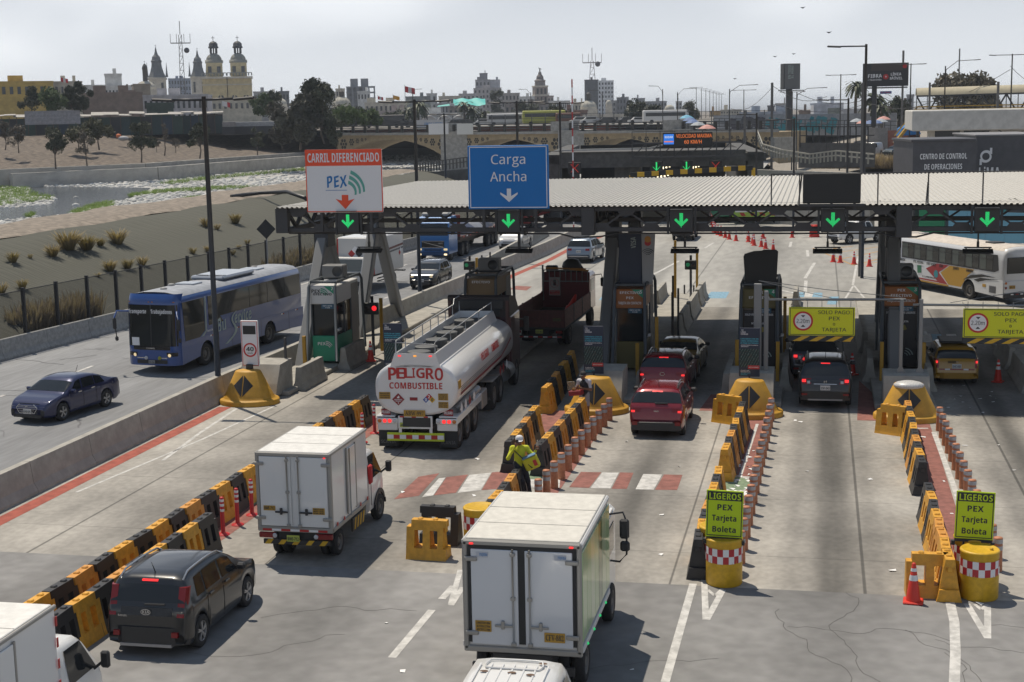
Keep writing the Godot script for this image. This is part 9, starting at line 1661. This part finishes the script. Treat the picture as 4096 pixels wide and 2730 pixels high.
func right_side()->void:
	portal();var conc=rm("ramp_concrete",.36,.35,.32,.25,4.);var dark=rm("portal_dark")
	# rising ground beyond the plaza
	var b=mb(true);var rows=[]
	for q in [[-146,.15],[-160,2.2],[-185,2.9],[-240,3.4],[-290,5.],[-420,7.4]]:
		var row=[]
		for k in 8:row.append(V(lerpf(3.+q[0]*.08+10.,190,k/7.),q[1] if k else -.3,q[0]))
		rows.append(row)
	b.skin(rows);struct("yard_ground",b,rm("yard_dirt",.3,.27,.23,.35,5.));wr_("pale concrete ramp wall below the curved railing, right of the tunnel","ramp_wall","wall",V(-5.98,4.81,-137.87)*V(1,0,1),V(4.47,5.42,-127.92)*V(1,0,1),4.9,.6,conc,4.);rf("pale railing curving along the ramp wall right of the tunnel",[V(-7.46,7.35,-174.84),V(-5.77,6.06,-149.89),V(-3.69,5.69,-141.95),V(-.98,5.43,-136),V(1.32,5.79,-132.99),V(4.47,5.61,-127.92)],.9,mt("rail_pale",.3,.29,.25,.7),7)
	wr_("long grey graffiti wall of corrugated sheet behind the street","graffiti_wall","wall",V(-21.35,6.41,-299.24)*V(1,0,1)+V(0,5,0),V(13.97,5.89,-284.66)*V(1,0,1)+V(0,5,0),4.2,.3,rm("graffiti_sheet",.3,.31,.33,.2,5.),2.6)
	for q in [[1805,14,"mural_teal",.04,.2,.24,"teal"],[1900,9,"mural_teal",.04,.2,.24,"pale teal"],[1742,16,"mural_dark",.05,.045,.06,"dark"],[1700,8,"mural_dark",.05,.045,.06,"small black"],[1860,12,"mural_teal",.04,.2,.24,"wide teal"]]:
		var p=V(-21.28,6.42,-298.24).lerp(V(13.92,5.91,-283.66),(q[0]-1640)/420.);b=mb()
		for k in 26:
			var c=V(rr(-.5,.5)*q[1]*.45,rr(.5,3.2),0);var s=rr(.25,.7);b.prism([U(-s,-s*.4),U(s*.6,-s),U(s,s*.5),U(-s*.4,s)],c,RT,UP,V(0,0,.02+k*.002))
		tag(obj("graffiti",b,mt(q[2],q[3],q[4],q[5],.8),null,V(p.x,5.2,p.z+.5)),"%s graffiti lettering on the corrugated wall, number %d from left"%[q[6],[0,1,2,3,4,5][[1700,1742,1805,1860,1900].find(q[0])+1]],"graffiti")
	rf("dark street railing before the graffiti wall",[V(-19.93,7.18,-279.29),V(-2.83,6.68,-271.99),V(12.99,6.22,-264.68)],1.6,mt("bridge_rail"),16);wr_("dark concrete yard wall with mesh fence on top, left of the white van","yard_wall","wall",V(-2.59,4.89,-189.98),V(7.06,4.47,-199.88),3.2,.4,dark,5.,-2.);rf("tall dark mesh fence on the yard wall",[V(-2.6,5.56,-189.98),V(2.18,5.36,-194.99),V(6.93,5.27,-199.88)],2.6,mt("fence_post"),6)
	wr_("dull red brick wall behind the parked green saloon","brick_wall","wall",V(9.84,3.64,-221.78),V(13.78,3.78,-215.56),3.9,.4,rm("brick_red",.19,.07,.05,.3,3.),10.,-.6);wr_("grey ribbed gate wall left of the brick wall","gate_wall","wall",V(7.06,3.71,-224.89),V(9.83,3.77,-221.78),4.2,.3,rm("gate_grey",.26,.25,.24,.2,4.),.9,-.6);wr_("pale stacked concrete slabs beside the tunnel railing","slab_stack","concrete slabs",V(-5.48,5.98,-171.91),V(-3.07,5.94,-175.97),2.4,.5,conc,1.6,-1.2)
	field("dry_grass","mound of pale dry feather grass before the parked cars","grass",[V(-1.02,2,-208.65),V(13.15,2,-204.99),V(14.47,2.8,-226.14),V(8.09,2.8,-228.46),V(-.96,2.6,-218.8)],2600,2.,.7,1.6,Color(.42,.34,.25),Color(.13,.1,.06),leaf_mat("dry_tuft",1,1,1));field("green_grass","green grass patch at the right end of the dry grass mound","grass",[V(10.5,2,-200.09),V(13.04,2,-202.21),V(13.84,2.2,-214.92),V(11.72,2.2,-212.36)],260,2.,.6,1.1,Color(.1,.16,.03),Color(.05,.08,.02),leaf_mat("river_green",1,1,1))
	# control building: two charcoal boxes
	var ch=rm("charcoal_panel",.068,.068,.078,.2,6.,.5);var white=mt("sign_white");var p=V(9.45,7.99,-117.62)*V(1,0,1);var t=thing("control_building","charcoal control building lettered CENTRO DE CONTROL DE OPERACIONES","building",p,facing(p,14));ax(t,"wall",ch,V(0,5.8,-3.5),V(4.9,3.9,7));ax(t,"ground_floor",mt("glass_grey",.1,.115,.12,.15),V(0,1.95,-3.6),V(4.6,3.8,6.7))
	for k in 5:ax(t,"window_post",ch,V(-2.2+k*1.1,1.95,-.2),V(.12,3.8,.12))
	bx(t,"roof_edge",ch,V(-.1,7.85,-3.5),V(5.,.2,7.2));text(t,"CENTRO DE CONTROL",.42,V(-.1,6.6,.02),white,3.6);text(t,"DE OPERACIONES",.42,V(-.1,5.8,.02),white,2.9);p=V(14.3,8.05,-125.19)*V(1,0,1);t=thing("control_building","charcoal block with white ring emblem and LIMA letters at the right edge","building",p,facing(p,12));ax(t,"wall",ch,V(.9,4.,-5),V(5.4,7.9,10));bx(t,"roof_edge",mt("roof_edge_grey",.2,.2,.21,.6),V(.9,8.02,-5),V(5.6,.14,10.2))
	text(t,"LiMA",.95,V(-.7,4.9,.02),white,1.7);b=mb();swoosh(b,V(-1.,6.3,.02),RT,UP,.3,.3,.4,3.6,.22);swoosh(b,V(-1.,6.3,.02),RT,UP,.3,.3,3.6,6.8,.22);b.box(V(-.6,6.75,.02),V(.18,.5,.02));b.box(V(-1.4,5.85,.02),V(.18,.5,.02));obj("ring_emblem",b,white,t)
	# white building behind, deep roof slab
	p=V(17.58,7.27,-164.06)*V(1,0,1);var wm=rm("white_render",.56,.55,.52,.16,8.);t=thing("white_building","white flat-roofed building with deep overhanging roof above the control building","building",p,facing(p,6));ax(t,"wall",wm,V(3.,4.,-6),V(17,8.,12));bx(t,"roof_slab",wm,V(2.,8.9,-5.5),V(20,2.2,15),.1)
	for k in 2:ax(t,"window",mt("town_window"),V(-4.2+k*3.,7.,.05),V(2.6,1.5,.2))
	bx(t,"crane_arm",mt("crane_salmon",.5,.2,.13,.6),V(3.,6.4,1.),V(1.8,1.,.6),.05,Basis(V(0,0,1),.5));b=mb(true);b.tube([V(-.4,6.2,1.2),V(-.4,7.6,1.2),V(.6,8.,1.2),V(1.6,7.4,1.2),V(1.6,5.,1.2)],.08,6);obj("camera_arm",b,mt("canopy_steel"),t)
	# covered footbridge
	var a=V(12.51,11.13,-204.62);var c2=V(28.32,11.2,-192.93);t=thing("footbridge","covered footbridge with beige barrel roof and yellow railings at upper right","footbridge",a);var d=c2-a;b=mb(true);rows=[]
	for i in 2:
		var row=[]
		for k in 9:row.append(d*i+V(0,.7+sin(PI*k/8.)*1.,cos(PI*k/8.)*1.5))
		rows.append(row)
	b.skin(rows);obj("barrel_roof",b,rm("barrel_beige",.42,.38,.28,.15,6.),t);b=mb();b.bar(V(0,-2.,0),d+V(0,-2.,0),3.,.35);b.bar(V(0,.6,1.4),d+V(0,.6,1.4),.2);obj("deck",b,mt("canopy_steel"),t)
	for k in 12:
		b=mb();b.bar(d*(k/12.)+V(0,-1.9 if k%2 else .6,1.4),d*((k+1)/12.)+V(0,.6 if k%2 else -1.9,1.4),.16);b.bar(d*(k/12.)+V(0,-1.9,1.4),d*(k/12.)+V(0,.6,1.4),.1);obj("truss_web",b,mt("canopy_steel"),t)
	b=mb()
	for y in [-.8,-1.2]:b.bar(V(0,y,1.5),d+V(0,y,1.5),.07,.14)
	obj("yellow_rail",b,mt("rail_yellow"),t)
	for e in PM:
		b=mb();b.bar(V(.2,-1.8,e),V(-2.8,-5.6,e+1.5),.3,.35);b.bar(V(.2,-.8,e),V(-2.8,-4.6,e+1.5),.08,.12);obj("stair",b,mt("canopy_steel") if e<0 else mt("rail_yellow"),t)
	for k in 3:
		ax(t,"support_post",mt("canopy_steel"),d*(.02+k*.4)+V(0,-5,0),V(.4,6,.4))
	# billboards
	p=V(9.29,15.1,-224.81);t=thing("billboard","dark billboard reading FIBRA + LÍNEA MÓVIL on a post","billboard",p,facing(p,-4));var bd=mt("billboard_dark",.03,.03,.033,.5);bx(t,"panel",bd,Vector3.ZERO,V(6.6,3.4,.3));ax(t,"brown_print",mt("billboard_brown",.06,.045,.042,.5),V(.2,1.1,.155),V(4.6,1.,.01));text(t,"FIBRA",.52,V(-1.55,-.2,.16),white,2.,0,0,"slant");text(t,"+ TELEFONÍA",.2,V(-1.55,-.75,.16),white,2.,0,0,"slant")
	text(t,"LÍNEA",.4,V(1.5,0,.16),white,1.5,0,0,"slant");text(t,"MÓVIL",.4,V(1.55,-.6,.16),white,1.8,0,0,"slant");b=mb()
	b.fan(range(20).map(func(k):return V(.06+cos(TAU*k/20)*.4,-.3+sin(TAU*k/20)*.4,.16)))
	b.fan(range(20).map(func(k):return V(2.75+cos(TAU*k/20)*.33,1.2+sin(TAU*k/20)*.33,.16)))
	obj("red_disc",b,mt("tape_red"),t);text(t,"+",.4,V(.06,-.3,.17),white);ax(t,"post",mt("canopy_steel"),V(-1.6,-4.6,-.4),V(.7,6,.7));ax(t,"cat_walk",mt("canopy_steel"),V(0,-1.9,.3),V(6.4,.2,.9));bx(t,"owner_plate",mt("pex_blue"),V(.1,-2.6,.2),V(1.7,.4,.06));text(t,"GLOBAL",.26,V(.1,-2.6,.24),mt("tape_red"),1.5);p=V(-5.39,16.09,-269.95);t=thing("billboard","tall narrow grey double billboard on a single post, right of centre","billboard",p,facing(p,18))
	bx(t,"panel",mt("billboard_grey",.11,.115,.12,.5),V(.2,0,0),V(2.9,4.6,.3));bx(t,"back_panel",bd,V(-1.25,0,-.9),V(.3,4.6,2.));text(t,"EN TODO",.5,V(-.35,.8,.16),mt("mark_grey"),2.4).rotation_degrees.z=90;text(t,"EL PERÚ",.4,V(.2,.8,.16),mt("mark_grey"),2.2).rotation_degrees.z=90;ax(t,"post",mt("canopy_steel"),V(-.2,-6.2,-.5),V(.9,8.5,.9));ax(t,"cat_walk",mt("canopy_steel"),V(0,-2.5,0),V(4.4,.15,1.2))
	# lamp posts and poles: foot pixel-free positions, height, heads
	for q in [["tall single-arm lamp post left of the big billboard",V(2.63,6.4,-91.96),14.3,-1,2.2,false],["tall double-arm lamp beside the footbridge",V(22.79,9.38,-188.63),16.53,2,2.6,false],["double-arm lamp right of the big billboard",V(12.33,7.02,-214.65),16.38,2,2.,false],["double-arm lamp left of the big billboard, behind the yard",V(2.88,5.61,-229.98),15.43,2,2.2,false],["short single-arm lamp before the dry grass",V(2.09,5.43,-117.98),11.21,-1,2.2,false],["short single-arm lamp before the ramp railing",V(-2.17,5.07,-123.98),9.69,-1,2.2,false],["single-arm lamp at the right end of the tunnel",V(-5.52,4.76,-129.88),10.16,-1,1.6,false],["slim double-arm lamp behind the narrow billboard",V(-4.56,6.89,-239.96),13.13,2,1.9,false],
		["curved-arm lamp right of the narrow billboard",V(-3.53,5.79,-219.97),12.78,1,3.8,true],["curved-arm lamp by the tunnel, left of the striped pole",V(-14.56,6.36,-239.56),13.69,1,4.,true],["curved-arm lamp at the umbrella stall",V(-24.82,6.92,-258.81),13.60,1,2.6,true],["curved-arm lamp facing left at the stone bridge",V(-30.57,7.83,-288.38),14.60,-1,2.2,true],["curved-arm lamp before the bell tower",V(-64.02,8.28,-323.73),15.06,-1,2.2,true],["curved-arm lamp before the dark tower block",V(-47.43,7.26,-321.52),14.50,-1,2.2,true],["curved-arm lamp in front of the footbridge roof",V(15.81,9.47,-199.37),15.53,1,3.8,true],["double-arm lamp left of centre in the far row",V(-15.33,6.13,-299.61),14.31,2,2.4,false],["curved-arm lamp by the mansard palace flag",V(-98.06,8.52,-346.39),16.01,1,1.8,true]]:
		var f:Vector3=q[1];lpo(q[0],V(f.x,0,f.z),q[2],q[3],q[4],q[5],facing(f))
	for k in 8:
		var f=V(-34.81,9.23,-418.56).lerp(V(-42.22,8.31,-638.61),k/7.);lpo("dark double-arm lamp, %s in the far straight row of lamps"%WORDS[k],V(f.x,6,f.z),10.8,2,1.8,false,facing(f))
	for q in [["tapering concrete pole without lamp beside the narrow billboard",V(-5.83,5.13,-179.91),13.58,.3],["thin dark pole left of the ramp with a box on top",V(-9.58,5.43,-189.76),10.36,.3],["blue and white banded pole beside the tall lamp",V(2.52,6.41,-92.97),12.02,.2],["dark pole in front of the footbridge truss, left",V(13.21,9.45,-189.54),13.31,.25],["dark pole in front of the footbridge truss, right",V(20.71,9.44,-183.84),13.15,.28],["tall floodlight mast right of the big billboard",V(13.61,6.29,-259.64),19.80,.35],["very thin distant radio mast at upper right",V(52.54,17.21,-597.69),31.93,.5]]:
		var f:Vector3=q[1];post("utility_pole",q[0],V(f.x,0,f.z),q[2],q[3],mt("pole_grey",.14,.135,.13,.8),"pole")
	# overhead cables
	b=mb(true)
	for q in [[V(-5.75,13.17,-179.91),V(.82,12.12,-230)],[V(-5.75,13.07,-179.91),V(-14.3,10.55,-239.57)],[V(-3.42,12.59,-219.97),V(7.16,11.7,-224.89)],[V(12.71,10.98,-214.62),V(22.61,14.65,-188.65)],[V(22.6,15.07,-188.65),V(26.79,13.4,-183.05)],[V(6.25,11.11,-214.91),V(15.49,11.44,-199.4)],[V(-5.73,10.99,-179.91),V(7.17,11.12,-224.89)]]:
		b.tube(range(7).map(func(k):return q[0].lerp(q[1],k/6.)-V(0,sin(PI*k/6.)*1.2,0)),.035,4)
	tag(obj("overhead_cable",b,mt("town_iron")),"thin overhead cables strung between the poles at the right","cable","","stuff");var us=[["um_blue",.1,.16,.32],["um_sky",.12,.35,.5],["um_pink",.5,.25,.22],["um_grey",.3,.33,.36],["um_teal",.06,.3,.3]];var names=["blue","sky blue","salmon","pale grey","teal"];var k=0
	for q in [[V(-21.88,7.11,-244.02),"top of the stall pile by the message board"],[V(-20.94,6.75,-239.08),"middle of the stall pile by the message board"],[V(-20.02,6.41,-234.15),"front of the stall pile by the message board"],[V(-18.79,6.08,-229.23),"right of the stall pile by the message board"],[V(-15.11,5.94,-199.43),"alone right of the message board"],[V(5.81,6,-249.93),"first in the market row below the billboard"],[V(6.89,5.73,-247.9),"second in the market row below the billboard"],[V(7.81,5.68,-245.88),"third in the market row below the billboard"],[V(8.77,5.74,-245.84),"fourth in the market row below the billboard"],[V(9.63,5.92,-246.81),"fifth in the market row below the billboard"],[V(10.16,6.29,-249.79),"behind the fifth in the market row"]]:
		var i:int=[1,0,0,3,2,3,2,0,0,3,2][k];umbrella("%s market umbrella, %s"%[names[i],q[1]],q[0],1.25,mt(us[i][0],us[i][1],us[i][2],us[i][3],.7));k+=1
	t=thing("market_tent","bright blue tarpaulin market tent at the foot of the footbridge","tent",V(12.47,6.28,-214.64),10);b=mb();b.prism([U(-1.4,0),U(-1.2,1),U(-.4,1.5),U(.9,1.4),U(1.5,.2)],Vector3.ZERO,RT,UP,V(0,0,-3));obj("tarpaulin",b,mt("tarp_bright",.02,.16,.42,.6),t)
	# fence panels, kiosk and container under the right of the canopy
	t=wr_("translucent blue fence panels behind the white city bus","blue_fence","fence",V(9.5,0,-113),V(26,0,-104),2.2,.08,mt("fence_blue",.13,.33,.45,.4),1.5,.5);t=thing("service_kiosk","green self-service kiosk with white arched sign reading AUTOSERVICIO","kiosk",V(11.8,0,-117),-8);bx(t,"cabinet",mt("kiosk_green",.02,.22,.1,.5),V(-3.2,2.4,0),V(1.9,4.4,1.6));bx(t,"sign_panel",mt("kiosk_teal",.03,.2,.22,.5),V(1.4,2.8,0),V(1.7,1.4,.3))
	text(t,"AUTOSERVICIO",.2,V(1.4,2.9,.17),white,1.4);bx(t,"lime_post",mt("kiosk_lime",.3,.42,.03,.5),V(1.4,.9,.3),V(1.6,1.8,.3));t=thing("dark_container","black printed container office at the right edge behind the city bus","container",V(20.5,0,-93),24);bx(t,"body",mt("screen_black"),V(0,1.4,0),V(9,2.8,3))
	for i in 6:ax(t,"frame_bar",mt("frame_dark",.06,.06,.065,.5),V(-4+i*1.6,1.4,1.53),V(.08,2.7,.06))
	text(t,"PEX",.3,V(-2.4,2.3,1.52),mt("sign_lime"),.8)
	# birds
	k=0
	for q in [V(-2.05,20.96,-159.99),V(.66,17.82,-150),V(-6.14,17.29,-199.91),V(-3.68,17.57,-199.97),V(-12.56,14.88,-219.64),V(14.98,16.89,-239.53)]:
		b=mb();b.prism([U(-.3,.12),U(0,-.05),U(.3,.16),U(.05,.1)],Vector3.ZERO,RT,UP,V(0,0,.06));tag(obj("bird",b,mt("town_iron"),null,q),"dark bird in the sky, "+["highest, near the top edge","below the highest, right","left of the close pair over the narrow billboard","right of the close pair over the narrow billboard","lowest, left of the narrow billboard","beside the big billboard's right lamp"][k],"bird")
		k+=1
# one continuous figure: tapered bones blended by a smooth minimum, meshed as surface nets
# bone: from, to, radius at each end, colour
func figure(b:MB,bones:Array,cell:float)->void:
	var lo=V(9,9,9);var hi=-lo
	for q in bones:
		for i in 2:
			var r:float=q[2+i]+cell*3.;lo=lo.min(q[i]-V(r,r,r));hi=hi.max(q[i]+V(r,r,r))
	var n=Vector3i(((hi-lo)/cell).ceil())+Vector3i.ONE;var f=PackedFloat32Array();f.resize(n.x*n.y*n.z);f.fill(1.);var own=PackedInt32Array();own.resize(f.size());var near=PackedFloat32Array();near.resize(f.size());near.fill(9.);var k=.035
	for bi in bones.size():
		var q:Array=bones[bi];var a:Vector3=q[0];var ba:Vector3=q[1]-a;var l2=maxf(ba.length_squared(),1e-6);var pad=Vector3.ONE*(maxf(q[2],q[3])+k+cell);var s=Vector3i(((a.min(q[1])-pad-lo)/cell).floor()).clampi(0,999);var e=Vector3i(((a.max(q[1])+pad-lo)/cell).ceil()).min(n-Vector3i.ONE)
		for z in range(s.z,e.z+1):
			for y in range(s.y,e.y+1):
				var o=(z*n.y+y)*n.x
				for x in range(s.x,e.x+1):
					var p=lo+V(x,y,z)*cell-a;var h=clampf(p.dot(ba)/l2,0,1);var d=(p-ba*h).length()-lerpf(q[2],q[3],h)
					if d<near[o+x]:
						near[o+x]=d;own[o+x]=bi
					var g=f[o+x];var m=maxf(k-absf(g-d),0)/k;f[o+x]=minf(g,d)-m*m*k*.25
	var id={}
	for z in n.z-1:
		for y in n.y-1:
			for x in n.x-1:
				var sum=Vector3.ZERO;var cnt=0;var o=(z*n.y+y)*n.x+x
				for c in [[0,1],[2,3],[4,5],[6,7],[0,2],[1,3],[4,6],[5,7],[0,4],[1,5],[2,6],[3,7]]:
					var i:int=c[0];var j:int=c[1];var u=f[o+(i & 1)+(i >> 1 & 1)*n.x+(i >> 2)*n.x*n.y];var v=f[o+(j & 1)+(j >> 1 & 1)*n.x+(j >> 2)*n.x*n.y]
					if (u<0)!=(v<0):
						sum+=V(i & 1,i >> 1 & 1,i >> 2).lerp(V(j & 1,j >> 1 & 1,j >> 2),u/(u-v));cnt+=1
				if cnt:
					b.col=bones[own[o]][4];id[o]=b.pt(lo+(V(x,y,z)+sum/cnt)*cell)
	var st=[1,n.x,n.x*n.y]
	for o in id:
		for ax in 3:
			if o+st[ax]>=f.size() or (f[o]<0)==(f[o+st[ax]]<0):continue
			var s1:int=st[(ax+1)%3];var s2:int=st[(ax+2)%3]
			if not (id.has(o-s1) and id.has(o-s2) and id.has(o-s1-s2)):continue
			var t=[id[o],id[o-s1],id[o-s1-s2],id[o-s2]]
			if f[o]<0:t.reverse()
			b.ix.append_array(PackedInt32Array([t[0],t[1],t[2],t[0],t[2],t[3]]))
func hand(bones:Array,w:Vector3,d:Vector3,side:Vector3,skin:Color)->void:
	bones.append([w,w+d*.07,.034,.036,skin]);var c=d.cross(side).normalized()
	for i in 4:
		var p=w+d*.08+side*(i-1.5)*.021;var l:float=[.03,.036,.034,.027][i];var q=p+(d+c*.4).normalized()*l;bones.append([p,q,.0105,.0095,skin]);bones.append([q,q+(d*.3+c).normalized()*l,.0095,.0085,skin])
	var th=w+d*.025-side*.035;bones.append([th,th+(d*.6-side*.6+c*.5).normalized()*.05,.0125,.01,skin])
func person(label:String,at:Vector3,turn:float,J:Dictionary,cap:Color)->Node3D:
	var t=thing("person",label,"person",at,turn,"");var skin=Color(.2,.1,.06);var B=[];var H:Vector3=J.head;var f:Vector3=J.look;B.append([J.pelvis,J.chest,.155,.15,J.top]);B.append([J.arm_r[0],J.arm_l[0],.085,.085,J.get("sleeve",J.top)]);B.append([J.chest+V(0,.1,0),H-V(0,.06,0),.055,.05,skin])
	for s in ["r","l"]:
		var a:Array=J["arm_"+s];var mid:Vector3=a[0].lerp(a[1],.75);B.append([a[0],mid if J.has("sleeve") else a[1],.068,.052,J.get("sleeve",J.top)]);B.append([mid if J.has("sleeve") else a[1],a[1],.045,.042,skin if J.has("sleeve") else J.top]);B.append([a[1],a[2],.045,.033,skin if J.has("sleeve") else J.top]);var g:Array=J["leg_"+s];B.append([g[0],g[1],.098,.07,J.legs]);B.append([g[1],g[2],.062,.042,J.get("shin",J.legs)])
		B.append([g[2]-V(0,0,.03),g[2]+J.get("toe",V(0,-.02,.16)),.048,.04,J.shoe])
	var b=mb(true);b.use_col=true;figure(b,B,.024)
	# head with brow, nose, mouth, ears and eyes, and both hands, on a finer grid
	var hb=[];var sd=UP.cross(f).normalized();hb.append([H+V(0,.03,0)-f*.012,H+V(0,.02,0)+f*.012,.098,.09,skin]);hb.append([H+f*.04-V(0,.02,0),H+f*.055-V(0,.075,0),.062,.042,skin]);hb.append([H+f*.098+V(0,.012,0),H+f*.118-V(0,.026,0),.01,.016,skin]);hb.append([H+f*.095-V(0,.055,0)-sd*.02,H+f*.095-V(0,.055,0)+sd*.02,.009,.009,Color(.2,.06,.05)])
	for e in PM:
		hb.append([H+sd*e*.092,H+sd*e*.096-V(0,.03,0),.018,.012,skin]);hb.append([H+f*.088+sd*e*.034+V(0,.012,0),H+f*.09+sd*e*.036+V(0,.012,0),.012,.012,Color(.05,.04,.04)])
	figure(b,hb,.009)
	for s in ["r","l"]:
		var a:Array=J["arm_"+s];var fb=[];var d:Vector3=(a[2]-a[1]).normalized();hand(fb,a[2],d,d.cross(f).normalized()*(1. if s=="r" else -1.),skin);figure(b,fb,.006)
	var m=mt("figure_skin",1,1,1,.85);m.vertex_color_use_as_albedo=true;obj("body",b,m,t);b=mb(true);var xf=Transform3D(Basis(UP,atan2(f.x,f.z))*Basis(RT,.12),H+V(0,.045,0));b.lathe([U(.11,-.01),U(.108,.04),U(.08,.085),U(0,.105)],16,xf)
	b.skin([range(7).map(func(i):return xf*V(sin((i-3)*.33)*.1,0,cos((i-3)*.33)*.1)),range(7).map(func(i):return xf*V(sin((i-3)*.33)*.11,-.015,.02+cos((i-3)*.33)*.18))])
	obj("cap",b,mt("cap_%d"%int(cap.r*100),cap.r,cap.g,cap.b,.8),t)
	return t
func people()->void:
	var dk=Color(.02,.022,.028)
	var t=person("vendor in yellow shirt and white cap sitting on a barrier, holding a phone",V(-8.,0,-38.),12,{pelvis=V(0,1.06,0),chest=V(0,1.42,.03),head=V(0,1.7,.08),look=V(.05,-.25,.95).normalized(),top=Color(.5,.52,.03),legs=dk,shoe=Color(.05,.05,.05),
		arm_r=[V(-.19,1.47,.02),V(-.32,1.22,.16),V(-.1,1.58,.22)],arm_l=[V(.19,1.47,.02),V(.38,1.27,.1),V(.46,1.47,.2)],leg_r=[V(-.09,1.03,.05),V(.06,.62,.34),V(.1,.12,.2)],leg_l=[V(.09,1.03,.05),V(.22,.58,.22),V(.3,.07,.2)]},Color(.62,.62,.64))
	var h=thing("mobile_phone","dark phone held to the face of the vendor in yellow","phone",t.position+t.basis*V(-.06,1.69,.25),12);bx(h,"case",mt("screen_black"),Vector3.ZERO,V(.07,.14,.012),.006);h=thing("bottle","pale bottle raised in the left hand of the vendor in yellow","bottle",t.position+t.basis*V(.49,1.56,.24),12);lp(h,"bottle_body",[U(0,0),U(.032,0),U(.032,.14),U(.013,.2),U(.013,.24),U(0,.24)],mt("bottle_pale",.4,.36,.3,.3),V(0,-.06,0),12)
	h=thing("cooler_bag","yellow cooler bag with red print on the lap of the vendor in yellow","bag",t.position+t.basis*V(.32,1.12,.26),12);var q=Basis(V(0,0,1),.4);bx(h,"bag_body",mt("bag_yellow",.5,.46,.02,.7),V(0,0,0),V(.42,.36,.26),.04,q);bx(h,"red_print",mt("tape_red"),q*V(.1,-.02,.13),V(.1,.17,.012),.004,q);bx(h,"blue_lid",mt("lid_blue",.1,.2,.32,.6),q*V(0,.19,0),V(.4,.03,.25),.01,q);var b=mb()
	b.bar(V(-.5,.36,-.06),V(.02,-.12,.15),.05,.012);obj("shoulder_strap",b,mt("screen_black"),h)
	t=person("vendor in black cap and grey shorts standing by a yellow nose with a box",V(-7.92,0,-48.75),-14,{pelvis=V(0,.95,0),chest=V(0,1.27,.02),head=V(0,1.55,.07),look=V(-.25,-.45,.85).normalized(),top=Color(.02,.02,.024),sleeve=Color(.5,.5,.54),legs=Color(.3,.31,.34),shin=Color(.2,.1,.06),shoe=Color(.12,.12,.13),
		arm_r=[V(-.19,1.34,.02),V(-.26,1.08,.06),V(-.14,1.17,.28)],arm_l=[V(.19,1.34,.02),V(.28,1.07,.08),V(.02,1.14,.28)],leg_r=[V(-.1,.88,0),V(-.12,.5,.02),V(-.12,.07,0)],leg_l=[V(.1,.88,0),V(.13,.5,.02),V(.14,.07,.02)]},Color(.02,.02,.022))
	h=thing("vending_box","red box with open clear lid carried by the vendor in the black cap","box",t.position+t.basis*V(-.16,.98,.34),-14);q=Basis(V(0,0,1),.14);bx(h,"red_box",mt("box_red",.24,.015,.02,.5),Vector3.ZERO,V(.46,.17,.3),.015,q);var g=mt("lid_clear",.4,.32,.22,.1);g.transparency=BaseMaterial3D.TRANSPARENCY_ALPHA;g.albedo_color.a=.45;bx(h,"clear_lid",g,V(-.16,.24,.05),V(.3,.3,.03),.01,Basis(V(0,0,1),.1))
	bx(h,"goods",mt("sling_orange"),V(-.08,.12,.02),V(.14,.1,.12),.03,q)
